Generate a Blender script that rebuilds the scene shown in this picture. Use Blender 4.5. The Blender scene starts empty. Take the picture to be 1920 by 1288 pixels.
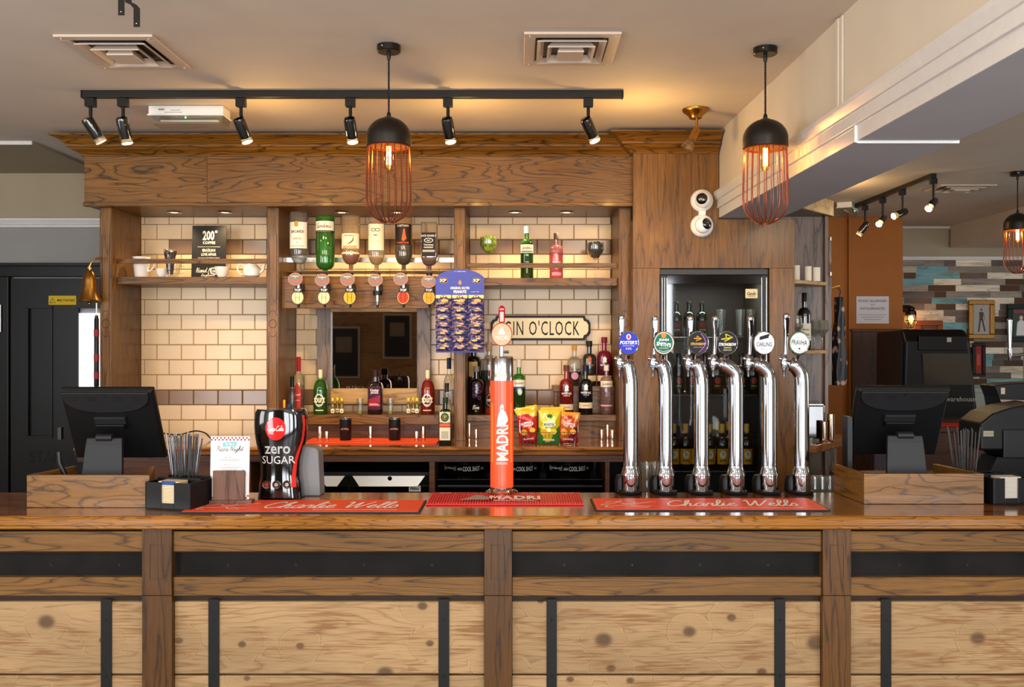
import bpy, math, random
from mathutils import Vector, Matrix
random.seed(7)
sc = bpy.context.scene
COL = sc.collection
PI = math.pi
# ---------------------------------------------------------------- camera, light, exposure
F, CX, CY, ZC = 1750.0, 972.0, 640.0, 1.72      # focal length in pixels, vanishing point, eye height
CEIL = ZC + 1.17
def X(x, d): return (x - CX) * d / F            # metres across for a measured image column at distance d
def Z(y, d): return ZC - (y - CY) * d / F       # metres up for a measured image row at distance d
cam = bpy.data.cameras.new('camera'); cam.sensor_width = 36; cam.lens = 36 * F / 1920
cam.shift_x = (960 - CX) / 1920; cam.shift_y = (CY - 644) / 1920; cam.clip_start = .05
co = bpy.data.objects.new('camera', cam); COL.objects.link(co)
co.location = (0, 0, ZC); co.rotation_euler = (PI / 2, 0, 0); sc.camera = co
sc.view_settings.view_transform = 'Standard'; sc.view_settings.look = 'None'
sc.view_settings.gamma = 1; sc.view_settings.use_curve_mapping = False
sc.view_settings.exposure = 0.25
w = bpy.data.worlds.new('world'); sc.world = w; w.use_nodes = True
w.node_tree.nodes['Background'].inputs[0].default_value = (.8, .85, 1, 1)
w.node_tree.nodes['Background'].inputs[1].default_value = .3
sc.cycles.max_bounces = 8; sc.cycles.diffuse_bounces = 3; sc.cycles.glossy_bounces = 4
sc.cycles.transmission_bounces = 6; sc.cycles.transparent_max_bounces = 12
sc.cycles.sample_clamp_indirect = 4; sc.cycles.caustics_refractive = False; sc.cycles.caustics_reflective = False
def light(kind, name, loc, power, color, **k):
    l = bpy.data.lights.new(name, kind); l.energy = power; l.color = color
    rot = k.pop('rot', (0, 0, 0)); aim = k.pop('aim', None)
    for a, b in k.items(): setattr(l, a, b)
    o = bpy.data.objects.new(name, l); COL.objects.link(o); o.location = loc
    if aim is not None:
        o.rotation_euler = (Vector(aim) - Vector(loc)).to_track_quat('-Z', 'Y').to_euler()
    else: o.rotation_euler = rot
    return o
DAY = (.93, .96, 1.0); WARM = (1.0, .63, .24); AMBER = (1.0, .72, .40)
WINS = [(-4.1, 1.5), (-.55, 1.7), (1.45, 1.5), (4.4, 1.7)]
for i, (wx, ww) in enumerate(WINS):             # daylight through the street windows behind the camera
    light('AREA', 'daylight', (wx, -2.90, 1.43), 98, DAY, shape='RECTANGLE', size=ww, size_y=2.35, rot=(PI / 2, 0, 0))
light('AREA', 'daylight', (-4.90, 1.2, 1.8), 60, DAY, shape='RECTANGLE', size=2.2, size_y=1.5, rot=(PI / 2, 0, -PI / 2))
light('AREA', 'daylight', (6.90, 5.0, 1.8), 45, DAY, shape='RECTANGLE', size=2.2, size_y=1.5, rot=(PI / 2, 0, PI / 2))

for lx_ in (-2.6, -.9, .8, 2.5):                # unseen fill lights added overhead to brighten the counter top and front
    light('AREA', 'added_counter_fill', (lx_, 1.1, CEIL - .12), 12, (1, .86, .68), shape='DISK', size=.5, aim=(lx_ * .9, 3.6, .6))
# ---------------------------------------------------------------- materials
def lin(h):
    if isinstance(h, str):
        h = h.lstrip('#'); c = [int(h[i:i + 2], 16) / 255 for i in (0, 2, 4)]
        return tuple(x / 12.92 if x <= .04045 else ((x + .055) / 1.055) ** 2.4 for x in c) + (1,)
    return tuple(h) + (1,) if len(h) == 3 else h
def newmat(name):
    m = bpy.data.materials.new(name); m.use_nodes = True
    nt = m.node_tree; b = nt.nodes['Principled BSDF']
    return m, nt, b
def plain(name, col, rough=.5, metal=0, coat=0, noise=0, nscale=30, bump=0, spec=None, aniso=0):
    m, nt, b = newmat(name); c = lin(col)
    b.inputs['Base Color'].default_value = c; b.inputs['Roughness'].default_value = rough
    b.inputs['Metallic'].default_value = metal; b.inputs['Coat Weight'].default_value = coat
    b.inputs['Coat Roughness'].default_value = .05
    if spec is not None: b.inputs['Specular IOR Level'].default_value = spec
    n = nt.nodes.new('ShaderNodeTexNoise'); n.inputs['Scale'].default_value = nscale; n.inputs['Detail'].default_value = 4
    tc = nt.nodes.new('ShaderNodeTexCoord'); nt.links.new(tc.outputs['Object'], n.inputs['Vector'])
    if noise:
        mr = nt.nodes.new('ShaderNodeMapRange'); mr.inputs[3].default_value = 1 - noise; mr.inputs[4].default_value = 1 + noise
        mr.inputs[1].default_value = .3; mr.inputs[2].default_value = .7
        mx = nt.nodes.new('ShaderNodeMix'); mx.data_type = 'RGBA'; mx.blend_type = 'MULTIPLY'; mx.inputs[0].default_value = 1
        nt.links.new(n.outputs['Fac'], mr.inputs[0]); mx.inputs[6].default_value = c
        nt.links.new(mr.outputs[0], mx.inputs[7]); nt.links.new(mx.outputs[2], b.inputs['Base Color'])
    if bump:
        bp = nt.nodes.new('ShaderNodeBump'); bp.inputs['Strength'].default_value = bump; bp.inputs['Distance'].default_value = .002
        nt.links.new(n.outputs['Fac'], bp.inputs['Height']); nt.links.new(bp.outputs[0], b.inputs['Normal'])
    return m
def glow(name, col, strength, base='#ffffff'):
    m, nt, b = newmat(name); b.inputs['Base Color'].default_value = lin(base)
    b.inputs['Emission Color'].default_value = lin(col); b.inputs['Emission Strength'].default_value = strength
    return m
def glass(name, col, clear=.5, rough=.02, ior=1.12, milky=.0):
    """tinted clear glass: part refracting, part straight through, part cloudy liquid, with a fresnel sheen"""
    m, nt, b = newmat(name); nt.nodes.remove(b); out = nt.nodes['Material Output']
    tr = nt.nodes.new('ShaderNodeBsdfTransparent'); tr.inputs[0].default_value = lin(col)
    rf = nt.nodes.new('ShaderNodeBsdfRefraction'); rf.inputs['Color'].default_value = lin(col); rf.inputs['IOR'].default_value = ior
    rf.inputs['Roughness'].default_value = rough
    gl = nt.nodes.new('ShaderNodeBsdfGlossy'); gl.inputs['Roughness'].default_value = rough + .01
    a = nt.nodes.new('ShaderNodeMixShader'); a.inputs[0].default_value = 1 - clear
    nt.links.new(tr.outputs[0], a.inputs[1]); nt.links.new(rf.outputs[0], a.inputs[2])
    lw = nt.nodes.new('ShaderNodeLayerWeight'); lw.inputs['Blend'].default_value = .5
    pw_ = nt.nodes.new('ShaderNodeMath'); pw_.operation = 'POWER'; pw_.inputs[1].default_value = 3.5; nt.links.new(lw.outputs['Facing'], pw_.inputs[0])
    fr = nt.nodes.new('ShaderNodeMath'); fr.operation = 'MULTIPLY_ADD'; fr.inputs[1].default_value = .6; fr.inputs[2].default_value = .07; nt.links.new(pw_.outputs[0], fr.inputs[0])
    mx = nt.nodes.new('ShaderNodeMixShader'); nt.links.new(fr.outputs[0], mx.inputs[0])
    src = a.outputs[0]
    if milky:
        tl = nt.nodes.new('ShaderNodeBsdfTranslucent'); tl.inputs[0].default_value = lin(col); df = nt.nodes.new('ShaderNodeBsdfDiffuse'); df.inputs[0].default_value = lin(col)
        c1 = nt.nodes.new('ShaderNodeMixShader'); c1.inputs[0].default_value = .5; nt.links.new(tl.outputs[0], c1.inputs[1]); nt.links.new(df.outputs[0], c1.inputs[2])
        c2 = nt.nodes.new('ShaderNodeMixShader'); c2.inputs[0].default_value = milky; nt.links.new(src, c2.inputs[1]); nt.links.new(c1.outputs[0], c2.inputs[2]); src = c2.outputs[0]
    nt.links.new(src, mx.inputs[1]); nt.links.new(gl.outputs[0], mx.inputs[2]); nt.links.new(mx.outputs[0], out.inputs[0])
    return m
def N(nt, t, **k):
    n = nt.nodes.new(t)
    for a, v in k.items():
        if a.startswith('i'): n.inputs[int(a[1:])].default_value = v
        else: setattr(n, a, v)
    return n
def mixrgb(nt, mode, fac, a, b):
    mx = N(nt, 'ShaderNodeMix', data_type='RGBA', blend_type=mode); 
    for s, v in ((0, fac), (6, a), (7, b)):
        if hasattr(v, 'links') or isinstance(v, bpy.types.NodeSocket): nt.links.new(v, mx.inputs[s])
        else: mx.inputs[s].default_value = v
    return mx.outputs[2]
def oak(name, light_, dark, axis='X', lines=9, stretch=(1.3, 8.0), rough=.40, coat=.10, fibre=.35, line_w=.13, seed=0, knots=0, vary=.25, bump=.15, lstr=.8):
    """oak / pine boards: contour lines of a stretched field give the cathedral figure, fine fibres run along the grain"""
    m, nt, b = newmat(name); L = nt.links.new
    tc = N(nt, 'ShaderNodeTexCoord'); oi = N(nt, 'ShaderNodeObjectInfo')
    off = N(nt, 'ShaderNodeVectorMath', operation='SCALE'); off.inputs[0].default_value = (7.3, 3.1, 5.7); L(oi.outputs['Random'], off.inputs['Scale'])
    ad = N(nt, 'ShaderNodeVectorMath', operation='ADD'); L(tc.outputs['Object'], ad.inputs[0]); L(off.outputs[0], ad.inputs[1])
    ad2 = N(nt, 'ShaderNodeVectorMath', operation='ADD'); L(ad.outputs[0], ad2.inputs[0]); ad2.inputs[1].default_value = (seed * 1.7, seed * .9, seed * 1.3)
    def mp(a, c):
        k = N(nt, 'ShaderNodeMapping'); s = {'X': (a, c, c), 'Y': (c, a, c), 'Z': (c, c, a)}[axis]
        k.inputs['Scale'].default_value = s; L(ad2.outputs[0], k.inputs['Vector']); return k.outputs[0]
    n1 = N(nt, 'ShaderNodeTexNoise'); n1.inputs['Scale'].default_value = 1; n1.inputs['Detail'].default_value = 2.5; n1.inputs['Roughness'].default_value = .45
    n1.inputs['Distortion'].default_value = .25
    L(mp(*stretch), n1.inputs['Vector']); field = n1.outputs['Fac']
    dk = None
    if knots:
        vo = N(nt, 'ShaderNodeTexVoronoi', feature='F1', voronoi_dimensions='2D'); vo.inputs['Scale'].default_value = 1
        sp = N(nt, 'ShaderNodeSeparateXYZ'); L(mp(knots * .8, knots), sp.inputs[0]); cb_ = N(nt, 'ShaderNodeCombineXYZ'); L(sp.outputs[0], cb_.inputs[0]); L(sp.outputs[2], cb_.inputs[1]); L(cb_.outputs[0], vo.inputs['Vector'])
        sc3 = N(nt, 'ShaderNodeSeparateColor'); L(vo.outputs['Color'], sc3.inputs[0]); gt = N(nt, 'ShaderNodeMath', operation='GREATER_THAN'); gt.inputs[1].default_value = .42; L(sc3.outputs[0], gt.inputs[0])
        e = N(nt, 'ShaderNodeMapRange'); e.interpolation_type = 'SMOOTHSTEP'
        for i, v in ((1, 0), (2, .40), (3, .75), (4, 0)): e.inputs[i].default_value = v
        L(vo.outputs['Distance'], e.inputs[0]); em = N(nt, 'ShaderNodeMath', operation='MULTIPLY'); L(e.outputs[0], em.inputs[0]); L(gt.outputs[0], em.inputs[1])
        a = N(nt, 'ShaderNodeMath', operation='ADD'); L(field, a.inputs[0]); L(em.outputs[0], a.inputs[1]); field = a.outputs[0]
        dk = N(nt, 'ShaderNodeMapRange'); dk.interpolation_type = 'SMOOTHSTEP'
        for i, v in ((1, .05), (2, .13), (3, .85), (4, 0)): dk.inputs[i].default_value = v
        sz_ = N(nt, 'ShaderNodeMath', operation='MULTIPLY_ADD'); sz_.inputs[1].default_value = 1.3; sz_.inputs[2].default_value = .55; L(sc3.outputs[1], sz_.inputs[0]); ds_ = N(nt, 'ShaderNodeMath', operation='MULTIPLY'); L(sz_.outputs[0], ds_.inputs[0]); L(vo.outputs['Distance'], ds_.inputs[1]); L(ds_.outputs[0], dk.inputs[0]); dm2 = N(nt, 'ShaderNodeMath', operation='MULTIPLY'); L(dk.outputs[0], dm2.inputs[0]); L(gt.outputs[0], dm2.inputs[1]); dk = dm2
    k = N(nt, 'ShaderNodeMath', operation='MULTIPLY'); k.inputs[1].default_value = lines; L(field, k.inputs[0])
    wob = N(nt, 'ShaderNodeTexNoise'); wob.inputs['Scale'].default_value = 1; wob.inputs['Detail'].default_value = 3; L(mp(stretch[0] * 9, stretch[1] * 6), wob.inputs['Vector'])
    k2 = N(nt, 'ShaderNodeMath', operation='MULTIPLY_ADD'); L(wob.outputs['Fac'], k2.inputs[0]); k2.inputs[1].default_value = .7; L(k.outputs[0], k2.inputs[2])
    fr = N(nt, 'ShaderNodeMath', operation='FRACT'); L(k2.outputs[0], fr.inputs[0])
    cr = N(nt, 'ShaderNodeValToRGB'); r = cr.color_ramp
    r.elements[0].position = 0; r.elements[0].color = (.25, .25, .25, 1)
    r.elements[1].position = 1; r.elements[1].color = (.55, .55, .55, 1)
    for p, v in ((line_w * .25, 0), (line_w, .55), (line_w * 2.2, 1), (.85, .9)):
        q = r.elements.new(p); q.color = (v, v, v, 1)
    L(fr.outputs[0], cr.inputs[0])
    fi = N(nt, 'ShaderNodeTexNoise'); fi.inputs['Scale'].default_value = 1; fi.inputs['Detail'].default_value = 3; fi.inputs['Roughness'].default_value = .7; L(mp(7, 260), fi.inputs['Vector'])
    fm = N(nt, 'ShaderNodeMapRange'); 
    for i, v in ((1, .35), (2, .62), (3, 1 - fibre), (4, 1)): fm.inputs[i].default_value = v
    L(fi.outputs['Fac'], fm.inputs[0])
    lm = N(nt, 'ShaderNodeMapRange'); lm.inputs[3].default_value = 1 - lstr; lm.inputs[4].default_value = 1; L(cr.outputs[0], lm.inputs[0])
    tot = N(nt, 'ShaderNodeMath', operation='MULTIPLY'); L(lm.outputs[0], tot.inputs[0]); L(fm.outputs[0], tot.inputs[1])
    col = mixrgb(nt, 'MIX', tot.outputs[0], lin(dark), lin(light_))
    bn = N(nt, 'ShaderNodeTexNoise'); bn.inputs['Scale'].default_value = 1; bn.inputs['Detail'].default_value = 2; L(mp(1.0, 3.5), bn.inputs['Vector'])
    bm_ = N(nt, 'ShaderNodeMapRange')
    for i, v in ((1, .35), (2, .65), (3, 1 - vary), (4, 1 + vary * .6)): bm_.inputs[i].default_value = v
    L(bn.outputs['Fac'], bm_.inputs[0])
    col = mixrgb(nt, 'MULTIPLY', 1.0, col, bm_.outputs[0])
    if knots:
        col = mixrgb(nt, 'MIX', dk.outputs[0], col, lin('#4a3323'))
        bu = N(nt, 'ShaderNodeTexNoise'); bu.inputs['Scale'].default_value = 1; bu.inputs['Detail'].default_value = 5; L(mp(5, 17), bu.inputs['Vector'])
        bs = N(nt, 'ShaderNodeTexNoise'); bs.inputs['Scale'].default_value = 1; bs.inputs['Detail'].default_value = 2; L(mp(7, 150), bs.inputs['Vector'])
        mu = N(nt, 'ShaderNodeMath', operation='MULTIPLY'); L(bu.outputs['Fac'], mu.inputs[0]); L(bs.outputs['Fac'], mu.inputs[1])
        br = N(nt, 'ShaderNodeMapRange')
        for i, v in ((1, .255), (2, .37), (3, 0), (4, .8)): br.inputs[i].default_value = v
        L(mu.outputs[0], br.inputs[0]); col = mixrgb(nt, 'MIX', br.outputs[0], col, lin('#7d5530'))
    L(col, b.inputs['Base Color'])
    b.inputs['Roughness'].default_value = rough; b.inputs['Coat Weight'].default_value = coat; b.inputs['Coat Roughness'].default_value = .12; b.inputs['Specular IOR Level'].default_value = .3
    if bump:
        bp = N(nt, 'ShaderNodeBump'); bp.inputs['Strength'].default_value = bump; bp.inputs['Distance'].default_value = .003
        L(tot.outputs[0], bp.inputs['Height']); L(bp.outputs[0], b.inputs['Normal'])
    return m
OL, OD = '#82561c', '#241203'
M = {
 'oak_x': oak('oak horizontal', OL, OD, 'X', 22, (.9, 6.5), line_w=.14, lstr=.9), 'oak_z': oak('oak upright', OL, OD, 'Z', 9, (.8, 9), lstr=.6, fibre=.5),
 'oak_y': oak('oak front to back', OL, OD, 'Y', 6, (1.0, 12), lstr=.6),
 'rail_x': oak('oak counter rail', '#7a5424', '#261505', 'X', 13, (.8, 10), coat=.05, rough=.5),
 'rail_z': oak('oak counter post', '#5f3c13', '#1e1103', 'Z', 9, (.9, 12), coat=.1, rough=.4),
 'top_x': oak('polished oak worktop', '#a5672c', '#3d1d08', 'X', 8, (.9, 10), rough=.16, coat=1, fibre=.3, bump=.03, vary=.4),
 'nose_x': oak('polished oak nosing', '#a86c1e', '#3a1a04', 'X', 16, (1.6, 18), rough=.2, coat=.7, bump=.05),
 'darkwood': oak('dark stained oak', '#5c3822', '#1e0f07', 'X', 6, (1, 10), lstr=.6),
 'darkwood_z': oak('dark stained upright oak', '#4a2c1a', '#1a0d06', 'Z', 6, (1, 10), lstr=.6),
 'grey_oak': oak('weathered oak', '#8a7465', '#2c211b', 'Z', 8, (1.1, 9), coat=.1),
 'pale_oak': oak('pale oak', '#c39a62', '#7a5226', 'X', 6, (1, 9), coat=.1),
 'pine': oak('scaffold boards', '#a98a62', '#7a5c3a', 'X', 14, (.8, 7), rough=.62, coat=0, fibre=.3, knots=5.2, vary=.16, bump=.3, lstr=.65),
 'black': plain('black plastic', '#0d0d0e', .38, noise=.1, spec=.3), 'black_gloss': plain('glossy black', '#08080a', .08, coat=1),
 'till': plain('charcoal till plastic', '#0b0c0d', .45, spec=.3, bump=.05, nscale=400), 'till_light': plain('dark grey till plastic', '#1c1d20', .45, spec=.3),
 'blackmetal': plain('black painted metal', '#15130f', .35, metal=.3), 'iron': plain('blackened steel', '#131110', .55, metal=0, spec=.12, noise=.5, nscale=6),
 'strap': plain('black steel strap', '#0d0b0a', .5, metal=0, spec=.3, noise=.2), 'chrome': plain('chrome', '#b9bdc4', .06, metal=1),
 'steel': plain('brushed steel', '#bdbab5', .22, metal=1), 'copper': plain('copper wire', '#93513a', .28, metal=.85),
 'jigger': plain('warm polished steel', '#d8b79c', .12, metal=1), 'brass': plain('brass', '#a5793a', .28, metal=1, noise=.15),
 'gold': plain('gilt', '#8a6222', .4, metal=.6, noise=.3, nscale=80), 'white': plain('white plastic', '#eceae4', .35),
 'ceramic': plain('white china', '#f2ede2', .12, coat=.6), 'cream': plain('cream plaster', '#d0c5b2', .8, noise=.03, nscale=4),
 'ceil': plain('taupe ceiling paint', '#d2c6b8', .75, noise=.03, nscale=5, bump=.08), 'trimwhite': plain('white gloss paint', '#d2cfcc', .3, noise=.03),
 'beamgrey': plain('grey paint', '#b2b2b9', .7, noise=.03, nscale=6), 'wallgrey': plain('grey wall paint', '#8d8c8a', .75, noise=.03, nscale=4),
 'wallbeige': plain('beige wall paint', '#a3947a', .75, noise=.03, nscale=4), 'door': plain('black door paint', '#0d0e10', .4, spec=.3, noise=.1),
 'orange': plain('orange wall paint', '#9c5800', .65, noise=.05, nscale=5), 'sage': plain('sage paint', '#9fa79b', .6),
 'tile': plain('cream glazed tile', '#dcbf96', .22, coat=.0, spec=.35, noise=.03, nscale=3), 'tile_b': plain('brown glazed tile', '#84664a', .16, coat=.0, spec=.4, noise=.06, nscale=8),
 'tile_w': plain('white glazed tile', '#f0e6d6', .08, coat=.5), 'grout': plain('dark grout', '#4a3626', .9),
 'floor': plain('grey vinyl floor', '#847e78', .5, noise=.1, nscale=5), 'red': plain('red', '#c81f1c', .4), 'paper': plain('white paper', '#f2f0ec', .6),
 'ink': plain('black ink', '#0d0b0a', .6, spec=.15), 'inkwhite': plain('white ink', '#f5f2ea', .5), 'inkgold': plain('gold ink', '#d8a738', .4),
 'runner': plain('orange red rubber mat', '#ee4a1c', .5, noise=.04), 'runner_edge': plain('black rubber', '#24201d', .6),
 'mat_red': plain('red rubber', '#d11a1e', .4), 'mirror': plain('mirror glass', '#9a9088', .02, metal=1),
 'blue': plain('royal blue card', '#1b2a98', .4), 'groove': plain('carved groove', '#21120a', .7),
 'clear': glass('clear glass', '#f8faf6', .85, milky=.03), 'smoke': glass('thick clear glass', '#f0f0ea', .8, milky=.08),
 'pane': glass('window glass', '#dfe4e6', 1.0), 'whiteglow': glow('overcast daylight', '#f2f5ff', 1.6),
 'bulb': glow('glowing filament', '#ffb657', 60), 'bulbglass': glass('bulb glass', '#ffd9a0', .9),
 'lampface': glow('lit lamp face', '#ffd89a', 6), 'lampfar': glow('glaring lamp face', '#ffcf80', 25), 'downlight': glow('lit downlight', '#ffe0b0', 7), 'led': glow('green led', '#20ff80', 6),
 'bulbdim': glow('lamp glass', '#ffd89c', .3),
}
M['straw'] = plain('straw', '#3a3a3c', .15, coat=1)
M['darkcab'] = plain('satin black cabinet', '#080605', .4, spec=.2)
def P_(name, *a, **k):
    if name not in M: M[name] = plain(name, *a, **k)
    return M[name]
def hexm(h, rough=.45, coat=0):
    return P_('paint ' + h + (' gloss' if coat else ''), h, rough, coat=coat, spec=.2)
def G_(h, clear=.5):
    n = 'glass ' + h
    if n not in M:
        c0 = lin(h)[:3]; c = [v ** (.5 if clear > .5 else .75 if max(c0) > .2 else 1.1) for v in c0]
        M[n] = glass(n, tuple(c), clear, milky=(.05 if max(c0) - min(c0) < .25 else .12) if clear > .5 else .4)
    return M[n]
def mat(m): return M[m] if isinstance(m, str) and m in M else hexm(m) if isinstance(m, str) else m

# ---------------------------------------------------------------- mesh building
_txt = {}
def text2d(s, bold=0.0, shear=0.0, spacing=1.0):
    key = (s, bold, shear, spacing)
    if key not in _txt:
        c = bpy.data.curves.new('t', 'FONT'); c.body = s; c.resolution_u = 2; c.offset = bold; c.shear = shear; c.space_character = spacing
        c.fill_mode = 'FRONT'
        o = bpy.data.objects.new('t', c); COL.objects.link(o)
        dg = bpy.context.evaluated_depsgraph_get(); me = bpy.data.meshes.new_from_object(o.evaluated_get(dg))
        V = [(v.co.x, v.co.y) for v in me.vertices]; Fc = [tuple(p.vertices) for p in me.polygons]
        bpy.data.objects.remove(o); bpy.data.meshes.remove(me); bpy.data.curves.remove(c)
        xs = [v[0] for v in V]; ys = [v[1] for v in V]
        _txt[key] = ([(x - (min(xs) + max(xs)) / 2, y - (min(ys) + max(ys)) / 2) for x, y in V], Fc, max(xs) - min(xs), max(ys) - min(ys))
    return _txt[key]
SF = {
 'B': ([[(.3,1.9),(.25,1),(.2,0)],[(0,1.6),(.5,2),(1.0,1.8),(.9,1.2),(.4,1.05),(1.0,.9),(1.15,.4),(.7,0),(.1,.1)]],1.3),
 'C': ([[(1.5,1.7),(1.2,2.0),(.7,1.8),(.3,1.1),(.3,.4),(.7,0),(1.3,.15),(1.7,.5)]],1.6),
 'h': ([[(0,.1),(.5,1.2),(.65,2),(.4,2),(.3,1.2),(.25,0)],[(.25,.1),(.45,.8),(.75,.95),(.8,.6),(.75,.1),(1,0),(1.25,.3)]],1.15),
 'a': ([[(.9,.9),(.5,1),(.15,.6),(.2,.1),(.55,.05),(.85,.5),(.95,.95),(.85,.2),(1,0),(1.25,.3)]],1.1),
 'r': ([[(0,.3),(.3,1),(.45,.85),(.7,.9),(.6,.4),(.7,.05),(1,.2)]],.85),
 'l': ([[(0,.2),(.5,1.2),(.6,2),(.35,2),(.25,1),(.3,.1),(.55,0),(.8,.3)]],.65),
 'i': ([[(0,.3),(.25,.95),(.2,.2),(.4,0),(.65,.3)],[(.33,1.4),(.40,1.5)]],.55),
 'e': ([[(0,.4),(.5,.55),(.7,.85),(.45,1),(.2,.6),(.25,.15),(.6,0),(.95,.3)]],.85),
 's': ([[(0,.2),(.4,1),(.6,.6),(.6,.15),(.3,0),(.15,.15)]],.75),
 'W': ([[(0,1.7),(.3,2),(.4,1),(.5,.05),(1,1.3),(1.2,1.9),(1.2,.6),(1.35,.05),(1.9,1.2),(2.3,2.1)]],2.2),
 'o': ([[(.6,1),(.2,.7),(.15,.2),(.5,0),(.8,.4),(.7,.9),(.5,1),(.8,.8),(1.05,.8)]],.95),
 'c': ([[(.75,.8),(.55,1),(.2,.7),(.15,.2),(.5,0),(.9,.3)]],.8),
 'P': ([[(.5,0),(.6,1),(.7,1.9)],[(.1,1.5),(.6,2),(1.2,1.9),(1.3,1.4),(.8,1.05),(.5,1.1)]],1.3),
 'z': ([[(0,.9),(.6,.95),(.1,.1),(.4,.05),(.75,.15)]],.8),
 'N': ([[(.1,0),(.35,1.9),(.9,.1),(1.2,1.9),(1.45,2)]],1.45),
 'g': ([[(.8,.9),(.4,1),(.15,.5),(.4,.1),(.75,.5),(.8,.95),(.75,-.4),(.5,-.9),(.2,-.6),(.6,-.1),(1,.2)]],.95),
 't': ([[(0,.3),(.4,1),(.5,1.8),(.35,.4),(.5,0),(.8,.3)],[(.1,1.2),(.75,1.25)]],.7),
 'n': ([[(0,.3),(.2,.95),(.2,0),(.35,.7),(.65,.95),(.75,.5),(.75,.1),(1,.05),(1.2,.3)]],1.05),
 'd': ([[(.75,.8),(.4,1),(.15,.5),(.3,.05),(.65,.3),(.85,1.2),(.95,2),(.85,.8),(.9,.05),(1.2,.3)]],1.05),
 'G': ([[(1.3,1.7),(1,2),(.5,1.7),(.2,.9),(.4,.1),(.9,.1),(1.2,.8),(.8,.8),(1.2,.85),(1.15,0),(.8,-.3)]],1.4),
 'H': ([[(.1,1.8),(.4,1.9),(.25,0)],[(1.1,2),(.95,.8),(1,0),(1.3,.2)],[(.1,.9),(1.1,1.1)]],1.4),
 'M': ([[(0,0),(.3,1.9),(.6,.7),(1.1,1.9),(1.15,.3),(1.4,.1)]],1.5),
 'E': ([[(1,1.8),(.6,2),(.3,1.6),(.6,1.1),(.2,.6),(.4,.05),(1,.3)]],1.1),
 "'": ([[(.2,2),(.1,1.6)]],.3), '-': ([[(0,.6),(.5,.6)]],.6), ' ': ([],.8),
}
def smooth_path(p, n=5):
    if len(p) < 3: return [tuple(a) for a in p]
    out = []
    for i in range(len(p) - 1):
        a, b, c, d = p[max(i - 1, 0)], p[i], p[i + 1], p[min(i + 2, len(p) - 1)]
        for k in range(n):
            t = k / n
            out.append(tuple(.5 * (2 * b[j] + (c[j] - a[j]) * t + (2 * a[j] - 5 * b[j] + 4 * c[j] - d[j]) * t * t + (3 * b[j] - a[j] - 3 * c[j] + d[j]) * t ** 3) for j in range(len(b))))
    out.append(tuple(p[-1])); return out
def ribbon(pts, w):
    V, Fc = [], []
    for i, p in enumerate(pts):
        a = pts[max(i - 1, 0)]; b = pts[min(i + 1, len(pts) - 1)]
        dx, dy = b[0] - a[0], b[1] - a[1]; l = math.hypot(dx, dy) or 1
        V += [(p[0] - dy / l * w / 2, p[1] + dx / l * w / 2), (p[0] + dy / l * w / 2, p[1] - dx / l * w / 2)]
        if i: k = 2 * i; Fc.append((k - 2, k - 1, k + 1, k))
    return V, Fc
def script2d(s, wt=.16):
    V, Fc, x = [], [], 0
    for ch in s:
        st, adv = SF.get(ch, SF[' '])
        for q in st:
            v, f = ribbon(smooth_path([(x + a + b * .25, b) for a, b in q]), wt)
            k = len(V); V += v; Fc += [tuple(i + k for i in g) for g in f]
        x += adv
    xs = [v[0] for v in V]; ys = [v[1] for v in V]
    return [(a - (min(xs) + max(xs)) / 2, b - (min(ys) + max(ys)) / 2) for a, b in V], Fc, max(xs) - min(xs), max(ys) - min(ys)

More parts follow.
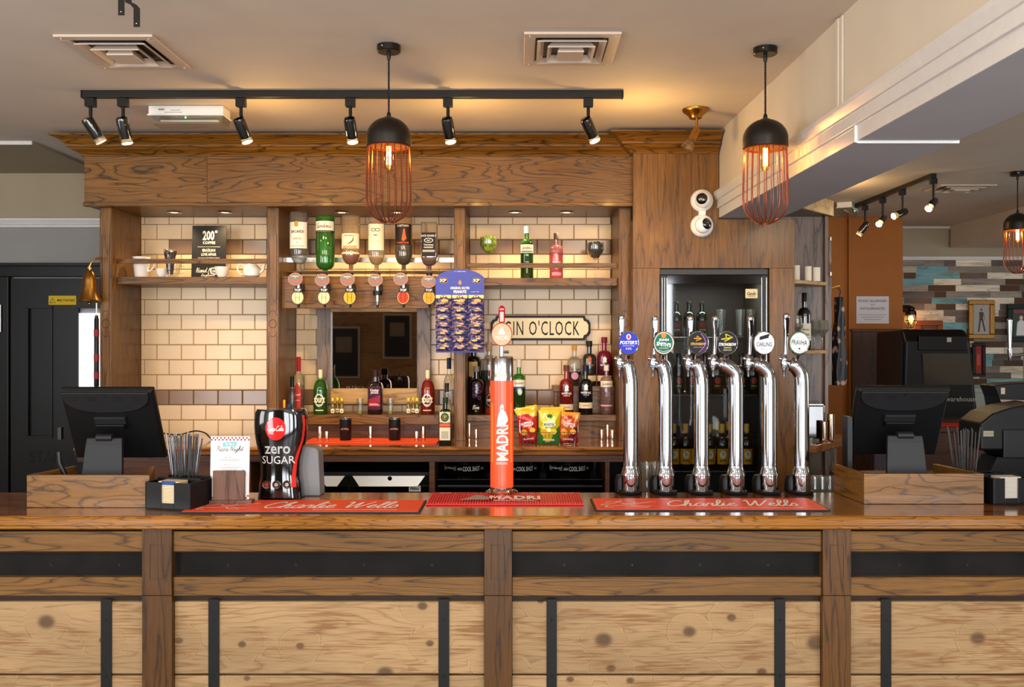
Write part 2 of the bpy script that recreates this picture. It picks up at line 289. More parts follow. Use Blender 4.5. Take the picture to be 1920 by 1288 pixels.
def sliced(V, Fc, step):
    """cut flat artwork into narrow strips so that it can follow a curved surface"""
    import bmesh
    bm = bmesh.new(); vs = [bm.verts.new((a, 0, c)) for a, c in V]
    for f in Fc:
        try: bm.faces.new([vs[i] for i in f])
        except ValueError: pass
    x0, x1 = min(v[0] for v in V), max(v[0] for v in V); k = math.ceil(x0 / step)
    while k * step < x1:
        bmesh.ops.bisect_plane(bm, geom=bm.verts[:] + bm.edges[:] + bm.faces[:], plane_co=(k * step, 0, 0), plane_no=(1, 0, 0)); k += 1
    bm.verts.index_update(); r = [(v.co.x, v.co.z) for v in bm.verts], [tuple(v.index for v in f.verts) for f in bm.faces]
    bm.free(); return r
class MB:
    def __init__(s): s.v, s.f, s.m, s.s, s.mats, s.M = [], [], [], [], [], None
    def mi(s, m):
        m = mat(m)
        if m not in s.mats: s.mats.append(m)
        return s.mats.index(m)
    def add(s, V, Fc, m, smooth=False, T=None):
        k = len(s.v); T = T if T is not None else s.M
        s.v += [tuple(T @ Vector(v)) for v in V] if T is not None else [tuple(v) for v in V]
        i = s.mi(m)
        for f in Fc: s.f.append(tuple(a + k for a in f)); s.m.append(i); s.s.append(smooth)
        return s
    def box(s, x0, x1, y0, y1, z0, z1, m, T=None):
        V = [(x, y, z) for z in (z0, z1) for y in (y0, y1) for x in (x0, x1)]
        return s.add(V, [(0, 2, 3, 1), (4, 5, 7, 6), (0, 1, 5, 4), (2, 6, 7, 3), (0, 4, 6, 2), (1, 3, 7, 5)], m, T=T)
    def loft(s, rings, m, caps=True, smooth=True, T=None, closed=True):
        n = len(rings[0]); V = [p for r in rings for p in r]; Fc = []
        for i in range(len(rings) - 1):
            for j in range(n if closed else n - 1):
                a = i * n + j; b = i * n + (j + 1) % n; Fc.append((a, b, b + n, a + n))
        s.add(V, Fc, m, smooth, T)
        if caps and closed:
            k = len(s.v) - len(V)
            for r, rev in ((0, True), (len(rings) - 1, False)):
                f = [k + r * n + j for j in range(n)]
                s.f.append(tuple(reversed(f)) if rev else tuple(f)); s.m.append(s.mi(m)); s.s.append(False)
        return s
    def lathe(s, prof, m, c=(0, 0, 0), seg=24, n=2, T=None, caps=True, smooth=True, sy=1, ang=None):
        rings = []
        for r, z in prof:
            ring = []
            for j in range(seg + (1 if ang else 0)):
                t = (ang[0] + (ang[1] - ang[0]) * j / seg) if ang else 2 * PI * j / seg
                q = r * SE(t, n); ring.append((c[0] + q * math.cos(t), c[1] + q * math.sin(t) * sy, c[2] + z))
            rings.append(ring)
        return s.loft(rings, m, caps and not ang, smooth, T, closed=not ang)
    def tube(s, pts, r, m, seg=8, T=None, closed=False):
        rings = []; n = len(pts); pts = [Vector(p) for p in pts]; up = None
        for i, p in enumerate(pts):
            d = (pts[(i + 1) % n] - pts[i - 1]) if closed else pts[min(i + 1, n - 1)] - pts[max(i - 1, 0)]
            d.normalize()
            if up is None: up = Vector((0, 0, 1)) if abs(d.z) < .9 else Vector((1, 0, 0))
            a = d.cross(up).normalized(); b = a.cross(d).normalized(); up = b
            rr = r[i] if isinstance(r, (list, tuple)) else r
            rings.append([tuple(p + a * rr * math.cos(2 * PI * j / seg) + b * rr * math.sin(2 * PI * j / seg)) for j in range(seg)])
        if closed: rings.append(rings[0])
        return s.loft(rings, m, not closed, True, T)
    def cyl(s, a, b, r, m, r2=None, seg=16, T=None):
        return s.tube([a, b], [r, r if r2 is None else r2], m, seg, T)
    def prism(s, poly, m, plane='XZ', lo=0, hi=1, T=None, smooth=False):
        f = {'XZ': lambda a, b, h: (a, h, b), 'XY': lambda a, b, h: (a, b, h), 'YZ': lambda a, b, h: (h, a, b)}[plane]
        n = len(poly); V = [f(a, b, lo) for a, b in poly] + [f(a, b, hi) for a, b in poly]
        Fc = [tuple(range(n)), tuple(reversed(range(n, 2 * n)))] + [(j, n + j, n + (j + 1) % n, (j + 1) % n) for j in range(n)]
        return s.add(V, Fc, m, smooth, T)
    def ball(s, c, r, m, seg=16, T=None, sz=1):
        k = 8; pr = [(max(r * math.cos(-PI / 2 + PI * i / k), r * .02), r * sz * math.sin(-PI / 2 + PI * i / k)) for i in range(k + 1)]
        return s.lathe(pr, m, c, seg, T=T)
    def flat(s, t2, m, x, z, w, h, fn, rot=0):
        """lettering / flat artwork fitted to a box w x h centred at (x, z), put on a surface by fn(x, z)"""
        V, Fc, tw, th = t2; kx = w / tw; kz = (h / th) if h else kx
        c, q = math.cos(rot), math.sin(rot); out = []
        for a, b in V:
            a *= kx; b *= kz; out.append((x + a * c - b * q, z + a * q + b * c))
        return s.flatadd(out, Fc, m, fn)
    def flatadd(s, P, Fc, m, fn):
        g = getattr(fn, 'grid', None)
        if g: P, Fc = sliced(P, Fc, g)
        return s.add([fn(a, b) for a, b in P], Fc, m)
    def text(s, t, m, x, z, w, h, fn, bold=0, shear=0, rot=0, sp=1.0): return s.flat(text2d(t, bold, shear, sp), m, x, z, w, h, fn, rot)
    def script(s, t, m, x, z, w, h, fn, wt=.16, rot=0):
        k = len(s.v); f2_ = lambda a, b: fn(a, b)          # pen strokes climb a hair so that crossing loops never share a plane
        s.flat(script2d(t, wt), m, x, z, w, h, f2_, rot)
        for i in range(k, len(s.v)):
            q = (i - k) // 2 * 2.5e-6; v = s.v[i]; s.v[i] = (v[0], v[1] - q, v[2] + q)
        return s
    def rect(s, m, x, z, w, h, fn, nx=1, nz=1):
        V = [fn(x - w / 2 + w * i / nx, z - h / 2 + h * j / nz) for j in range(nz + 1) for i in range(nx + 1)]
        return s.add(V, [(j * (nx + 1) + i, j * (nx + 1) + i + 1, (j + 1) * (nx + 1) + i + 1, (j + 1) * (nx + 1) + i) for j in range(nz) for i in range(nx)], m)
    def disc(s, m, x, z, rx, rz, fn, seg=28):
        V = [(x + rx * math.cos(2 * PI * j / seg), z + rz * math.sin(2 * PI * j / seg)) for j in range(seg)]
        return s.flatadd(V, [tuple(range(seg))], m, fn)
    def poly(s, m, pts, fn): return s.flatadd(pts, [tuple(range(len(pts)))], m, fn)
    def line(s, m, pts, w, fn, sm=False):
        V, Fc = ribbon(smooth_path(pts) if sm else pts, w); return s.add([fn(a, b) for a, b in V], Fc, m)
    def ring(s, m, x, z, rx, rz, w, fn, a0=0, a1=360, n=28):
        return s.line(m, [(x + rx * math.cos(math.radians(a0 + (a1 - a0) * i / n)), z + rz * math.sin(math.radians(a0 + (a1 - a0) * i / n))) for i in range(n + 1)], w, fn)
    def sweep(s, prof, path, m):
        """profile (out, z) swept along an XY polyline with mitred corners; out points to the left-hand side turned outward"""
        rings = []; n = len(path)
        for i, p in enumerate(path):
            p = Vector(p)
            dirs = []
            if i: dirs.append((p - Vector(path[i - 1])).normalized())
            if i < n - 1: dirs.append((Vector(path[i + 1]) - p).normalized())
            nr = [Vector((d.y, -d.x)) for d in dirs]
            if len(nr) == 1: o = nr[0]
            else: b = (nr[0] + nr[1]).normalized(); o = b / max(.3, b.dot(nr[0]))
            rings.append([(p.x + o.x * a, p.y + o.y * a, z) for a, z in prof])
        return s.loft(rings, m, True, False)
    def build(s, name, parent=None, bevel=0, label=None, kind=None, loc=None, seg=2):
        me = bpy.data.meshes.new(name); me.from_pydata(s.v, [], s.f)
        for m in s.mats: me.materials.append(m)
        me.polygons.foreach_set('material_index', s.m); me.polygons.foreach_set('use_smooth', s.s); me.update()
        if any(s.s): me.set_sharp_from_angle(angle=math.radians(38))
        o = bpy.data.objects.new(name, me); COL.objects.link(o)
        if parent is not None: o.parent = parent
        if loc is not None: o.location = loc
        if bevel:
            b = o.modifiers.new('bevel', 'BEVEL'); b.width = bevel; b.segments = seg; b.limit_method = 'ANGLE'; b.angle_limit = math.radians(40)
        if label: o['label'] = label
        if kind: o['kind'] = kind
        return o
def SE(t, n):
    if n == 2: return 1.0
    return 1.0 / (abs(math.cos(t)) ** n + abs(math.sin(t)) ** n) ** (1.0 / n)
def thing(name, label, cat, loc=(0, 0, 0), rz=0, group=None, rot=None):
    o = bpy.data.objects.new(name, None); COL.objects.link(o); o.empty_display_size = .05
    o.location = loc; o.rotation_euler = rot or (0, 0, rz); o['label'] = label; o['category'] = cat
    if group: o['group'] = group
    return o
def tag(o, label, cat, group=None, kind=None):
    o['label'] = label; o['category'] = cat
    if group: o['group'] = group
    if kind: o['kind'] = kind
    return o
def struct(mb, name, **k): return mb.build(name, kind='structure', **k)
def fplane(y, tilt=0, z0=0): return lambda x, z: (x, y + (z - z0) * tilt, z)   # vertical plane facing the camera
def ftop(z): return lambda x, y: (x, y, z)
def fcyl(R, cx=0, cy=0, n=2, e=.0004):
    def fn(x, z):
        r = R(z) if callable(R) else R
        t = -PI / 2 + x / r
        q = r * SE(t, n) + e
        return (cx + q * math.cos(t), cy + q * math.sin(t), z)
    fn.grid = (R(.1) if callable(R) else R) * .16
    return fn
def dup(root, loc, label, group=None, rz=None):
    r = root.copy(); COL.objects.link(r); r.location = loc; r['label'] = label
    if rz is not None: r.rotation_euler = (0, 0, rz)
    if group: r['group'] = group
    def rec(a, b):
        for ch in list(a.children):
            c = ch.copy(); COL.objects.link(c); c.parent = b; rec(ch, c)
    rec(root, r)
    return r
ORD = ['top', 'second', 'third', 'fourth', 'fifth', 'sixth', 'seventh', 'eighth']
# ================================================================ the room
b = MB(); b.box(-5, 7, -3, 9.8, -.1, 0, 'floor'); struct(b, 'floor')
b = MB(); b.box(-5, 7, -3, 9.8, CEIL, CEIL + .1, 'ceil'); struct(b, 'ceiling')
# wall behind the camera: dark boards with street windows
b = MB(); y0, y1 = -3.1, -2.97
xs = [-5] + [e for wx, ww in WINS for e in (wx - ww / 2, wx + ww / 2)] + [7]
for i in range(0, len(xs), 2): b.box(xs[i], xs[i + 1], y0, y1, 0, CEIL, 'rail_x')
for wx, ww in WINS: b.box(wx - ww / 2, wx + ww / 2, y0, y1, 0, .25, 'rail_x'); b.box(wx - ww / 2, wx + ww / 2, y0, y1, 2.62, CEIL, 'rail_x')
struct(b, 'wall_front')
for i, (wx, ww) in enumerate(WINS):
    b = MB(); b.box(wx - ww / 2, wx + ww / 2, -3.06, -3.05, .25, 2.62, 'whiteglow')
    for k in (0, .5, 1): b.box(wx - ww / 2 + k * ww - .025, wx - ww / 2 + k * ww + .025, -3.04, -2.98, .25, 2.62, 'trimwhite')
    for z in (.25, 2.57): b.box(wx - ww / 2, wx + ww / 2, -3.04, -2.98, z, z + .05, 'trimwhite')
    struct(b, 'window_%d' % (i + 1))
b = MB(); b.box(-5.1, -5, -3, 9.8, 0, CEIL, 'wallbeige'); struct(b, 'wall_left')
b = MB(); b.box(7, 7.1, -3, 9.8, 0, CEIL, 'wallbeige'); struct(b, 'wall_right')
# staff side back wall
YW = 6.4; zr0, zr1 = Z(428, YW), Z(410, YW)
b = MB(); b.box(-5, 2.05, YW, YW + .1, 0, zr0, 'wallgrey'); b.box(-5, 2.05, YW, YW + .1, zr0, CEIL, 'wallbeige'); struct(b, 'wall_back')
b = MB(); b.sweep([(0, zr0), (.025, zr0 + .005), (.025, zr0 + .02), (.012, zr0 + .03), (.03, zr1 - .015), (.03, zr1), (0, zr1)], [(-5, YW), (-2.3, YW)], 'trimwhite'); struct(b, 'trim_1')
b = MB(); b.box(-5, X(62, 5.46), 5.46, YW, CEIL - .018, CEIL, 'wallbeige'); b.box(-5, X(62, 5.46), 5.445, 5.46, CEIL - .022, CEIL, 'trimwhite'); struct(b, 'trim_2', bevel=.003)
# staff door
d = 6.36; dr = X(20, d); dl = X(272, d)
b = MB()
b.box(dr - .12, dl + .12, d - .02, YW, Z(519, d), Z(497, d), 'door'); b.box(dr - .13, dl + .13, d - .045, YW, Z(500, d), Z(494, d), 'door')
b.box(dr - .12, dr - .006, d - .02, YW, 0, Z(519, d), 'door'); b.box(dl + .006, dl + .12, d - .02, YW, 0, Z(519, d), 'door')
dframe = struct(b, 'door_1', bevel=.004)
b = MB(); zt = Z(522, d); zp1, zp0 = Z(577, d), Z(818, d)
pan = [(X(52, d), X(96, d)), (X(146, d), X(190, d)), (X(232, d), X(262, d))]
cuts = [dr] + [e for p in pan[:2] for e in p] + [dl]
for i in range(0, 6, 2): b.box(cuts[i], cuts[i + 1], d, d + .035, .01, zt, 'door')
for p in pan[:2]: b.box(p[0], p[1], d, d + .035, .01, zp0, 'door'); b.box(p[0], p[1], d, d + .035, zp1, zt, 'door')
b.box(pan[0][0], pan[0][1], d + .02, d + .03, zp0, zp1, 'door')
for p in pan[:2]:
    b.sweep([(0, -.006), (.012, -.006), (.012, .006), (0, .006)], [(0, 0), (.001, 0)], 'door')
    for (xa, xb, za, zb) in ((p[0] - .012, p[1] + .012, zp1 - .004, zp1 + .012), (p[0] - .012, p[1] + .012, zp0 - .012, zp0 + .004), (p[0] - .012, p[0] + .006, zp0, zp1), (p[1] - .006, p[1] + .012, zp0, zp1)):
        b.box(xa, xb, d - .009, d, za, zb, 'door')
b.build('door_leaf', dframe, bevel=.003)
b = MB(); b.box(pan[1][0], pan[1][1], d + .016, d + .02, Z(727, d), Z(587, d), 'whiteglow'); b.box(pan[1][0], pan[1][1], d + .012, d + .03, zp0, Z(727, d), 'door')
b.build('glass_panel', dframe, label='frosted lit glass panel')
b = MB(); b.text('STAFF ONLY', plain('black gloss letters', '#030303', .2), X(128, d), Z(856, d), X(200, d) - X(55, d), .085, fplane(d - .002), bold=.008); b.build('lettering', dframe)
b = MB(); b.cyl((X(5, d) + .0, d - .03, Z(622, d)), (X(5, d), d - .03, Z(572, d)), .011, 'steel'); b.build('hinge', dframe)
t = thing('warning_sign', 'small yellow mind your head sign on the black staff door', 'sign', (X(117.5, d), d, Z(563, d)))
b = MB(); b.box(-.094, .094, -.004, 0, -.031, .031, '#c9a91a'); b.build('sign_plate', t)
b = MB(); b.text('MIND YOUR HEAD', 'ink', .025, 0, .12, .016, fplane(-.0045), bold=.02)
b.line('ink', [(-.085, -.018), (-.066, .018), (-.047, -.018), (-.085, -.018)], .004, fplane(-.0045)); b.line('ink', [(-.066, -.004), (-.066, .006)], .004, fplane(-.0046)); b.build('lettering', t)
# brown ceiling beam running over the bar
BX = lambda y: 1.12 + (5.25 - y) * .022
T = Matrix(((1, -.022, 0, 1.12 + 5.25 * .022), (0, 1, 0, 0), (0, 0, 1, ZC), (0, 0, 0, 1)))
b = MB(); b.M = T
b.prism([(0, 1.17), (0, .83), (.34, .83), (.34, 1.17)], 'cream', 'XZ', -2.9, 5.26)
struct(b, 'wall_beam')
b = MB(); b.M = T
b.prism([(-.035, .832), (-.035, .815), (-.022, .787), (-.015, .785), (-.015, .742), (-.004, .740), (-.004, .688), (0, .688), (0, .832)], 'trimwhite', 'XZ', -2.9, 5.2)
b.prism([(0, .688), (0, .83), (.34, .83), (.34, .688)], 'beamgrey', 'XZ', -2.9, 5.2)
struct(b, 'trim_3', bevel=.002)
b = MB(); b.M = T       # plaster join boxing on the wall above the moulding
yy = 3.36
b.box(-.012, 0, yy, yy + .03, .835, 1.165, 'cream'); b.box(-.008, 0, yy - .03, yy, .835, 1.165, 'cream'); struct(b, 'trim_4', bevel=.003)
b = MB(); b.M = T
y_ = 3.2
b.tube([(-.008, y_, .74), (-.008, y_, .684), (0, y_, .684), (.345, y_, .684)], .006, 'white', 6)
tag(b.build('cable_trunking'), 'thin white cable trunking wrapped across the grey underside of the beam', 'cable')
# orange wall, wood dado, wallpaper wall on the right
YO, YR = 8.8, 9.5
b = MB(); b.box(2.0, X(1693, YO), YO, 9.8, 0, CEIL, 'orange'); b.box(X(1553, YO) - .4, X(1578, YO), YO - .02, YO, 0, CEIL, 'orange'); b.box(X(1589, YO), X(1596, YO), YO - .03, YO, 0, CEIL, 'orange'); struct(b, 'wall_side', bevel=.004)
b = MB(); b.box(X(1594, YO) , X(1697, YO), YO - .06, YO - .001, 0, Z(618, YO), 'darkwood_z'); b.box(X(1592, YO), X(1699, YO), YO - .075, YO - .001, Z(622, YO), Z(617, YO), 'darkwood'); struct(b, 'trim_5', bevel=.004)
xl = X(1690, YR); zt_ = Z(484, YR); zb_ = Z(727, YR)
b = MB(); b.box(xl - .4, 7, YR, YR + .1, 0, CEIL, 'wallbeige'); struct(b, 'wall_far')
b = MB(); b.box(xl - .2, 7, YR - .03, YR - .001, Z(488, YR), Z(481, YR), 'trimwhite'); b.box(xl - .2, 7, YR - .05, YR - .001, Z(430, YR), CEIL - .002, 'cream'); struct(b, 'trim_6', bevel=.004)
b = MB(); b.box(xl - .2, 7, YR - .03, YR - .001, 0, zb_, 'sage'); b.box(xl - .2, 7, YR - .045, YR - .001, zb_ - .05, zb_, 'sage'); b.box(xl - .2, 7, YR - .04, YR - .001, zb_ - .35, zb_ - .33, 'sage'); struct(b, 'trim_7', bevel=.004)
cols = ['#6f655c', '#8f857a', '#e2d6be', '#6a5d50', '#7cb0b6', '#52361f', '#f6ecd6', '#9c9284', '#f0e4cc', '#5a3c22', '#84b6ba', '#a89c8c']
pm = [oak('plank paper %d' % i, c, '#3a322c', 'X', 4, (2, 14), rough=.6, coat=0, lstr=.45, seed=i) for i, c in enumerate(cols)]
b = MB(); z = zt_ - .02; rr = random.Random(4); last = None
while z > zb_:
    x = xl - .2 - rr.random() * .2; h = .0635
    while x < 6.2:
        L = rr.choice([.12, .2, .32, .36, .28, .45]); m_ = rr.choice(pm)
        while m_ is last: m_ = rr.choice(pm)
        last = m_
        b.box(x + .001, x + L - .001, YR - .003, YR - .0005, max(z - h, zb_) + .001, z - .001, m_); x += L
    z -= h
struct(b, 'wall_paper')
b = MB(); b.box(4.37, 7, 3, YR - .06, CEIL - .22, CEIL - .001, 'cream'); struct(b, 'trim_8')

# ================================================================ back bar unit
YF, YP, YT = 5.28, 5.36, 5.77
SOF = .769; ZBC = ZC - .571                     # soffit above the eye line, back worktop height
unit = thing('back_bar_unit', 'long oak back bar shelving unit with three tiled bays and a deep moulded cornice', 'shelving unit', (-.9, YT, 0))
inv = Matrix.Translation((.9, -YT, 0))
def ub(mb, name, **k):
    mb.v = [tuple(inv @ Vector(v)) for v in mb.v]; return mb.build(name, unit, **k)
xL, xR = X(158, YF), X(1187, YF)
cor = [(0, 1.045), (.012, 1.045), (.016, 1.053), (.03, 1.066), (.05, 1.075), (.058, 1.085), (.07, 1.088), (.07, 1.1), (.078, 1.105), (.10, 1.125), (.118, 1.132), (.132, 1.138), (.137, 1.140), (.137, 1.148), (0, 1.148)]
cor = [(a, ZC + z) for a, z in cor]
b = MB(); b.sweep(cor, [(xL, 6.3), (xL, YF), (.66, YF)], 'oak_x'); ub(b, 'cornice')
b = MB(); b.box(xL, X(388, YF) - .0008, YF, YF + .025, ZC + SOF, ZC + 1.06, 'oak_x'); ub(b, 'fascia_board', bevel=.001)
b = MB(); b.box(X(388, YF) + .0008, xR, YF, YF + .025, ZC + SOF, ZC + 1.06, 'oak_x'); ub(b, 'fascia_board', bevel=.001)
b = MB(); b.box(xL - .006, xR, YF - .008, YF + .03, ZC + SOF - .006, ZC + SOF + .018, 'oak_x'); ub(b, 'fascia_lip', bevel=.004)
b = MB(); b.box(xL, xR, YF + .03, YT, ZC + SOF, ZC + SOF + .02, 'oak_x'); ub(b, 'soffit')
posts = [(187, 210), (500, 523), (851, 873), (1160, 1183)]
bays = []
for i, (a, c) in enumerate(posts):
    x0, x1 = X(a, YP), X(c, YP)
    b = MB(); b.box(x0, x1, YP, YT if i else 6.3, ZBC, ZC + SOF, 'oak_z')
    fn = fplane(YP - .0006); xm = (x0 + x1) / 2; hw = (x1 - x0) * .32
    zt, zm, zb = Z(438, YP), Z(607, YP), Z(826, YP)
    po = ub(b, 'post', bevel=.002)
    g = MB(); g.line('groove', [(xm - hw, zm + .07), (xm - hw, zt), (xm + hw, zt), (xm + hw, zm + .07)], .003, fn)
    g.line('groove', [(xm - hw, zm - .07), (xm - hw, zb), (xm + hw, zb), (xm + hw, zm - .07)], .003, fn)
    g.ring('groove', xm, zm, hw * .95, hw * 1.05, .003, fn); g.ring('groove', xm, zm + .045, hw, .03, .003, fn, 0, 180, 10); g.ring('groove', xm, zm - .045, hw, .03, .003, fn, 180, 360, 10)
    g.line('groove', [(x0 + .003, ZBC + .02), (x0 + .003, ZC + SOF)], .0025, fn); g.line('groove', [(x1 - .003, ZBC + .02), (x1 - .003, ZC + SOF)], .0025, fn)
    g.v = [tuple(inv @ Vector(v)) for v in g.v]; g.build('carved_groove', po)
    bays.append((x0, x1))
B = [(bays[i][1], bays[i + 1][0]) for i in range(3)]
# tiles: every bay, running bond, one brown course high up and one low down
TH, TW = .0930, .1517
b = MB(); b.box(B[0][0] - .05, B[2][1] + .1, YT + .004, YT + .05, ZBC - .3, ZC + SOF + .01, 'grout')
rt = random.Random(3); z0 = Z(731, YT)
for bi, (xa, xb) in enumerate(B):
    for r in range(-4, 14):
        za, zb = z0 + (r - 1) * TH, z0 + r * TH
        if za > ZC + SOF: continue
        zb = min(zb, ZC + SOF)
        if zb < ZBC: continue
        ref = X(271, YT) + (TW / 2 if r % 2 else 0)
        k0 = int((xa - ref) // TW) - 1
        for k in range(k0, k0 + 20):
            a, c = ref + k * TW, ref + (k + 1) * TW
            if c <= xa + .01 or a >= xb - .01: continue
            a, c = max(a, xa), min(c, xb)
            brown = (r == 0 or r == 10) and not (bi == 0 and r == 10 and a < X(290, YT))
            m_ = 'tile_b' if brown else 'tile'
            g = .0013; e = .004; ty = rt.uniform(-.0006, .0006); tz = rt.uniform(-.0006, .0006)
            V = [(a + g, YT, za + g), (c - g, YT, za + g), (c - g, YT, zb - g), (a + g, YT, zb - g),
                 (a + g + e, YT - .003 + ty, za + g + e), (c - g - e, YT - .003 - ty, za + g + e), (c - g - e, YT - .003 - ty + tz, zb - g - e), (a + g + e, YT - .003 + ty + tz, zb - g - e)]
            b.add(V, [(4, 5, 6, 7), (0, 1, 5, 4), (1, 2, 6, 5), (2, 3, 7, 6), (3, 0, 4, 7)], m_)
struct(b, 'wall_tiles')
# shelves and guard rails
YS = 5.42
for bi, (ys, ysb, yr0, yr1) in ((0, (519, 533, 485, 494)), (2, (521, 536, 493, 502))):
    xa, xb = B[bi]
    b = MB(); b.box(xa + .001, xb - .001, YS, YT - .004, Z(ysb, YS), Z(ys, YS), 'oak_x'); ub(b, 'shelf', bevel=.003)
    b = MB(); b.box(xa + .002, xb - .002, YS + .005, YS + .02, Z(yr1, YS), Z(yr0, YS), 'oak_x'); ub(b, 'guard_rail', bevel=.002)
SH1, SH3 = Z(519, YS), Z(521, YS)
xa, xb = B[1]
b = MB(); b.box(xa + .001, X(818, YS), YS, YS + .03, Z(578, YS), Z(518, YS), 'oak_x'); ub(b, 'optics_board', bevel=.002)
b = MB(); b.box(xa + .001, xb - .001, YS + .03, YS + .04, Z(491, YS), Z(482, YS), 'steel'); b.box(xa + .001, xb - .001, YS + .10, YS + .25, Z(505, YS) - .01, Z(505, YS), 'oak_x'); ub(b, 'bracket_rail', bevel=.001)
# ledges at the back of bays two and three
YL = 5.49; ZL = ZC - .433
for bi in (1, 2):
    xa, xb = B[bi]
    b = MB(); b.box(xa + .001, xb - .001, YL - .012, YT - .004, ZL - .055 if bi == 1 else ZL - .036, ZL, 'oak_x'); ub(b, 'ledge', bevel=.002)
    b = MB(); b.box(xa + .001, xb - .001, YL + .02, YL + .035, ZBC + .001, ZL - .04, 'darkwood' if bi == 1 else 'oak_x'); ub(b, 'ledge_riser')
xa = X(1037, 5.55)
b = MB(); ZU = Z(724, 5.6); b.box(xa, B[2][1] - .001, 5.59, YT - .004, ZU - .03, ZU, 'oak_x'); b.box(xa + .031, B[2][1] - .001, 5.612, 5.625, ZL + .001, ZU - .03, 'oak_x'); b.box(xa + .01, xa + .03, 5.61, YT - .004, ZL + .001, ZU - .03, 'oak_x')
ub(b, 'raised_step', bevel=.002)
# soffit downlights
for k, (px, bay) in enumerate(((327, 'first'), (422, 'first'), (641, 'optics'), (745, 'optics'), (966, 'right'), (1062, 'right'))):
    dd = 5.55; p = (X(px, dd), dd, ZC + SOF)
    side = ('left', 'right')[k % 2]
    where = {'first': 'coffee shelf bay', 'optics': 'bay of inverted spirit bottles', 'right': 'gin shelf bay'}[bay]
    t = thing('recessed_downlight', 'round recessed downlight in the soffit, %s one over the %s' % (side, where), 'ceiling light', p, group='downlights under the back bar soffit')
    b = MB(); b.lathe([(.028, -.001), (.040, -.001), (.042, -.004), (.030, -.006), (.026, -.002)], 'chrome'); b.build('bezel', t)
    b = MB(); b.lathe([(.0005, -.002), (.027, -.002)], 'downlight', caps=False); b.build('lamp', t)
    light('SPOT', 'downlight', (p[0], p[1], p[2] - .02), 13, (1, .74, .42), spot_size=math.radians(120), spot_blend=.8, shadow_soft_size=.025)
# back worktop
b = MB(); zz = ZBC
pr = [(5.75, zz), (5.06, zz), (5.048, zz - .004), (5.043, zz - .014), (5.05, zz - .024), (5.062, zz - .028), (5.062, zz - .044), (5.08, zz - .05), (5.75, zz - .05)]
xw0, xw1 = X(187, YP) - .0, .635
b.prism([(a, z) for a, z in pr], 'top_x', 'YZ', xw0, xw1)
wt = tag(b.build('back_worktop'), 'polished oak worktop of the back bar under the bottles', 'worktop')
b = MB(); b.box(xw0, xw1, 5.10, 5.75, .0, .08, 'black')
base = thing('back_counter_cabinet', 'dark cabinet run under the back worktop with open fridge bays', 'cabinet', (0, 5.7, 0))
bI = Matrix.Translation((0, -5.7, 0))
def bb(mb, name, **k):
    mb.v = [tuple(bI @ Vector(v)) for v in mb.v]; return mb.build(name, base, **k)
bb(b, 'plinth')
b = MB(); b.box(xw0, xw1, 5.085, 5.11, zz - .085, zz - .052, 'darkwood'); bb(b, 'top_rail')
b = MB(); b.box(xw0, xw1, 5.70, 5.72, .08, zz - .052, 'black'); bb(b, 'back_panel')
for a, c in ((187, 470), (805, 815), (1135, 1143)):
    b = MB(); b.box(X(a, 5.09), X(c, 5.09), 5.09, 5.7, .08, zz - .086, 'darkwood'); bb(b, 'divider')
# tall oak fridge housing
YC = 5.2; hx0, hx1 = X(1187, YC), X(1490, YC)
hou = thing('fridge_housing', 'tall oak housing around the glass bottle fridge, right of the tiled bays', 'cabinet', (1.1, 5.76, 0))
hI = Matrix.Translation((-1.1, -5.76, 0))
def hb(mb, name, **k):
    mb.v = [tuple(hI @ Vector(v)) for v in mb.v]; return mb.build(name, hou, **k)
fo0, fo1, foz = X(1237, YC), X(1443, YC), Z(503, YC)
b = MB(); b.box(hx0, hx1, YC, YC + .02, foz + .0008, ZC + .83 - .006 + .25, 'oak_z'); 
b.v = [(x, y, min(z, ZC + 1.06)) for x, y, z in b.v]
# the top right corner sits under the beam
b = MB(); b.box(hx0, 1.115, YC, YC + .02, foz + .0008, ZC + 1.06, 'oak_z'); b.box(1.115, hx1, YC, YC + .02, foz + .0008, ZC + .68, 'oak_z'); hb(b, 'top_panel', bevel=.001)
b = MB(); b.box(hx0, fo0, YC, YC + .02, 0, foz, 'oak_z'); hb(b, 'stile', bevel=.001)
b = MB(); b.box(fo1, hx1, YC, YC + .02, 0, foz, 'oak_z'); hb(b, 'stile', bevel=.001)
b = MB(); b.box(hx0, hx0 + .018, YC + .02, 5.76, 0, ZC + .68, 'oak_y'); b.box(hx1 - .018, hx1, YC + .02, 5.76, 0, ZC + .68, 'oak_y'); hb(b, 'side_panel')
b = MB(); b.sweep(cor, [(hx0, YF), (hx0, YC), (1.112, YC)], 'oak_x'); hb(b, 'cornice')
